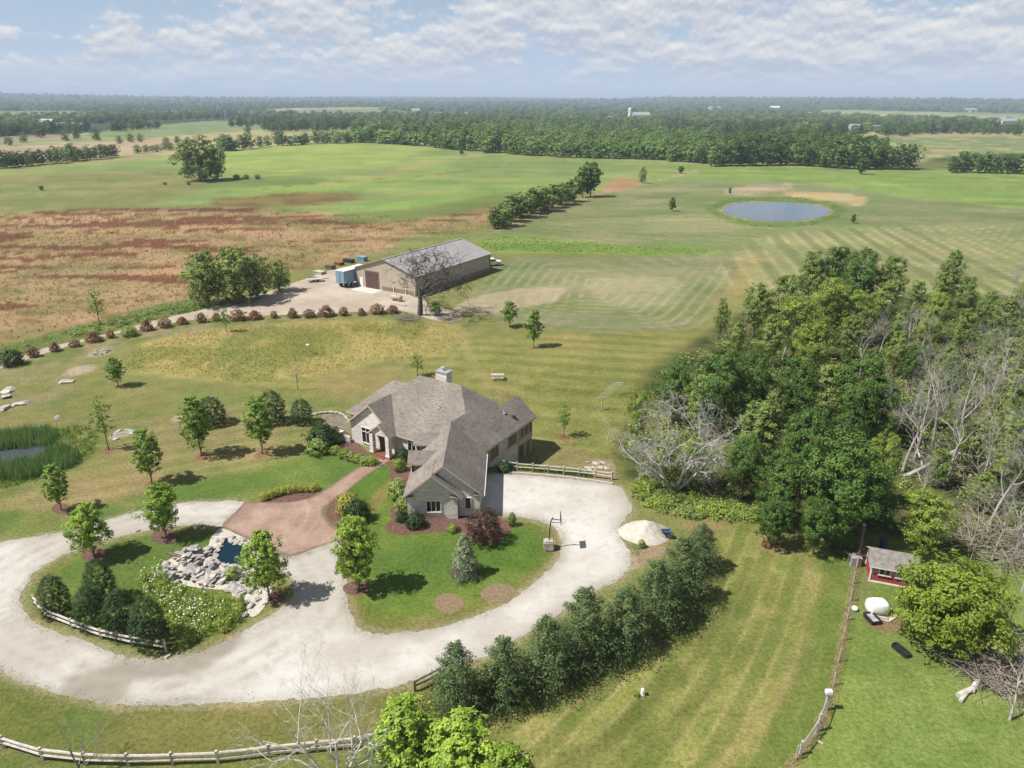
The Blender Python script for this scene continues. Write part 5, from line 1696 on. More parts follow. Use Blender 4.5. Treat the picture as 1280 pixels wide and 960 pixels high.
DEADW = [(1143, 575, 395, 0), (1128, 590, 430, 1), (1165, 560, 385, 2), (1200, 545, 400, 0), (1225, 560, 395, 1), (1250, 540, 380, 2), (1185, 600, 470, 1), (1075, 470, 395, 2), (978, 450, 396, 1), (930, 420, 375, 2),
         (1125, 470, 372, 0), (1240, 700, 600, 2), (1278, 740, 610, 0), (1285, 860, 745, 1), (1262, 900, 800, 2), (1300, 800, 690, 2), (1220, 620, 500, 0), (1150, 640, 560, 1), (1255, 450, 345, 0), (1290, 560, 430, 2), (1262, 372, 318, 1), (1270, 610, 440, 0), (1235, 660, 520, 2), (1268, 700, 570, 1), (1210, 690, 600, 0), (1275, 480, 360, 2), (1100, 440, 385, 1), (1150, 455, 385, 0), (1215, 480, 390, 2)]
bt = [bare_tree(60 + k, 11.0, spread=0.55, trunk_r=0.17, depth=5, kids=(3, 4), sides0=7, up=0.6, first=0.25, ratio=0.64, twist=0.5) for k in range(3)]
bt = [(a.mesh('trunk', 'dead_bark', smooth_=True), b_.mesh('branches', 'dead_bark', smooth_=True)) for a, b_ in bt]
for bx, by_, ty, k in DEADW:
    p, h = by_px(bx, by_, ty)
    h = min(h, 13)
    where = 'standing in the upper wood by the bean field' if by_ < 490 else 'standing over the brush behind the shed tree' if by_ > 615 else 'standing in the middle of the wood beside the dark trees'
    plant('bare_tree', bt[k], 'grey leafless tree ' + where, 'tree', p, h, 11.0, None, 'leafless trees ' + where, ('trunk', 'branches'), 0.95)
p = G(1129, 594)
tb, bb = bare_tree(77, 11.0, spread=0.6, trunk_r=0.2, depth=3, kids=(2, 3), lean=(2.2, -0.1), up=0.1, ratio=0.5)
plant('fallen_tree', (tb.mesh('trunk', 'dead_bark', smooth_=True), bb.mesh('branches', 'dead_bark', smooth_=True)), 'bleached dead trunk leaning far over at the wood edge', 'tree', p, 13, 11.0, 0.05, None, ('trunk', 'branches'))
# brush piles
def brush(label, bx, by_, w_px, h_m, n, seed, mat='twig'):
    rng = np.random.default_rng(seed)
    p = G(bx, by_); R = w_px * px_m(p) / 2
    mb = MB()
    for k in range(n):
        a = rng.uniform(0, 6.28); r = R * math.sqrt(rng.uniform()) * .7
        c0 = np.array([p[0] + r * math.cos(a), p[1] + r * math.sin(a), p[2] + rng.uniform(0.02, h_m * (1 - (r / R) ** 2) + .05)])
        b_ = rng.uniform(0, 6.28); e = rng.uniform(-.3, .55); L = R * rng.uniform(.4, 1.0)
        d = np.array([math.cos(b_) * math.cos(e), math.sin(b_) * math.cos(e), math.sin(e)])
        q = c0 + d * L; q[2] = max(q[2], p[2] + 0.02)
        m_ = (c0 + q) / 2 + rng.normal(size=3) * .12 * L; m_[2] = max(m_[2], p[2] + 0.02)
        mb.tube([c0, m_, q], [rng.uniform(.02, .05), .02, .007], 4, cap=False)
    o = mb.build('brush_pile', mat, None, loc=tuple(p))
    tag(o, label, 'brush pile', kind='stuff')


brush('tangled heap of grey dead branches beside the neighbour lawn', 1268, 850, 110, 1.7, 420, 1)
brush('heap of cut grey branches spilling in front of the yellow-green tree', 1228, 842, 60, 0.9, 170, 2)
brush('small heap of cut branches at the foot of the dead barn tree', 509, 400, 36, 0.9, 160, 3)
brush('thicket of grey dead twigs at the wood edge behind the shed tree', 1255, 690, 120, 1.8, 220, 4)
brush('grey brush tangled under the leafless trees of the wood', 1200, 590, 130, 1.4, 160, 5)

# mid-distance trees and hedges ----------------------------------------------------------------
midt = [broad_tree(500 + k, 8.0, 3.5, 0.02, 20, 15, 20, 0.36, 0.42, 0.16, 'leaf_mid', up=0.4, shape='round') for k in range(3)]
midd = [broad_tree(510 + k, 8.0, 2.7, 0.06, 15, 14, 16, 0.42, 0.42, 0.16, 'leaf_dark', up=0.4, shape='oval') for k in range(2)]
for bx, by_, ty, k, w, lb, gp in (
        (262, 381, 312, 0, .95, 'round green tree at the lane end of the clump by the barn yard', None), (298, 378, 308, 1, 1.0, 'tallest bright green tree of the clump by the barn yard', None),
        (322, 372, 318, 2, .9, 'dense green tree inside the clump by the barn yard', None), (350, 364, 324, 0, 1.0, 'low wide green tree at the trailer end of the clump by the barn yard', None),
        (250, 226, 170, 1, 1.25, 'large lone tree with an open crown standing in the green field', None), (272, 224, 182, 2, .9, 'smaller tree leaning against the lone field tree', None)):
    p, h = by_px(bx, by_, ty)
    plant('field_tree', midt[k], lb, 'tree', p, h, 8.0, wide=w)
for bx, by_, ty, w, lb in ((738, 246, 200, 1.0, 'tall dark tree ending the hedgerow by the track'), (728, 247, 207, .8, 'dark narrow tree beside the tall one ending the hedgerow')):
    p, h = by_px(bx, by_, ty)
    plant('hedgerow_tree', midd[0], lb, 'tree', p, h, 8.0, wide=w)
for k, (bx, by_, ty) in enumerate(((714, 252, 224), (702, 256, 228), (690, 260, 230), (678, 264, 232), (664, 267, 234), (652, 272, 240), (640, 277, 244), (628, 283, 254), (620, 286, 262))):
    p, h = by_px(bx, by_, ty)
    plant('hedgerow_tree', midt[k % 3] if k % 2 else midd[1], '%s bushy tree of the track hedgerow counted from the tall dark tree' % ORD[k], 'tree', p, h, 8.0, wide=1.4, group='hedgerow beside the track')
for bx, by_, ty, w, lb in ((840, 264, 246, .9, 'small dark tree alone in the hay field beside the pond'), (851, 217, 207, 1.4, 'dark round bush in the green field beyond the track'), (803, 229, 208, .6, 'sparse brownish tree at the bend of the far track'),
                           (1066, 279, 267, 1.0, 'small dark bush beside the pond bank'), (912, 243, 234, .8, 'tiny dark bush at the bare patch by the pond'), (1077, 218, 196, 1.3, 'pale green round tree in front of the far dark wood'),
                           (52, 238, 232, 2.0, 'low dark bush alone in the weedy field'), (577, 194, 184, 1.2, 'dark round bush in the green field before the far wood'), (611, 190, 179, 1.3, 'round bush near the far wood edge and field track')):
    p, h = by_px(bx, by_, ty)
    plant('field_bush', midd[0] if 'dark' in lb else midt[0], lb, 'bush', p, h, 8.0, wide=w)
for k, bx in enumerate((296, 308, 322, 206, 236)):
    p, h = by_px(bx, 224 if bx > 250 else 231, 218 if bx > 250 else 227)
    plant('field_bush', midt[k % 3], 'low bush in the short row beside the lone field tree', 'bush', p, h, 8.0, wide=2.0, group='bushes by the lone field tree')
#==PART5==
# ------------------------------------------------------------------ far woods
def far_proto(seed, H, R, lobes, clumps, per, leaf, mat, shape='round', cb=0.06):
    tr, cr = broad_tree(seed, H, R, cb, lobes, clumps, per, leaf, 0.42, 0.3, mat, up=0.7, shape=shape)
    return cr


fp = [far_proto(600, 14, 6.2, 16, 11, 9, 1.0, 'leaf_far', 'round', 0.0), far_proto(601, 14, 5.6, 16, 11, 9, 0.95, 'leaf_far', 'round', 0.0), far_proto(602, 11, 8.5, 16, 11, 9, 1.3, 'leaf_far', 'round', 0.0),
      far_proto(603, 10, 5.6, 14, 11, 9, 0.85, 'leaf_farlight', 'round', 0.0), far_proto(604, 14, 6.2, 16, 11, 10, 0.95, 'leaf_fardark', 'round', 0.0)]


def far_tree(k, px, py, h, label, group, wide=1.0):
    p = G(px, py)
    o = mesh_obj('far_tree', fp[k], None, tuple(p))
    s_ = h / (10.0 if k == 3 else 14.0)
    o.scale = (s_ * wide, s_ * wide, s_)
    o.rotation_euler = (0, 0, rnd.uniform(0, 6.28))
    tag(o, label, 'tree', group)


def edge_row(line, step, h, ks, label, group, jit=1.5, wide=1.15, lift=0.0):
    L = smooth(np.array(line, float), 10, False)
    acc = 0.0
    for i in range(len(L) - 1):
        d = math.hypot(*(L[i + 1] - L[i]))
        acc += d
        while acc >= step:
            acc -= step * rnd.uniform(0.75, 1.25)
            far_tree(ks[rnd.randrange(len(ks))], L[i][0] + rnd.uniform(-jit, jit), L[i][1] - lift + rnd.uniform(-0.8, 0.5), h * rnd.uniform(0.75, 1.15), label, group, wide)


edge_row([(-6, 211), (40, 207), (90, 202), (152, 196)], 7, 10, (0, 1, 4), 'dark bushy tree in the hedgerow above the weedy field', 'hedgerow above the weedy field')
edge_row([(166, 192), (195, 190), (224, 187)], 9, 7, (0, 1), 'low tree in the short hedge below the tan field', 'short hedge below the tan field', wide=1.4)
edge_row([(272, 190), (330, 184), (390, 180), (446, 178)], 9.5, 12, (0, 2, 4), 'dark leafy tree in the belt between two green fields', 'tree belt between green fields')
edge_row([(446, 178), (500, 180), (560, 186), (640, 193)], 8, 15, (0, 1, 2), 'tall green tree on the edge of the far wood', 'edge of the far wood')
edge_row([(452, 176), (520, 178), (600, 186)], 10, 17, (0, 2, 4), 'tall green tree on the edge of the far wood', 'edge of the far wood', lift=1.5)
edge_row([(640, 193), (720, 197), (800, 199), (890, 205)], 8, 11, (3, 1, 3), 'lighter green young tree on the edge of the far plantation', 'edge of the far plantation')
edge_row([(886, 208), (930, 207), (1000, 207), (1060, 211), (1146, 212)], 9, 14, (4, 4, 0), 'dark full-crowned tree fronting the far dark grove', 'front of the far dark grove')
edge_row([(900, 203), (960, 202), (1040, 205), (1110, 208)], 12, 16, (4, 4, 2), 'dark full-crowned tree fronting the far dark grove', 'front of the far dark grove')
edge_row([(1184, 216), (1230, 216), (1290, 218)], 9, 11, (0, 1, 4), 'green tree in the hedge at the end of the bean field', 'hedge at the end of the bean field')
for bx, by_, h, w in ((52, 172, 12, 1.3), (66, 168, 14, 1.2), (82, 176, 8, 1.3), (96, 174, 11, 1), (121, 176, 12, 1), (150, 180, 7, 1.3), (163, 178, 8, 1.4), (176, 178, 8, 1.2), (208, 179, 6, 1.5),
                      (222, 180, 7, 1.2), (310, 167, 10, 1.2), (30, 178, 9, 1.3), (12, 182, 8, 1.3), (1110, 167, 14, 1.1), (1130, 170, 12, 1.3), (1085, 160, 12, 1.3), (985, 170, 13, 1), (1010, 172, 14, 1.2)):
    far_tree(rnd.choice((0, 1, 4)), bx, by_, h, 'scattered tree between the far fields', 'scattered trees between far fields', w)


def inst_woods(name, label, mesh, pts, scl):
    """woodland beyond counting: copies of one crown set out on points"""
    me = bpy.data.meshes.new(name)
    me.from_pydata([tuple(p) for p in pts], [], [])
    a = me.attributes.new('size', 'FLOAT', 'POINT'); a.data.foreach_set('value', np.asarray(scl, np.float32))
    a = me.attributes.new('turn', 'FLOAT_VECTOR', 'POINT')
    rv = np.zeros((len(pts), 3), np.float32); rv[:, 2] = RNG.uniform(0, 6.28, len(pts))
    a.data.foreach_set('vector', rv.ravel())
    o = mesh_obj(name, me)
    src = bpy.data.objects.new(name + '_tree', mesh)     # not linked to the scene: only a source for the points
    ng = bpy.data.node_groups.new(name, 'GeometryNodeTree')
    ng.interface.new_socket('Geometry', in_out='INPUT', socket_type='NodeSocketGeometry')
    ng.interface.new_socket('Geometry', in_out='OUTPUT', socket_type='NodeSocketGeometry')
    gi = ng.nodes.new('NodeGroupInput'); go = ng.nodes.new('NodeGroupOutput')
    oi = ng.nodes.new('GeometryNodeObjectInfo'); oi.inputs['Object'].default_value = src; oi.inputs['As Instance'].default_value = True
    ip = ng.nodes.new('GeometryNodeInstanceOnPoints')
    na = ng.nodes.new('GeometryNodeInputNamedAttribute'); na.data_type = 'FLOAT'; na.inputs[0].default_value = 'size'
    nb = ng.nodes.new('GeometryNodeInputNamedAttribute'); nb.data_type = 'FLOAT_VECTOR'; nb.inputs[0].default_value = 'turn'
    ng.links.new(gi.outputs[0], ip.inputs['Points'])
    ng.links.new(oi.outputs['Geometry'], ip.inputs['Instance'])
    ng.links.new(nb.outputs[0], ip.inputs['Rotation'])
    ng.links.new(na.outputs[0], ip.inputs['Scale'])
    ng.links.new(ip.outputs[0], go.inputs[0])
    md = o.modifiers.new('woods', 'NODES'); md.node_group = ng
    return tag(o, label, 'woods', kind='stuff')


def fill_px(polys, dx, dy, hole=None):
    """points on the ground under image outlines, spaced evenly as seen"""
    out = []
    for poly in polys:
        P = np.array(poly, float)
        X, Y = np.meshgrid(np.arange(P[:, 0].min(), P[:, 0].max(), dx), np.arange(P[:, 1].min(), P[:, 1].max(), dy))
        X = X.ravel() + RNG.uniform(-dx, dx, X.size) * .5; Y = Y.ravel() + RNG.uniform(-dy, dy, Y.size) * .5
        k = poly_sd(P, X, Y) < 0
        out.append(GV(X[k], Y[k]))
    return np.concatenate(out)


W_main = [[(440, 176), (520, 178), (640, 190), (640, 150), (560, 148), (500, 150), (446, 158)]]
W_belts = [[(-20, 174), (60, 168), (112, 165), (112, 161), (60, 163), (-20, 169)], [(100, 155), (200, 151), (300, 149), (300, 146), (200, 147), (100, 150)], [(140, 166), (205, 161), (206, 158), (140, 162)],
           [(280, 160), (350, 157), (372, 154), (372, 151), (300, 155)], [(330, 166), (440, 164), (446, 152), (372, 156), (330, 160)], [(985, 176), (1050, 172), (1062, 166), (1000, 170)], [(1100, 172), (1190, 168), (1280, 170), (1280, 165), (1190, 163), (1100, 166)], [(900, 168), (990, 164), (1060, 160), (1060, 156), (900, 160)]]
pts = fill_px(W_belts, 6, 1.6); inst_woods('far_tree_belts', 'dark belts of trees dividing the far fields', fp[4], pts, RNG.uniform(0.5, 1.05, len(pts)))
W_plant = [[(640, 191), (780, 196), (890, 204), (930, 196), (900, 172), (820, 156), (700, 150), (640, 152)]]
W_dark = [[(895, 202), (960, 200), (1110, 206), (1090, 194), (1000, 178), (930, 182)]]
pts = fill_px(W_main, 7, 2.0); kk = RNG.uniform(0, 1, len(pts))
inst_woods('far_woods', 'dense green wood filling the land behind the tall edge trees', fp[0], pts[kk < .65], RNG.uniform(0.55, 1.2, (kk < .65).sum()))
inst_woods('far_wood_saplings', 'paler green trees mixed through the dense far wood', fp[3], pts[kk >= .65], RNG.uniform(0.6, 1.4, (kk >= .65).sum()))
pts = fill_px(W_plant, 7, 2.2); kk = RNG.uniform(0, 1, len(pts))
inst_woods('far_plantation', 'pale green plantation of young trees before the white farm', fp[3], pts[kk < .6], RNG.uniform(0.45, 1.3, (kk < .6).sum()))
inst_woods('far_plantation_trees', 'darker taller trees scattered through the pale plantation', fp[0], pts[kk >= .6], RNG.uniform(0.35, 0.95, (kk >= .6).sum()))
pts = fill_px(W_dark, 8, 2.2); inst_woods('far_grove', 'dark grove behind its front row of full-crowned trees', fp[4], pts, RNG.uniform(0.8, 1.2, len(pts)))
belt = [[(-60, 166), (60, 158), (200, 150), (300, 147), (440, 150), (440, 128), (-60, 128)], [(440, 150), (640, 150), (900, 160), (1000, 158), (1340, 156), (1340, 128), (440, 128)]]
pts = fill_px(belt, 7, 1.5)
q = fbm(pts[:, 0] / 700., pts[:, 1] / 1500., 3, 71)
keep = q < 0.525 + 0.5 * sstep(3000, 4500, np.hypot(pts[:, 0], pts[:, 1]))
keep &= np.hypot(pts[:, 0], pts[:, 1]) > 1000
pts = pts[keep]
inst_woods('horizon_woods', 'hazy blue-green woods covering the flat land towards the horizon', fp[2], pts, RNG.uniform(0.45, 1.15, len(pts)))
r = 2600 * (10.5 / 2.6) ** RNG.uniform(0, 1, 3200); a = np.radians(RNG.uniform(-46, 46, 3200))
x, y = r * np.sin(a), r * np.cos(a)
k = (fbm(x / 700., y / 1500., 3, 71) < 0.53 + 0.5 * sstep(3000, 4500, r))
pts = np.stack([x[k], y[k], terrain(x[k], y[k])], 1)
inst_woods('ridge_woods', 'blue hazy woods on the low ridges at the horizon', fp[2], pts, RNG.uniform(0.9, 1.5, len(pts)))

# far farm buildings
def far_building(px, py, w, d, h, rot, label, roof='grey_metal', wall='white_paint', silo=False):
    p = G(px, py)
    o = empty('far_building', p)
    c, s_ = math.cos(rot), math.sin(rot)
    Q = lambda a, b_, z: (p[0] + a * c - b_ * s_, p[1] + a * s_ + b_ * c, p[2] + z)
    mb = MB(); mb.prism([Q(-w / 2, -d / 2, 0), Q(w / 2, -d / 2, 0), Q(w / 2, d / 2, 0), Q(-w / 2, d / 2, 0)], p[2] - 1, p[2] + h); mb.build('wall', wall, o)
    gable_roof(o, 'roof', Q(-w / 2 - .4, 0, h + d * .3), Q(w / 2 + .4, 0, h + d * .3), Q(-w / 2 - .4, d / 2 + .4, h - .1), Q(w / 2 + .4, d / 2 + .4, h - .1), Q(-w / 2 - .4, -d / 2 - .4, h - .1), Q(w / 2 + .4, -d / 2 - .4, h - .1), 0.25, (roof, wall))
    if silo:
        mb = MB(); q = Q(-w / 2 - 4, 0, 0)
        mb.tube([(q[0], q[1], p[2] - .5), (q[0], q[1], p[2] + h * 1.9), (q[0], q[1], p[2] + h * 2.05)], [3.2, 3.2, 1.6], 14); mb.build('silo', wall, o)
    tag(o, label, 'building')


far_building(800, 152, 34, 18, 12, 0.1, 'large white farm building with a silo beyond the plantation', silo=True)
far_building(763, 151, 14, 9, 6, 0.3, 'small white farmhouse beside the silo farm')
far_building(56, 158, 30, 14, 6, -0.1, 'grey-roofed farm shed among trees by the tan field', wall='tan_siding')
far_building(92, 160, 40, 12, 4, 0.05, 'long low dark farm shed by the tan field', wall='brown_siding')
far_building(893, 138, 46, 18, 9, 0.0, 'white-walled shed before the horizon ridge')
far_building(968, 137, 44, 20, 8, 0.2, 'long white-roofed shed near the horizon woods', roof='white_paint')
far_building(1008, 160, 16, 10, 5, 0.2, 'grey-roofed house beside the dry far field', wall='tan_siding')
far_building(1068, 162, 14, 9, 5, -0.2, 'white house by the trees of the dry far field')
far_building(1172, 165, 18, 10, 5, 0.1, 'white farmhouse at the dark tree row')
far_building(1212, 140, 40, 16, 8, 0.0, 'white barn on the far plain')
far_building(1258, 156, 30, 14, 7, 0.1, 'pale barn past the end of the dark tree row')
far_building(940, 157, 16, 9, 5, 0.5, 'small white house between far fields')
far_building(520, 141, 26, 14, 8, 0.0, 'white house standing in the horizon woods', roof='grey_roof_sheet')


def pylon(px, py, h, label):
    p = G(px, py); o = empty('power_pylon', p); b_ = h * .07
    for sx, sy in ((-1, -1), (1, -1), (-1, 1), (1, 1)):
        mb = MB(); mb.tube([(p[0] + sx * b_, p[1] + sy * b_, p[2]), (p[0] + sx * .35, p[1] + sy * .35, p[2] + h)], 0.28, 4); mb.build('leg', 'grey_metal', o)
    for f in (0.7, 0.82, 0.94):
        mb = MB(); mb.bar((p[0] - h * .16, p[1], p[2] + h * f), (p[0] + h * .16, p[1], p[2] + h * f), 0.4, 0.4); mb.build('cross_arm', 'grey_metal', o)
    tag(o, label, 'pylon', 'power pylons in the haze')


for x, y in ((222, 148), (283, 152), (166, 145)):
    pylon(x, y, 30, 'grey lattice power pylon standing in the hazy woods')

# ------------------------------------------------------------------ grass, weeds, reeds (uncountable)
def blades(name, label, xy, h, w, k, mat, bend=0.35, seed=1, tint_off=0.0, cat='grass', zfun=terrain, spread=0.12):
    """tufts: k blades each, one triangle per blade"""
    rng = np.random.default_rng(seed)
    n = len(xy)
    z = zfun(xy[:, 0], xy[:, 1])
    B = np.repeat(np.column_stack([xy, z]), k, 0)
    a = rng.uniform(0, 6.283, n * k)
    hh = np.repeat(np.asarray(h) * np.ones(n), k) * rng.uniform(0.6, 1.25, n * k)
    B[:, :2] += rng.normal(0, spread, (n * k, 2))
    sx = np.stack([np.cos(a), np.sin(a), np.zeros(n * k)], 1) * (np.asarray(w) * rng.uniform(.6, 1.3, n * k))[:, None] * .5
    le = rng.uniform(0, 6.283, n * k); lr = rng.uniform(0, bend, n * k) * hh
    T = B + np.stack([np.cos(le) * lr, np.sin(le) * lr, hh], 1)
    V = np.stack([B - sx, B + sx, T], 1).reshape(-1, 3)
    tint = np.clip(np.repeat(rng.normal(.5, .2, n), k) + rng.normal(0, .12, n * k) + tint_off, 0, 1)
    o = mesh_obj(name, quads_mesh(name, V, mat, tint, nv=3))
    return tag(o, label, cat, kind='stuff')


def leafy(name, label, xy, r, h, per, leaf, mat, seed, cat='weeds', up=0.5):
    """knee-high leafy growth: clumps of leaves, uneven in height"""
    rng = np.random.default_rng(seed)
    n = len(xy)
    hh = h * rng.uniform(.35, 1.2, n)
    P = np.column_stack([xy, terrain(xy[:, 0], xy[:, 1]) + hh * .6])
    C0 = P.mean(0) - [0, 0, 400.]
    V, tint = clumps_to_leaves(P, r * rng.uniform(.6, 1.3, n), per, leaf, C0, up, rng=rng, flat=0.8)
    V[:, 2] = np.maximum(V[:, 2], np.repeat(terrain(xy[:, 0], xy[:, 1]), per * 4) + .01)
    return tag(mesh_obj(name, quads_mesh(name, V, mat, tint)), label, cat, kind='stuff')


def scatter(polys, n, seed, pix=True, noise=None, keep=0.5, scale=4.0):
    rng = np.random.default_rng(seed)
    out = []
    for poly in polys:
        P = smooth(GP(poly), 4) if pix else np.asarray(poly)
        mn, mx = P.min(0), P.max(0)
        xy = rng.uniform(mn, mx, (int(n * 1.0), 2))
        sdv = poly_sd(P, xy[:, 0], xy[:, 1])
        big = math.sqrt(np.prod(mx - mn))
        k = sdv + 0.05 * big * (fbm(xy[:, 0] / 3, xy[:, 1] / 3, 3, 15) - .35) + rng.exponential(0.02 * big, len(xy)) < 0
        k &= poly_sd(BIGPOND, xy[:, 0], xy[:, 1]) > 0.5
        if noise is not None:
            k &= fbm(xy[:, 0] / scale, xy[:, 1] / scale, 4, noise) > keep
        out.append(xy[k])
    return np.concatenate(out)


blades('meadow_grass', 'tall golden meadow grass between the lawn and the lane', scatter([GOLD], 9000, 1), 0.30, 0.06, 4, 'blade_gold', 0.5, 2)
blades('meadow_grass', 'green tufts mixed into the golden meadow', scatter([GOLD], 3500, 3, noise=31, keep=.55, scale=9.0), 0.25, 0.08, 3, 'blade', 0.5, 4)
blades('field_weeds', 'dry tan weeds covering the red-brown field', scatter([REDF], 20000, 5), 0.45, 0.22, 2, 'blade_dry', 0.5, 6, cat='weeds')
blades('field_weeds', 'dark red dock stalks in drifts over the weedy field', scatter([REDF], 15000, 7, noise=83, keep=.58, scale=9.0), 0.42, 0.24, 2, 'blade_red', 0.3, 8, cat='weeds')
VERGE = [(-60, 462), (0, 436), (130, 401), (232, 376), (258, 386), (130, 415), (0, 450), (-60, 470)]
leafy('verge_weeds', 'rank green weeds between the lane and the weedy field', scatter([VERGE], 2200, 9, noise=12, keep=.42, scale=3.0), 0.6, 0.7, 14, 0.3, 'leaf_mid', 10)
RB = [(-40, 552), (0, 545), (40, 539), (68, 542), (66, 556), (20, 561), (-40, 567)]
RF = [(-40, 588), (0, 583), (40, 577), (62, 566), (80, 560), (100, 568), (96, 580), (60, 594), (20, 603), (-40, 610)]
blades('reeds', 'tall green reeds crowding round the marshy pool', np.concatenate([scatter([RB], 1500, 11, noise=4, keep=.40, scale=2.), scatter([RF], 2300, 12, noise=4, keep=.40, scale=2.)]), 1.35, 0.09, 5, 'blade_reed', 0.4, 13, cat='reeds', spread=.3)
blades('reeds', 'lighter grass fringe round the reeds', scatter([[(60, 538), (90, 530), (120, 535), (125, 562), (104, 580), (60, 598), (0, 612), (-20, 606), (60, 590), (100, 570), (80, 552)]], 2500, 14, noise=6, keep=.42, scale=2.), 0.32, 0.08, 4, 'blade', 0.5, 15, cat='grass')
EDGE = [(786, 612), (800, 600), (840, 612), (900, 628), (960, 640), (1020, 655), (1060, 668), (1078, 690), (1062, 690), (1010, 668), (950, 655), (895, 652), (850, 650), (805, 636)]
leafy('edge_weeds', 'lush green weeds along the wood edge above the mown slope', scatter([EDGE], 2600, 16, noise=13, keep=.36, scale=2.0), 0.45, 0.6, 26, 0.19, 'leaf_mid', 17)
leafy('edge_weeds', 'lighter nettles mixed into the weeds of the wood edge', scatter([EDGE], 1400, 116, noise=14, keep=.45, scale=2.0), 0.5, 0.9, 24, 0.2, 'leaf_light', 117)
WFLOOR = [(806, 480), (850, 445), (905, 410), (960, 385), (1040, 376), (1300, 378), (1440, 420), (1440, 690), (1300, 690), (1180, 690), (1080, 668), (1000, 645), (900, 626), (810, 600), (790, 560)]
leafy('undergrowth', 'rank undergrowth covering the floor of the wood', scatter([WFLOOR], 5200, 18, noise=15, keep=.38, scale=4.0), 0.9, 1.3, 20, 0.3, 'leaf_mid', 19, 'undergrowth')
BRT = [(600, 301), (640, 294), (720, 301), (800, 308), (886, 311), (882, 318), (760, 318), (640, 315), (606, 314)]
blades('strip_grass', 'bright green uncut grass strip between the hay fields', scatter([BRT], 2500, 20), 0.3, 0.2, 3, 'blade', 0.4, 21, 0.2)
blades('pond_bank', 'rough green grass round the bank of the farm pond', scatter([[(882, 262), (900, 250), (950, 245), (1022, 248), (1062, 262), (1040, 277), (990, 286), (918, 282)]], 6000, 22, noise=5, keep=.5, scale=6), 0.4, 0.22, 2, 'blade', 0.4, 23, -0.05)
# wildflowers on the island
WF = [(186, 712), (205, 706), (222, 730), (262, 745), (300, 748), (308, 762), (296, 785), (270, 796), (240, 803), (215, 800), (202, 775), (184, 752), (172, 728)]
leafy('wildflower_leaves', 'waist-high green wildflower growth beside the rock waterfall', scatter([WF], 900, 24), 0.36, 0.9, 34, 0.13, 'leaf_light', 25, 'wildflowers')
blades('wildflower_stems', 'thin pale stems standing in the wildflower patch', scatter([WF], 1500, 124), 0.8, 0.04, 4, 'blade', 0.4, 125, 0.1, 'wildflowers')
xy = scatter([WF], 900, 26, noise=8, keep=.45, scale=1.6)
rng_ = np.random.default_rng(27)
C = np.column_stack([xy, rng_.uniform(0.75, 1.15, len(xy))])
N = unit(rng_.normal(size=C.shape) * .4 + [0, -.2, 1])
V = leaf_quads(C, N, np.full(len(C), 0.11), 1.0, rng_)
tag(mesh_obj('daisies', quads_mesh('daisies', V, 'petal_white', rng_.uniform(0, 1, len(C)))), 'white daisy heads dotted over the wildflower patch', 'flowers', kind='stuff')
xy = scatter([WF], 260, 28, noise=9, keep=.5, scale=1.8)
C = np.column_stack([xy, rng_.uniform(0.7, 1.1, len(xy))])
V = leaf_quads(C, unit(rng_.normal(size=C.shape) * .4 + [0, -.2, 1]), np.full(len(C), 0.17), .8, rng_)
tag(mesh_obj('goldenrod', quads_mesh('goldenrod', V, 'leaf_flower', rng_.uniform(0.5, 1, len(C)))), 'yellow flower heads among the daisies', 'flowers', kind='stuff')
# crumbs of gravel strayed over the drive edges
rng_ = np.random.default_rng(30)
ed = np.concatenate([DRIVE, ISLAND])
k = rng_.integers(0, len(ed), 4000)
xy = ed[k] + rng_.normal(0, 0.5, (4000, 2))
xy = xy[(np.hypot(xy[:, 0], xy[:, 1]) < 95)]
C = np.column_stack([xy, np.full(len(xy), 0.03)])
V = leaf_quads(C, unit(rng_.normal(size=C.shape) * .35 + [0, 0, 1]), np.full(len(C), 0.08), .8, rng_)
tag(mesh_obj('stray_gravel', quads_mesh('stray_gravel', V, 'gravel')), 'loose pale stones strayed over the driveway edges', 'gravel', kind='stuff')
tufts_xy = ed[rng_.integers(0, len(ed), 2200)] + rng_.normal(0, 0.28, (2200, 2))
tufts_xy = tufts_xy[poly_sd(PAVING, tufts_xy[:, 0], tufts_xy[:, 1]) > 0.3]
blades('edge_grass', 'ragged grass tufts along the driveway edges', tufts_xy, 0.08, 0.04, 5, 'blade', 0.8, 31)
#==PART6==
# ------------------------------------------------------------------ stones
def stone_mesh(seed, flat=0.5, n=14):
    rng = np.random.default_rng(seed)
    bm = bmesh.new()
    for k in range(n):
        d = unit(rng.normal(size=3))
        q = np.sign(d) * np.abs(d) ** 0.6
        bm.verts.new((q[0] * .5 * rng.uniform(.8, 1.1), q[1] * .5 * rng.uniform(.75, 1.1), max(q[2], -.55) * .5 * flat))
    bmesh.ops.convex_hull(bm, input=bm.verts)
    bmesh.ops.delete(bm, geom=[v_ for v_ in bm.verts if not v_.link_faces], context='VERTS')
    me = bpy.data.meshes.new('stone'); bm.to_mesh(me); bm.free()
    return me


def with_mat(me, mat):
    c_ = me.copy(); c_.materials.clear(); c_.materials.append(MATS[mat]); return c_


ST = [stone_mesh(700 + k, 0.42) for k in range(8)]
ST_L = [with_mat(s_, 'limestone') for s_ in ST]; ST_G = [with_mat(s_, 'grey_stone') for s_ in ST]


def stone(name, mes, xy, size, z=0.0, parent=None, sq=1.0, tilt=0.25):
    me = mes[rnd.randrange(len(mes))]
    o = bpy.data.objects.new(name, me); COL.objects.link(o)
    loc = Vector((xy[0], xy[1], z))
    if parent is not None:
        o.parent = parent; loc = loc - parent.location
    o.location = loc
    o.rotation_euler = (rnd.uniform(-tilt, tilt), rnd.uniform(-tilt, tilt), rnd.uniform(0, 6.28))
    o.scale = (size * rnd.uniform(.85, 1.25), size * rnd.uniform(.6, .95), size * sq)
    return o


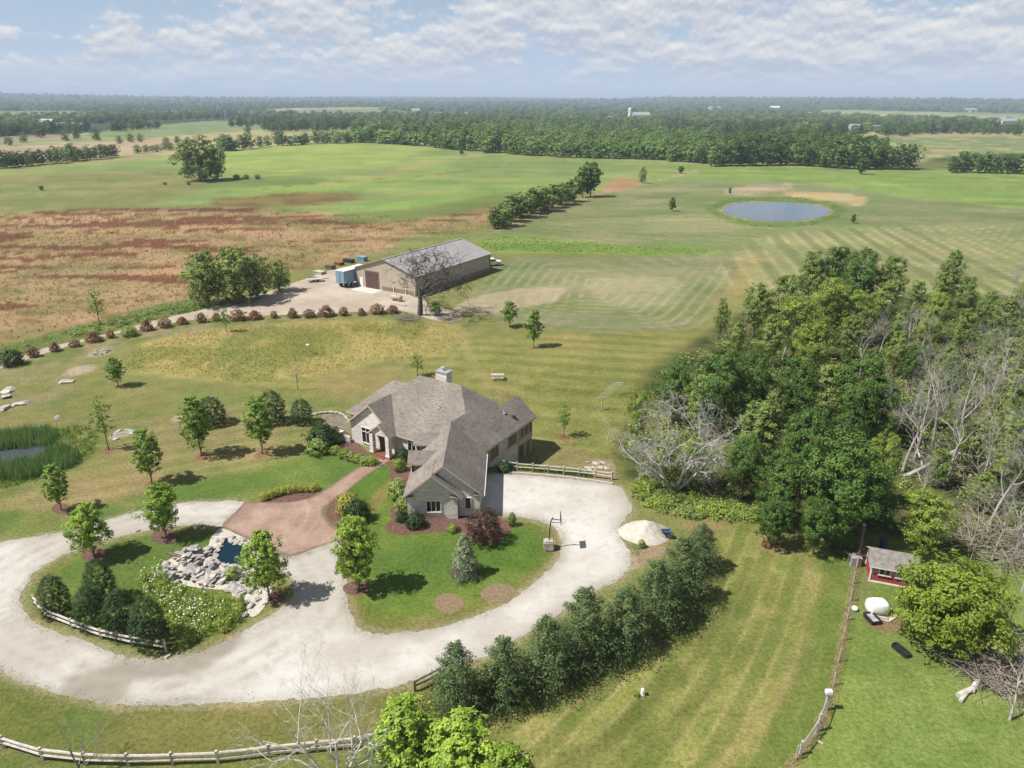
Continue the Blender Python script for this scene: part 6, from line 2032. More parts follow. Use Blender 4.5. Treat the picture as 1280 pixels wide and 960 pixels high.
# rock waterfall and its pool on the island
cw = G(262, 712)
fall = empty('rock_waterfall', (cw[0], cw[1], 0))
tag(fall, 'rock garden waterfall of tumbled limestone slabs round a dark blue pool', 'rock garden')
GPc = GARDEN_POND.mean(0)


def build_sheet_part(name, outline, z, mat, parent, step=0.4):
    o = sheet(name, outline, [], z, mat, step, 0.02)
    o.parent = parent
    o.location = -parent.location
    return o


SUR = smooth(GP([(277, 661), (300, 670), (322, 682), (328, 700), (322, 716), (340, 735), (328, 762), (312, 770), (300, 742), (250, 735), (215, 728), (197, 716), (204, 704), (232, 690), (258, 684), (264, 672)]), 4)
build_sheet_part('gravel_surround', SUR, 0.012, 'sand', fall)
build_sheet_part('pool', GARDEN_POND, 0.06, 'garden_water', fall)
n = len(GARDEN_POND)
for k in range(0, n, 1):
    q = GARDEN_POND[k] + (GARDEN_POND[k] - GPc) * rnd.uniform(0.02, 0.10)
    stone('stone', ST_L, q, rnd.uniform(.45, .8), 0.12, fall, 0.9)
PILE = smooth(GP([(198, 714), (214, 700), (238, 690), (262, 686), (272, 696), (272, 706), (292, 712), (312, 708), (318, 722), (316, 738), (300, 744), (280, 738), (250, 736), (222, 730), (204, 724)]), 3)
mn, mx = PILE.min(0), PILE.max(0)
cnt = 0
top_c = G(235, 706)[:2]
while cnt < 150:
    q = np.array([rnd.uniform(mn[0], mx[0]), rnd.uniform(mn[1], mx[1])])
    sdv = poly_sd(PILE, q[:1], q[1:])[0]
    if sdv > 0 or poly_sd(GARDEN_POND, q[:1], q[1:])[0] < 0.15:
        continue
    hgt = 0.95 * math.exp(-((q[0] - top_c[0]) ** 2 + (q[1] - top_c[1]) ** 2) / 9.0) + 0.12
    z = rnd.uniform(0.25, 1.0) * hgt * min(1, -sdv / .5)
    stone('stone', ST_L if rnd.random() < .62 else ST_G, q, rnd.choice((.3, .4, .5, .65, .8, 1.0, 1.25)), z + 0.05, fall, 0.75, 0.35)
    cnt += 1
for p_, r_ in (((318, 735), .9), ((322, 750), .7), ((314, 758), .8), ((306, 770), .7), ((330, 722), .6), ((290, 672), .6), ((303, 676), .7), ((318, 684), .7), ((272, 676), .6), ((266, 688), .8), ((246, 783), .8), ((238, 788), .5), ((320, 702), .7)):
    stone('stone', ST_L, G(*p_), r_, 0.1, fall, 0.9)
tm = MB()
pa = np.append(G(212, 702)[:2], 0.95); pb = np.append(G(246, 712)[:2], 0.75)
tm.tube([pa, (pa + pb) / 2 + [0, 0, .05], pb], [0.16, .14, .11], 7)
tm.build('log', 'dark_wood', fall)
mb = MB()
cpool = G(214, 719)
mb.prism([(cpool[0] + .5 * math.cos(a) * (1 + .2 * math.sin(3 * a)), cpool[1] + .4 * math.sin(a)) for a in np.linspace(0, 6.28, 14)[:-1]], 0.3, 0.34)
mb.build('upper_pool', 'garden_water', fall)
shrub_at('pool_plant', globe_light, 1.5, 292, 722, 710, 'leafy green plant growing among the slabs below the pool', 'plant', 1.0)
for p_, r_, lb in (((210, 821), .5, 'rounded pale stone beside the fence corner post, the larger of two'), ((222, 817), .35, 'small pale stone beside the fence corner post'), ((172, 664), .5, 'small dark stone on the gravel edge above the island'),
                   ((250, 657), .5, 'flat pale stone at the island edge by the paving'), ((1025, 929), .35, 'small pale stone at the foot of the fence gate post')):
    q = G(*p_); tag(stone('stone', ST_L, q, r_, q[2] + .08, None, 0.8), lb, 'stone')

# boulders strewn on the lawn by the marsh
for p_, w_px, lb in (((10, 489), 17, 'long pale slab farthest from the reeds in the strewn stones'), ((8, 497), 14, 'pale slab with a dark underside among the strewn stones'), ((27, 505), 13, 'square pale slab at the lawn side of the strewn stones'), ((4, 511), 16, 'large pale slab nearest the reeds among the strewn stones'),
                     ((14, 508), 8, 'small pale slab wedged between the strewn stones'), ((84, 478), 15, 'lone pale slab on the dry lawn below the rubble patch'), ((72, 523), 9, 'small pale slab at the edge of the reed grass')):
    q = G(*p_); tag(stone('stone_slab', ST_L, q, w_px * px_m(q), q[2] + .12, None, 0.6, 0.1), lb, 'stone')
for c_, n_, lb in (((152, 543), 12, 'patch of flat pale slabs set in the lawn beside the thin sapling'), ((126, 441), 14, 'low rubble heap of grey stones by the lane')):
    q0 = G(*c_); o = empty('rubble_heap' if n_ == 14 else 'slab_patch', q0); tag(o, lb, 'stones')
    for k in range(n_):
        a = rnd.uniform(0, 6.28); r = 1.2 * math.sqrt(rnd.random())
        stone('stone', ST_L if n_ == 12 else ST_G, (q0[0] + r * math.cos(a), q0[1] + r * math.sin(a) * 1.2), rnd.uniform(.4, .8), q0[2] + (.04 if n_ == 12 else rnd.uniform(.1, .5)), o, 0.35 if n_ == 12 else .9)
ew = empty('stone_edging', G(415, 520)); tag(ew, 'curved edging of white stones beside the house corner', 'edging')
L = smooth(GP([(390, 519), (404, 516.5), (418, 516), (428, 519), (434, 524), (438, 530)]), 6, False)
for q in L:
    stone('stone', ST_L, q, 0.5, .14, ew, 1.0)
sheet('grey_gravel_bed', smooth(GP([(402, 520), (420, 518), (432, 524), (438, 533), (430, 542), (410, 534)]), 4), [], 0.009, 'dirt', 0.6, 0.05, None, 'grey gravel bed inside the white stone edging', 'gravel bed')
ts = empty('stepping_stones', G(748, 584)); tag(ts, 'terraced flat pale stones behind the parking fence', 'stones')
for k in range(16):
    q = G(738 + rnd.uniform(-6, 22), 579 + rnd.uniform(-2, 14))
    stone('stone', ST_L, q, rnd.uniform(.5, .95), q[2] + .06, ts, 0.45, .1)


def mound(name, mat, px, py, w_px, h, seed, label, cat, dpx=None):
    """heaped material: a noisy dome"""
    c0 = G(px, py); R = w_px * px_m(c0) / 2
    RY = R * 0.8
    rr = np.linspace(0, 1, 16); aa = np.linspace(0, 2 * np.pi, 40, endpoint=False)
    AA, RRR = np.meshgrid(aa, rr)
    ex = 1 + 0.22 * (fbm(np.cos(AA) * 1.5 + seed, np.sin(AA) * 1.5, 3, seed) - .5)
    X = c0[0] + R * RRR * np.cos(AA) * ex; Y = c0[1] + RY * RRR * np.sin(AA) * ex
    Z = c0[2] - .03 + h * np.clip(1 - RRR, 0, 1) ** 0.8 * (1 - .35 * RRR) * (0.75 + .5 * fbm(X / .8, Y / .8, 4, seed + 1))
    o = mesh_obj(name, grid_mesh(name, X - c0[0], Y - c0[1], Z - c0[2], mat, wrap=True), None, tuple(c0))
    return tag(o, label, cat)


mound('sand_pile', 'sand', 807, 666, 66, 1.5, 3, 'heap of pale crushed stone at the edge of the gravel parking', 'gravel heap')
mound('spoil_heap', 'dirt', 303, 377, 26, 1.6, 5, 'grey-brown spoil heap beside the tree clump on the barn yard', 'dirt heap')
mound('spoil_heap', 'dirt', 285, 382, 16, 0.9, 6, 'lower grey spoil heap at the lane edge of the barn yard', 'dirt heap')

# ------------------------------------------------------------------ fences
def rail_fence(name, pts, label, h=1.0, rails=(0.45, 0.85), mat='weathered_wood', r=0.07):
    P = [G(*p_) for p_ in pts]
    o = empty(name, P[0]); tag(o, label, 'fence')
    for k, p_ in enumerate(P):
        mb = MB(); mb.box((p_[0], p_[1], p_[2] + h / 2 - .05), (0.15, 0.15, h + .1), rnd.uniform(0, .6)); mb.build('post', 'weathered_wood' if mat == 'pale_rail' else mat, o)
        if k:
            for rz_ in rails:
                mb = MB(); a_ = P[k - 1] + [0, 0, rz_ + rnd.uniform(-.03, .03)]; b_ = p_ + [0, 0, rz_ + rnd.uniform(-.03, .03)]
                mb.tube([a_, (a_ + b_) / 2 + [0, 0, rnd.uniform(-.04, .02)], b_], r, 6); mb.build('rail', mat, o)
    return o


rail_fence('rail_fence', [(44, 757), (61, 774), (91, 786), (127.5, 799), (166, 808), (208, 815)], 'weathered split-rail fence curving round the upright evergreens', mat='pale_rail', r=.085)
rail_fence('rail_fence', [(-40, 920), (5.6, 935), (54, 950), (107, 956), (161, 957.5), (216, 956), (273, 954), (337, 946), (397, 940), (444, 936), (492, 922)], 'long weathered split-rail fence along the bottom lawn strip', 1.05, mat='pale_rail', r=.085)
rail_fence('rail_fence', [(519, 864), (550, 848)], 'short dark rail fence section between the gravel and the first pine', 0.95, mat='dark_wood')
rail_fence('rail_fence', [(630, 586), (646.5, 588), (666, 589.5), (685, 591), (705, 593), (724, 595), (744, 597.5), (765, 600)], 'rail fence along the upper edge of the gravel parking', 1.05, mat='weathered_wood')
mb = MB()
LW = smooth(GP([(636, 592), (680, 595), (720, 599), (766, 606)]), 6, False)
edg = empty('timber_edging', (LW[0][0], LW[0][1], 0)); tag(edg, 'low timber edging at the top of the gravel parking', 'edging')
for k in range(0, len(LW) - 3, 3):
    mb = MB(); a_ = np.append(LW[k], .12); b_ = np.append(LW[k + 3], .12); mb.bar(a_, b_, .18, .24); mb.build('timber', 'weathered_wood', edg)
gr = blades('ornamental_grass', 'row of ornamental grass tufts behind the parking fence', np.concatenate([np.array(G(650 + k * 8.5, 585.5 + k * .9)[:2])[None] + RNG.normal(0, .22, (40, 2)) for k in range(11)]), 0.5, 0.06, 4, 'blade', 0.6, 33)

# wire fence between the mown slope and the neighbour
wl = [0.0]
for k in range(1, len(WIRE)):
    wl.append(wl[-1] + np.linalg.norm(WIRE[k] - WIRE[k - 1]))
wl = np.array(wl)
wp = [np.array([np.interp(s_, wl, WIRE[:, 0]), np.interp(s_, wl, WIRE[:, 1]), 0.0]) for s_ in np.arange(1.0, wl[-1], 2.6)]
wf = empty('wire_fence', wp[0]); tag(wf, 'wire field fence on thin posts between mown slope and bright lawn', 'fence')
for k, p_ in enumerate(wp):
    mb = MB(); mb.box((p_[0], p_[1], .6), (0.07, 0.07, 1.25)); mb.build('post', 'weathered_wood', wf)
for z in (0.25, 0.5, 0.8, 1.1):
    mb = MB(); mb.tube([p_ + [0, 0, z] for p_ in wp], 0.010, 3, cap=False); mb.build('wire', 'twig', wf)
blades('fence_line_grass', 'dry uncut grass along the wire fence', np.array([np.interp(np.linspace(0, wl[-1], 1300), wl, WIRE[:, i]) for i in (0, 1)]).T + RNG.normal(0, .12, (1300, 2)), 0.22, 0.04, 3, 'blade_dry', .6, 35)
gp = G(1031, 888); g2 = G(1022, 914); g3 = G(1000, 944)
fg = empty('fence_gate', g2); tag(fg, 'white corner posts and gate at the low end of the wire fence', 'gate')
for q, h_ in ((gp, 1.5), (g2, 1.5), (g3, 1.2)):
    mb = MB(); mb.box((q[0], q[1], h_ / 2 - .05), (.14, .14, h_ + .1)); mb.build('post', 'weathered_wood', fg)
mb = MB(); mb.tube([gp + [0, 0, 1.2], g2 + [0, 0, 1.2]], .035, 5); mb.build('rail', 'aluminium', fg)
mb = MB(); mb.tube([g2 + [0, 0, 1.1], g3 + [0, 0, .9]], .035, 5); mb.build('rail', 'aluminium', fg)
mb = MB(); mb.box(gp + [0, 0, 1.62], (.42, .3, .24)); mb.build('white_box', 'white_paint', fg)

# poles
def leaning_pole(label, base_px, top_px, h, r, name, mat='dark_wood', arms=()):
    p_ = G(*base_px)
    d = ray(*top_px); t_ = (p_[2] + h - CAMH) / d[2]; q = np.array([0, 0, CAMH]) + d * t_
    if abs(q[1] - p_[1]) > 2: q[1] = p_[1]
    o = empty(name, p_); tag(o, label, 'pole')
    mb = MB(); mb.tube([p_ - [0, 0, .2], q], [r, r * .75], 8); mb.build('shaft', mat, o)
    return o, p_, q


lp, p_, q = leaning_pole('weathered utility pole at the end of the wire fence before the dark wood', (1074, 698), (1080, 657), 3.7, .13, 'utility_pole')
mb = MB(); mb.box(q + [0, 0, .1], (.22, .22, .16)); mb.build('cap', 'grey_metal', lp)
# clothes line
cl = empty('clothesline', G(752, 513)); tag(cl, 'metal clothesline posts with crossbars and lines on the back lawn', 'clothesline')
pa = G(752, 513); pb = G(772, 494)
bar_d = np.array([.95, .1, 0])
for q in (pa, pb):
    mb = MB(); mb.tube([q, q + [0, 0, 1.9]], .06, 7); mb.build('post', 'weathered_wood', cl)
    mb = MB(); mb.bar(q + [0, 0, 1.9] - bar_d * .75, q + [0, 0, 1.9] + bar_d * .75, .09, .09); mb.build('crossbar', 'weathered_wood', cl)
for s_ in (-.65, -.2, .2, .65):
    mb = MB(); mb.tube([pa + [0, 0, 1.95] + bar_d * s_, (pa + pb) / 2 + [0, 0, 1.85] + bar_d * s_, pb + [0, 0, 1.95] + bar_d * s_], .012, 3); mb.build('line', 'white_paint', cl)
# picnic table
c0 = G(622, 474); pt = empty('picnic_table', c0); tag(pt, 'weathered wooden picnic table alone on the striped back lawn', 'picnic table')
for k in range(5):
    mb = MB(); mb.box(c0 + [0, -.30 + .15 * k, .75], (1.85, .135, .045)); mb.build('top_board', 'weathered_wood', pt)
for s_ in (-1, 1):
    mb = MB(); mb.box(c0 + [0, s_ * .68, .45], (1.85, .27, .045)); mb.build('seat', 'weathered_wood', pt)
    for e in (-1, 1):
        mb = MB(); mb.bar(c0 + [s_ * .65, e * .62, 0], c0 + [s_ * .65, e * .2, .73], .09, .05); mb.build('leg', 'weathered_wood', pt)
    mb = MB(); mb.bar(c0 + [s_ * .65, -.8, .40], c0 + [s_ * .65, .8, .40], .05, .09); mb.build('brace', 'weathered_wood', pt)
# bird box
c0 = G(386, 443); bb_ = empty('bird_box', c0); tag(bb_, 'small white bird box on a post in the golden grass', 'bird box')
mb = MB(); mb.tube([c0, c0 + [0, 0, 1.3]], .04, 6); mb.build('post', 'weathered_wood', bb_)
mb = MB(); mb.box(c0 + [0, 0, 1.45], (.32, .32, .34)); mb.build('box', 'white_paint', bb_)
mb = MB(); mb.face([c0 + [-.24, -.24, 1.62], c0 + [.24, -.24, 1.62], c0 + [.24, 0, 1.78], c0 + [-.24, 0, 1.78]]); mb.face([c0 + [-.24, 0, 1.78], c0 + [.24, 0, 1.78], c0 + [.24, .24, 1.62], c0 + [-.24, .24, 1.62]])
mb.build('roof', 'grey_metal', bb_)

# basketball hoop standing in a block of stone
c0 = G(686, 686); bh = empty('basketball_hoop', c0); tag(bh, 'basketball hoop on a black pole set in a pale stone block', 'basketball hoop')
bm = bmesh.new(); bmesh.ops.create_cube(bm, size=1.0)
bmesh.ops.bevel(bm, geom=bm.edges[:], offset=.12, segments=2, affect='EDGES')
for v_ in bm.verts:
    v_.co = Vector((v_.co.x * 1.0, v_.co.y * .9, (v_.co.z + .5) * .95)) + Vector((rnd.uniform(-.03, .03), rnd.uniform(-.03, .03), rnd.uniform(-.02, .02)))
me = bpy.data.meshes.new('stone_base'); bm.to_mesh(me); bm.free(); add_mats(me, 'limestone'); mesh_obj('stone_base', me, bh)
mb = MB(); mb.tube([c0 + [0, .1, .9], c0 + [.12, .1, 2.9], c0 + [.3, .1, 3.25]], .06, 8); mb.build('pole', 'black_metal', bh)
mb = MB(); mb.tube([c0 + [.26, .1, 3.1], c0 + [.95, .1, 3.0]], .04, 6); mb.tube([c0 + [.2, .1, 2.75], c0 + [.95, .1, 2.75]], .03, 6); mb.build('arm', 'black_metal', bh)
mb = MB(); mb.box(c0 + [1.0, .1, 3.2], (.05, 1.15, .8)); bk = mb.build('backboard', 'black_plastic', bh)
mb = MB(); mb.tube([c0 + [1.27 + .23 * math.cos(a), .1 + .23 * math.sin(a), 2.9] for a in np.linspace(0, 6.283, 17)], .012, 4, cap=False); mb.build('rim', 'rust', bk)
mb = MB()
for a in np.linspace(0, 6.283, 13)[:-1]:
    mb.tube([c0 + [1.27 + .23 * math.cos(a), .1 + .23 * math.sin(a), 2.9], c0 + [1.27 + .14 * math.cos(a + .3), .1 + .14 * math.sin(a + .3), 2.5]], .006, 3, cap=False)
tag(mb.build('net', 'white_paint', bk), kind='stuff')

# wheelbarrow on the heap
c0 = G(832, 673) + [0, 0, .35]; wb = empty('wheelbarrow', c0); wb.scale = (.75, .75, .75); tag(wb, 'dark blue wheelbarrow lying on the crushed stone heap', 'wheelbarrow')
mb = MB()
b0 = [(-.42, -.28, .35), (.35, -.28, .35), (.35, .28, .35), (-.42, .28, .35)]; b1 = [(-.6, -.4, .68), (.62, -.4, .68), (.62, .4, .68), (-.6, .4, .68)]
mb.face([c0 + np.array(p) for p in b0])
for k in range(4):
    mb.face([c0 + np.array(b0[k]), c0 + np.array(b0[(k + 1) % 4]), c0 + np.array(b1[(k + 1) % 4]), c0 + np.array(b1[k])])
mb.build('tray', 'blue_plastic', wb)
for s_ in (-1, 1):
    mb = MB(); mb.tube([c0 + [.75, s_ * .08, .2], c0 + [-.2, s_ * .25, .32], c0 + [-1.0, s_ * .32, .5]], .022, 5); mb.build('handle', 'dark_wood', wb)
    mb = MB(); mb.tube([c0 + [-.3, s_ * .25, .33], c0 + [-.38, s_ * .27, 0]], .02, 5); mb.build('leg', 'black_metal', wb)
mb = MB(); mb.tube([c0 + [.75 + .2 * math.cos(a), 0, .2 + .2 * math.sin(a)] for a in np.linspace(0, 6.283, 15)], .05, 6, cap=False); mb.build('wheel', 'tyre', wb)
# dry plant by the heap, lawn ornament, rusty frame
shrub_at('dry_weed', globe_green, 1.5, 802, 684, 675, 'low weed clump in front of the crushed stone heap', 'plant', .7)
c0 = G(803, 869); gn = empty('lawn_ornament', c0); tag(gn, 'small white lawn ornament beside a dry plant on the mown slope', 'ornament')
mb = MB(); mb.tube([c0, c0 + [0, 0, .12], c0 + [0, 0, .35], c0 + [0, 0, .5], c0 + [0, 0, .62]], [.2, .17, .12, .15, .05], 10); mb.build('body', 'white_paint', gn, True)
shrub_at('dry_plant', globe_light, 1.5, 796, 870, 865, 'low dry plant beside the white lawn ornament', 'plant', 1.0)
c0 = G(966, 686); im = empty('rusty_implement', c0); tag(im, 'rusty farm implement with angled bars on the mown slope', 'implement')
for a_, b_ in (((-.9, .5, 0), (-.75, .4, .95)), ((-.85, .45, .25), (.5, -.1, .3)), ((.5, -.1, 0), (.5, -.1, .4)), ((-.3, .2, .3), (.2, .6, .05)), ((0, .1, .3), (.1, -.5, .05))):
    mb = MB(); mb.bar(c0 + np.array(a_), c0 + np.array(b_), .07, .07); mb.build('bar', 'rust', im)
for x in (-.4, .35):
    mb = MB(); mb.tube([c0 + [x + .25 * math.cos(a), .3, .25 + .25 * math.sin(a)] for a in np.linspace(0, 6.283, 13)], .03, 5, cap=False); mb.build('wheel', 'rust', im)
c0 = G(979, 692); sk = empty('yard_stake', c0); tag(sk, 'short pale stake and scrap lying beside the rusty implement', 'stake')
mb = MB(); mb.bar(c0 + [-.3, 0, .05], c0 + [.35, .15, .12], .12, .08); mb.build('board', 'weathered_wood', sk)
mb = MB(); mb.tube([c0, c0 + [.05, 0, .5]], .035, 5); mb.build('stake', 'weathered_wood', sk)

# neighbour's yard
c0 = G(1067, 706); bx_ = empty('grey_cabinet', c0); tag(bx_, 'grey utility cabinet with a sloping lid on the fence line', 'cabinet')
mb = MB(); mb.box(c0 + [0, 0, .42], (.85, .75, .85)); mb.build('body', 'grey_metal', bx_)
mb = MB(); mb.box(c0 + [0, .05, .88], (.95, .85, .07)); mb.build('lid', 'grey_stone', bx_)
c0 = G(1095, 764)
bm = bmesh.new(); bmesh.ops.create_cube(bm, size=1.0); bmesh.ops.subdivide_edges(bm, edges=bm.edges[:], cuts=3, use_grid_fill=True)
for v_ in bm.verts:
    d = unit(np.array(v_.co)); q = np.sign(d) * np.abs(d) ** .55
    v_.co = Vector((q[0] * .98 / 1.15, q[1] * .72 / 1.15, max(0.0, (q[2] + .72) * .62)))
me = bpy.data.meshes.new('tank'); bm.to_mesh(me); bm.free(); add_mats(me, 'white_paint'); me.polygons.foreach_set('use_smooth', [True] * len(me.polygons))
wt_ = empty('white_tank', c0); tag(wt_, 'rounded white plastic tank with a dark end on the neighbour lawn', 'tank')
mesh_obj('shell', me, wt_)
mb = MB(); mb.box(c0 + [.72, -.12, .38], (.12, .5, .6)); mb.build('opening', 'black_plastic', wt_)
mb = MB(); mb.box(c0 + [1.08, .2, .16], (.4, .35, .32)); tag(mb.build('feed_bucket', 'blue_plastic', None, loc=tuple(c0 + [1.08, .2, 0])), 'dark blue tub beside the rounded white tank', 'tub')
c1 = G(1106, 775); pl = empty('plank_frame', c1); tag(pl, 'grey plank frame on bare soil in front of the rounded white tank', 'planks')
for a_, b_ in (((-1.5, .55, .06), (.2, -.15, .06)), ((.2, -.15, .06), (1.0, .35, .06)), ((-1.3, .65, .06), (.3, .02, .06))):
    mb = MB(); mb.bar(c1 + np.array(a_), c1 + np.array(b_), .26, .08); mb.build('plank', 'weathered_wood', pl)


def trough(label, bx, by_, L, W, ang, name='trough', inner='grey_stone'):
    c0 = G(bx, by_); o = empty(name, c0); tag(o, label, 'trough')
    X = np.array([math.cos(ang), math.sin(ang), 0]); Y = np.array([-X[1], X[0], 0])
    for s_ in (-1, 1):
        mb = MB(); mb.bar(c0 + Y * s_ * W / 2 - X * L / 2 + [0, 0, .17], c0 + Y * s_ * W / 2 + X * L / 2 + [0, 0, .17], .1, .34); mb.build('side', 'black_plastic', o)
        mb = MB(); mb.bar(c0 + X * s_ * L / 2 - Y * (W / 2 - .055) + [0, 0, .165], c0 + X * s_ * L / 2 + Y * (W / 2 - .055) + [0, 0, .165], .1, .33); mb.build('end', 'black_plastic', o)
    mb = MB(); mb.box(c0 + [0, 0, .12], (L - .1, W - .1, .1), ang); mb.build('base', inner, o)


trough('black open trough with grey inside before the rounded white tank', 1090, 775, 1.15, .75, 1.75)
trough('long narrow black trough lying on the bright lawn', 1126, 815, 1.3, .42, 1.95, inner='black_plastic')
c0 = G(1068, 763); mb = MB()
sph = []
bm = bmesh.new(); bmesh.ops.create_icosphere(bm, subdivisions=2, radius=.26)
for v_ in bm.verts: v_.co.z = v_.co.z * .85 + .2
me = bpy.data.meshes.new('float_ball'); bm.to_mesh(me); bm.free(); add_mats(me, 'white_paint'); me.polygons.foreach_set('use_smooth', [True] * len(me.polygons))
o = mesh_obj('mineral_tub', me, None, tuple(c0)); tag(o, 'small round white tub beside the wire fence', 'tub')
c0 = G(1103, 684); o = empty('barrel', c0); tag(o, 'blue plastic barrel behind the red shed', 'barrel')
mb = MB(); mb.tube([c0 + [0, 0, 0], c0 + [0, 0, .1], c0 + [0, 0, .45], c0 + [0, 0, .8], c0 + [0, 0, .9]], [.27, .3, .32, .3, .26], 14); mb.build('body', 'blue_plastic', o, True)
mb = MB(); mb.tube([c0 + [0, 0, .9], c0 + [0, 0, .94]], [.24, .24], 14); mb.build('lid', 'black_plastic', o)
for (a_, b_, r_, lb) in (((1197, 872), (1218, 862), .2, 'pale cut log on the bright lawn before the brush'), ((1214, 866), (1224, 848), .19, 'second pale cut log lying across the brush edge'), ((1200, 878), (1208, 868), .14, 'short pale log end beside the cut logs')):
    qa, qb = G(*a_), G(*b_); o = empty('log', qa); tag(o, lb, 'log')
    mb = MB(); mb.tube([qa + [0, 0, r_], (qa + qb) / 2 + [0.03, .02, r_], qb + [0, 0, r_]], [r_, r_ * .95, r_ * .85], 9); mb.build('bark', 'bleached_bark', o)
    mb = MB(); d = unit(qb - qa); mb.tube([qa + [0, 0, r_] - d * .02, qa + [0, 0, r_] + d * .01], r_ * .85, 9); mb.build('cut_face', 'weathered_wood', o)

# ------------------------------------------------------------------ things round the barn
def wheel(o, c, ax, r=.5, w=.28):
    c = np.array(c); ax = unit(np.array(ax))
    mb = MB(); mb.tube([c - ax * w / 2, c + ax * w / 2], r, 14); wh = mb.build('wheel', 'tyre', o)
    mb = MB(); mb.tube([c - ax * (w / 2 + .015), c + ax * (w / 2 + .015)], r * .5, 10); mb.build('rim', 'aluminium', wh)


X3 = np.append(BW, 0); Y3 = np.append(BL, 0)
c0 = G(427, 360); tr = empty('box_trailer', c0); tag(tr, 'faded blue box trailer parked beside the barn', 'trailer')
rzb = math.atan2(BL[1], BL[0])
ctr = c0 + Y3 * 3.7 - X3 * .2
mb = MB(); mb.box(ctr + [0, 0, 2.35], (7.4, 2.5, 2.7), rzb); bxo = mb.build('body', 'blue_box', tr)
mb = MB(); mb.box(ctr + [0, 0, 3.73], (7.5, 2.56, .06), rzb); mb.build('roof', 'white_paint', tr)
for s_ in (-1, 1):
    mb = MB(); mb.box(ctr - Y3 * 3.72 + X3 * s_ * .62 + [0, 0, 2.35], (.05, 1.18, 2.5), rzb); dr = mb.build('door', 'blue_box', tr)
    mb = MB(); mb.box(ctr - Y3 * 3.76 + X3 * s_ * .2 + [0, 0, 2.3], (.05, .05, 2.3), rzb); mb.build('latch_bar', 'grey_metal', dr)
mb = MB()
for k in range(13):
    mb.box(ctr + X3 * 1.262 + Y3 * (-3.5 + .58 * k) + [0, 0, 2.35], (.06, .03, 2.6), rzb)
tag(mb.build('side_ribs', 'grey_metal', bxo), kind='stuff')
mb = MB(); mb.box(ctr + [0, 0, .9], (7.0, 1.0, .2), rzb); mb.build('chassis', 'black_metal', tr)
for l_ in (-2.5, -1.3):
    for s_ in (-1, 1):
        wheel(tr, ctr + Y3 * l_ + X3 * s_ * 1.05 + [0, 0, .5], X3)
mb = MB(); mb.tube([ctr + Y3 * 2.6 + X3 * .8 + [0, 0, 0], ctr + Y3 * 2.6 + X3 * .8 + [0, 0, .9]], .09, 6); mb.build('landing_leg', 'grey_metal', tr)

c0 = G(614, 332); tk = empty('pickup_truck', c0); tag(tk, 'white pickup truck parked at the far end of the barn', 'pickup truck')
ta = 0.25; TX = np.array([math.cos(ta), math.sin(ta), 0]); TY = np.array([-TX[1], TX[0], 0])
def TB(x, y, z): return c0 + TX * x + TY * y + np.array([0, 0, z])
prof = [(-2.7, .55), (2.6, .55), (2.65, .95), (2.45, 1.12), (1.25, 1.2), (.75, 1.78), (-.55, 1.8), (-.75, 1.22), (-2.7, 1.15)]
mb = MB()
mb.face([TB(x, -.95, z) for x, z in prof]); mb.face([TB(x, .95, z) for x, z in reversed(prof)])
for k in range(len(prof)):
    a_ = prof[k]; b_ = prof[(k + 1) % len(prof)]
    mb.face([TB(a_[0], -.95, a_[1]), TB(a_[0], .95, a_[1]), TB(b_[0], .95, b_[1]), TB(b_[0], -.95, b_[1])])
mb.build('body', 'white_paint', tk)
mb = MB(); mb.face([TB(1.21, -.8, 1.25), TB(1.21, .8, 1.25), TB(.79, .75, 1.76), TB(.79, -.75, 1.76)]); mb.build('windscreen', 'glass', tk)
for s_ in (-1, 1):
    mb = MB(); mb.face([TB(.95, s_ * .962, 1.25), TB(.68, s_ * .962, 1.68), TB(-.5, s_ * .962, 1.7), TB(-.62, s_ * .962, 1.25)]); mb.build('side_window', 'glass', tk)
    for x in (-1.75, 1.7):
        wheel(tk, TB(x, s_ * .85, .38), TY, .38, .24)
    mb = MB(); mb.box(TB(2.64, s_ * .7, .85), (.06, .3, .18), ta); mb.build('headlight', 'aluminium', tk)
mb = MB(); mb.prism([TB(-2.6, -.8, 0), TB(-.85, -.8, 0), TB(-.85, .8, 0), TB(-2.6, .8, 0)], c0[2] + 1.17, c0[2] + 1.2); mb.build('bed', 'black_metal', tk)
c0 = G(609, 337); ft = empty('implement_trailer', c0); tag(ft, 'dark flat trailer with scrap parked behind the white pickup', 'trailer')
mb = MB(); mb.box(c0 + [0, 0, .55], (2.4, 1.4, .15), 1.0); mb.build('deck', 'dark_wood', ft)
for s_ in (-1, 1):
    wheel(ft, c0 + [s_ * .5, -s_ * .35, .3], (math.cos(1.0 + 1.57), math.sin(1.0 + 1.57), 0), .3, .18)
mb = MB(); mb.box(c0 + [.1, 0, .9], (1.3, .9, .5), 1.0); mb.build('load', 'rust', ft)

c0 = G(496, 376); pt_ = empty('propane_tank', c0); tag(pt_, 'long pale tank lying on skids in front of the barn', 'tank')
TXx = X3
mb = MB(); mb.tube([c0 - TXx * 1.35 + [0, 0, .75], c0 - TXx * 1.15 + [0, 0, .75], c0 + TXx * 1.15 + [0, 0, .75], c0 + TXx * 1.35 + [0, 0, .75]], [.25, .52, .52, .25], 14); mb.build('shell', 'tan_siding', pt_, True)
for s_ in (-.8, .8):
    mb = MB(); mb.box(c0 + TXx * s_ + [0, 0, .13], (.2, 1.0, .26), rb_z); mb.build('skid', 'concrete', pt_)
mb = MB(); mb.tube([c0 + [0, 0, 1.25], c0 + [0, 0, 1.42]], .16, 8); mb.build('valve_dome', 'grey_metal', pt_)
c0 = G(500, 381); bd_ = empty('board_stack', c0); tag(bd_, 'low stack of pale boards below the long tank', 'boards')
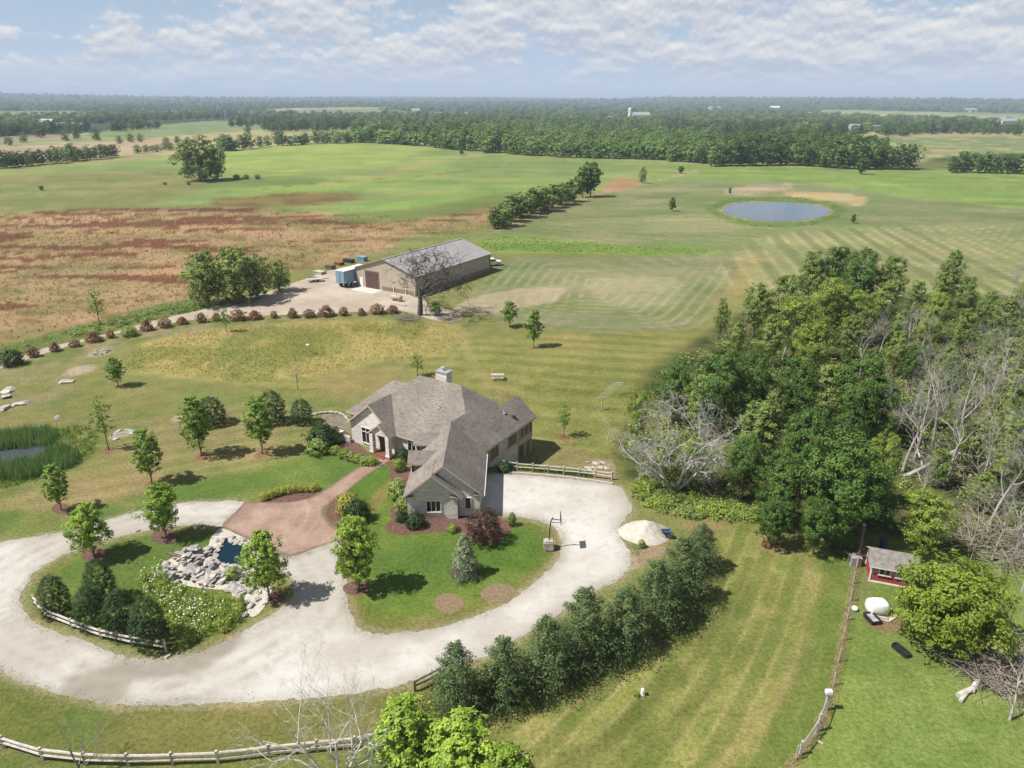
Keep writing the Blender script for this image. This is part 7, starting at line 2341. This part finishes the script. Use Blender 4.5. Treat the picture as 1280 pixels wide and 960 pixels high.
for k in range(5):
    mb = MB(); mb.box(c0 + Y3 * (.2 * (k % 3) - .2) + [0, 0, .06 + .1 * (k // 3)], (3.2, .18, .08), rb_z + rnd.uniform(-.03, .03)); mb.build('board', 'weathered_wood', bd_)
for k, (bx, by_, w, d, h_, mt, lb) in enumerate(((413, 336, 2.2, 1.4, 1.0, 'dark_wood', 'dark pallet stack behind the box trailer'), (424, 331, 2.0, 1.6, .8, 'rust', 'rusty pallet stack with scrap beyond the trailer roof'), (436, 328, 3.0, 1.2, .9, 'black_metal', 'dark machinery pile at the weedy edge behind the barn'),
                                                 (453, 326, 2.4, 1.4, 1.2, 'blue_box', 'blue-grey crate stack behind the barn gable'), (400, 342, 2.6, 1.6, .7, 'weathered_wood', 'grey pallet stack at the yard edge'), (392, 350, 2.0, 1.5, .6, 'dark_wood', 'low dark pallet stack beside the tree clump'))):
    c0 = G(bx, by_); o = empty('pallet_stack', c0); tag(o, lb, 'pallets')
    nl = max(3, int(h_ / .15))
    for j in range(nl):
        mb = MB(); mb.box(c0 + [rnd.uniform(-.06, .06), rnd.uniform(-.06, .06), .07 + j * h_ / nl], (w, d, h_ / nl * .7), rb_z + rnd.uniform(-.06, .06)); mb.build('pallet', mt, o)
c0 = G(394, 352); ut = empty('flat_trailer', c0); tag(ut, 'small flat trailer frame standing at the yard edge', 'trailer')
mb = MB(); mb.box(c0 + [0, 0, .6], (3.4, 1.6, .14), .4); mb.build('deck', 'weathered_wood', ut)
mb = MB(); mb.bar(c0 + [1.6, .6, .58], c0 + [2.9, 1.15, .5], .1, .1); mb.build('tongue', 'black_metal', ut)
for s_ in (-1, 1):
    wheel(ut, c0 + [-s_ * .35, s_ * .8, .33], (-math.sin(.4), math.cos(.4), 0), .33, .2)
FPX_ = [(438, 326), (452, 321), (466, 317), (480, 313), (494, 310), (508, 306.5)]
fo = empty('field_fence', G(*FPX_[0])); tag(fo, 'thin post fence between the barn and the weedy field', 'fence')
for bx, by_ in FPX_:
    q = G(bx, by_); mb = MB(); mb.box(q + [0, 0, .6], (.12, .12, 1.3)); mb.build('post', 'weathered_wood', fo)
for z in (.5, 1.0):
    mb = MB(); mb.tube([G(*p_) + [0, 0, z] for p_ in FPX_], .02, 3, cap=False); mb.build('wire', 'twig', fo)
sheet('dirt_patch', disc(562, 398, 16, 3.5), [], 0.009, 'dirt', 1.0, 0.2, None, 'grey dirt patch where the lane passes the dead tree', 'dirt', follow=True)
#==PART7==
# ------------------------------------------------------------------ haze
m, t = new_mat('haze')
pv = t.n('ShaderNodeVolumePrincipled', i_Density=HAZE)
pv.inputs['Color'].default_value = (0.66, 0.80, 1.0, 1)
pv.inputs['Anisotropy'].default_value = 0.0
o_ = t.n('ShaderNodeOutputMaterial')
t.t.links.new(pv.outputs[0], o_.inputs['Volume'])
mb = MB(); mb.box((0, 0, 70), (56000, 56000, 150))
tag(mb.build('haze', 'haze'), 'thin blue summer haze over the whole countryside', 'haze', kind='stuff')
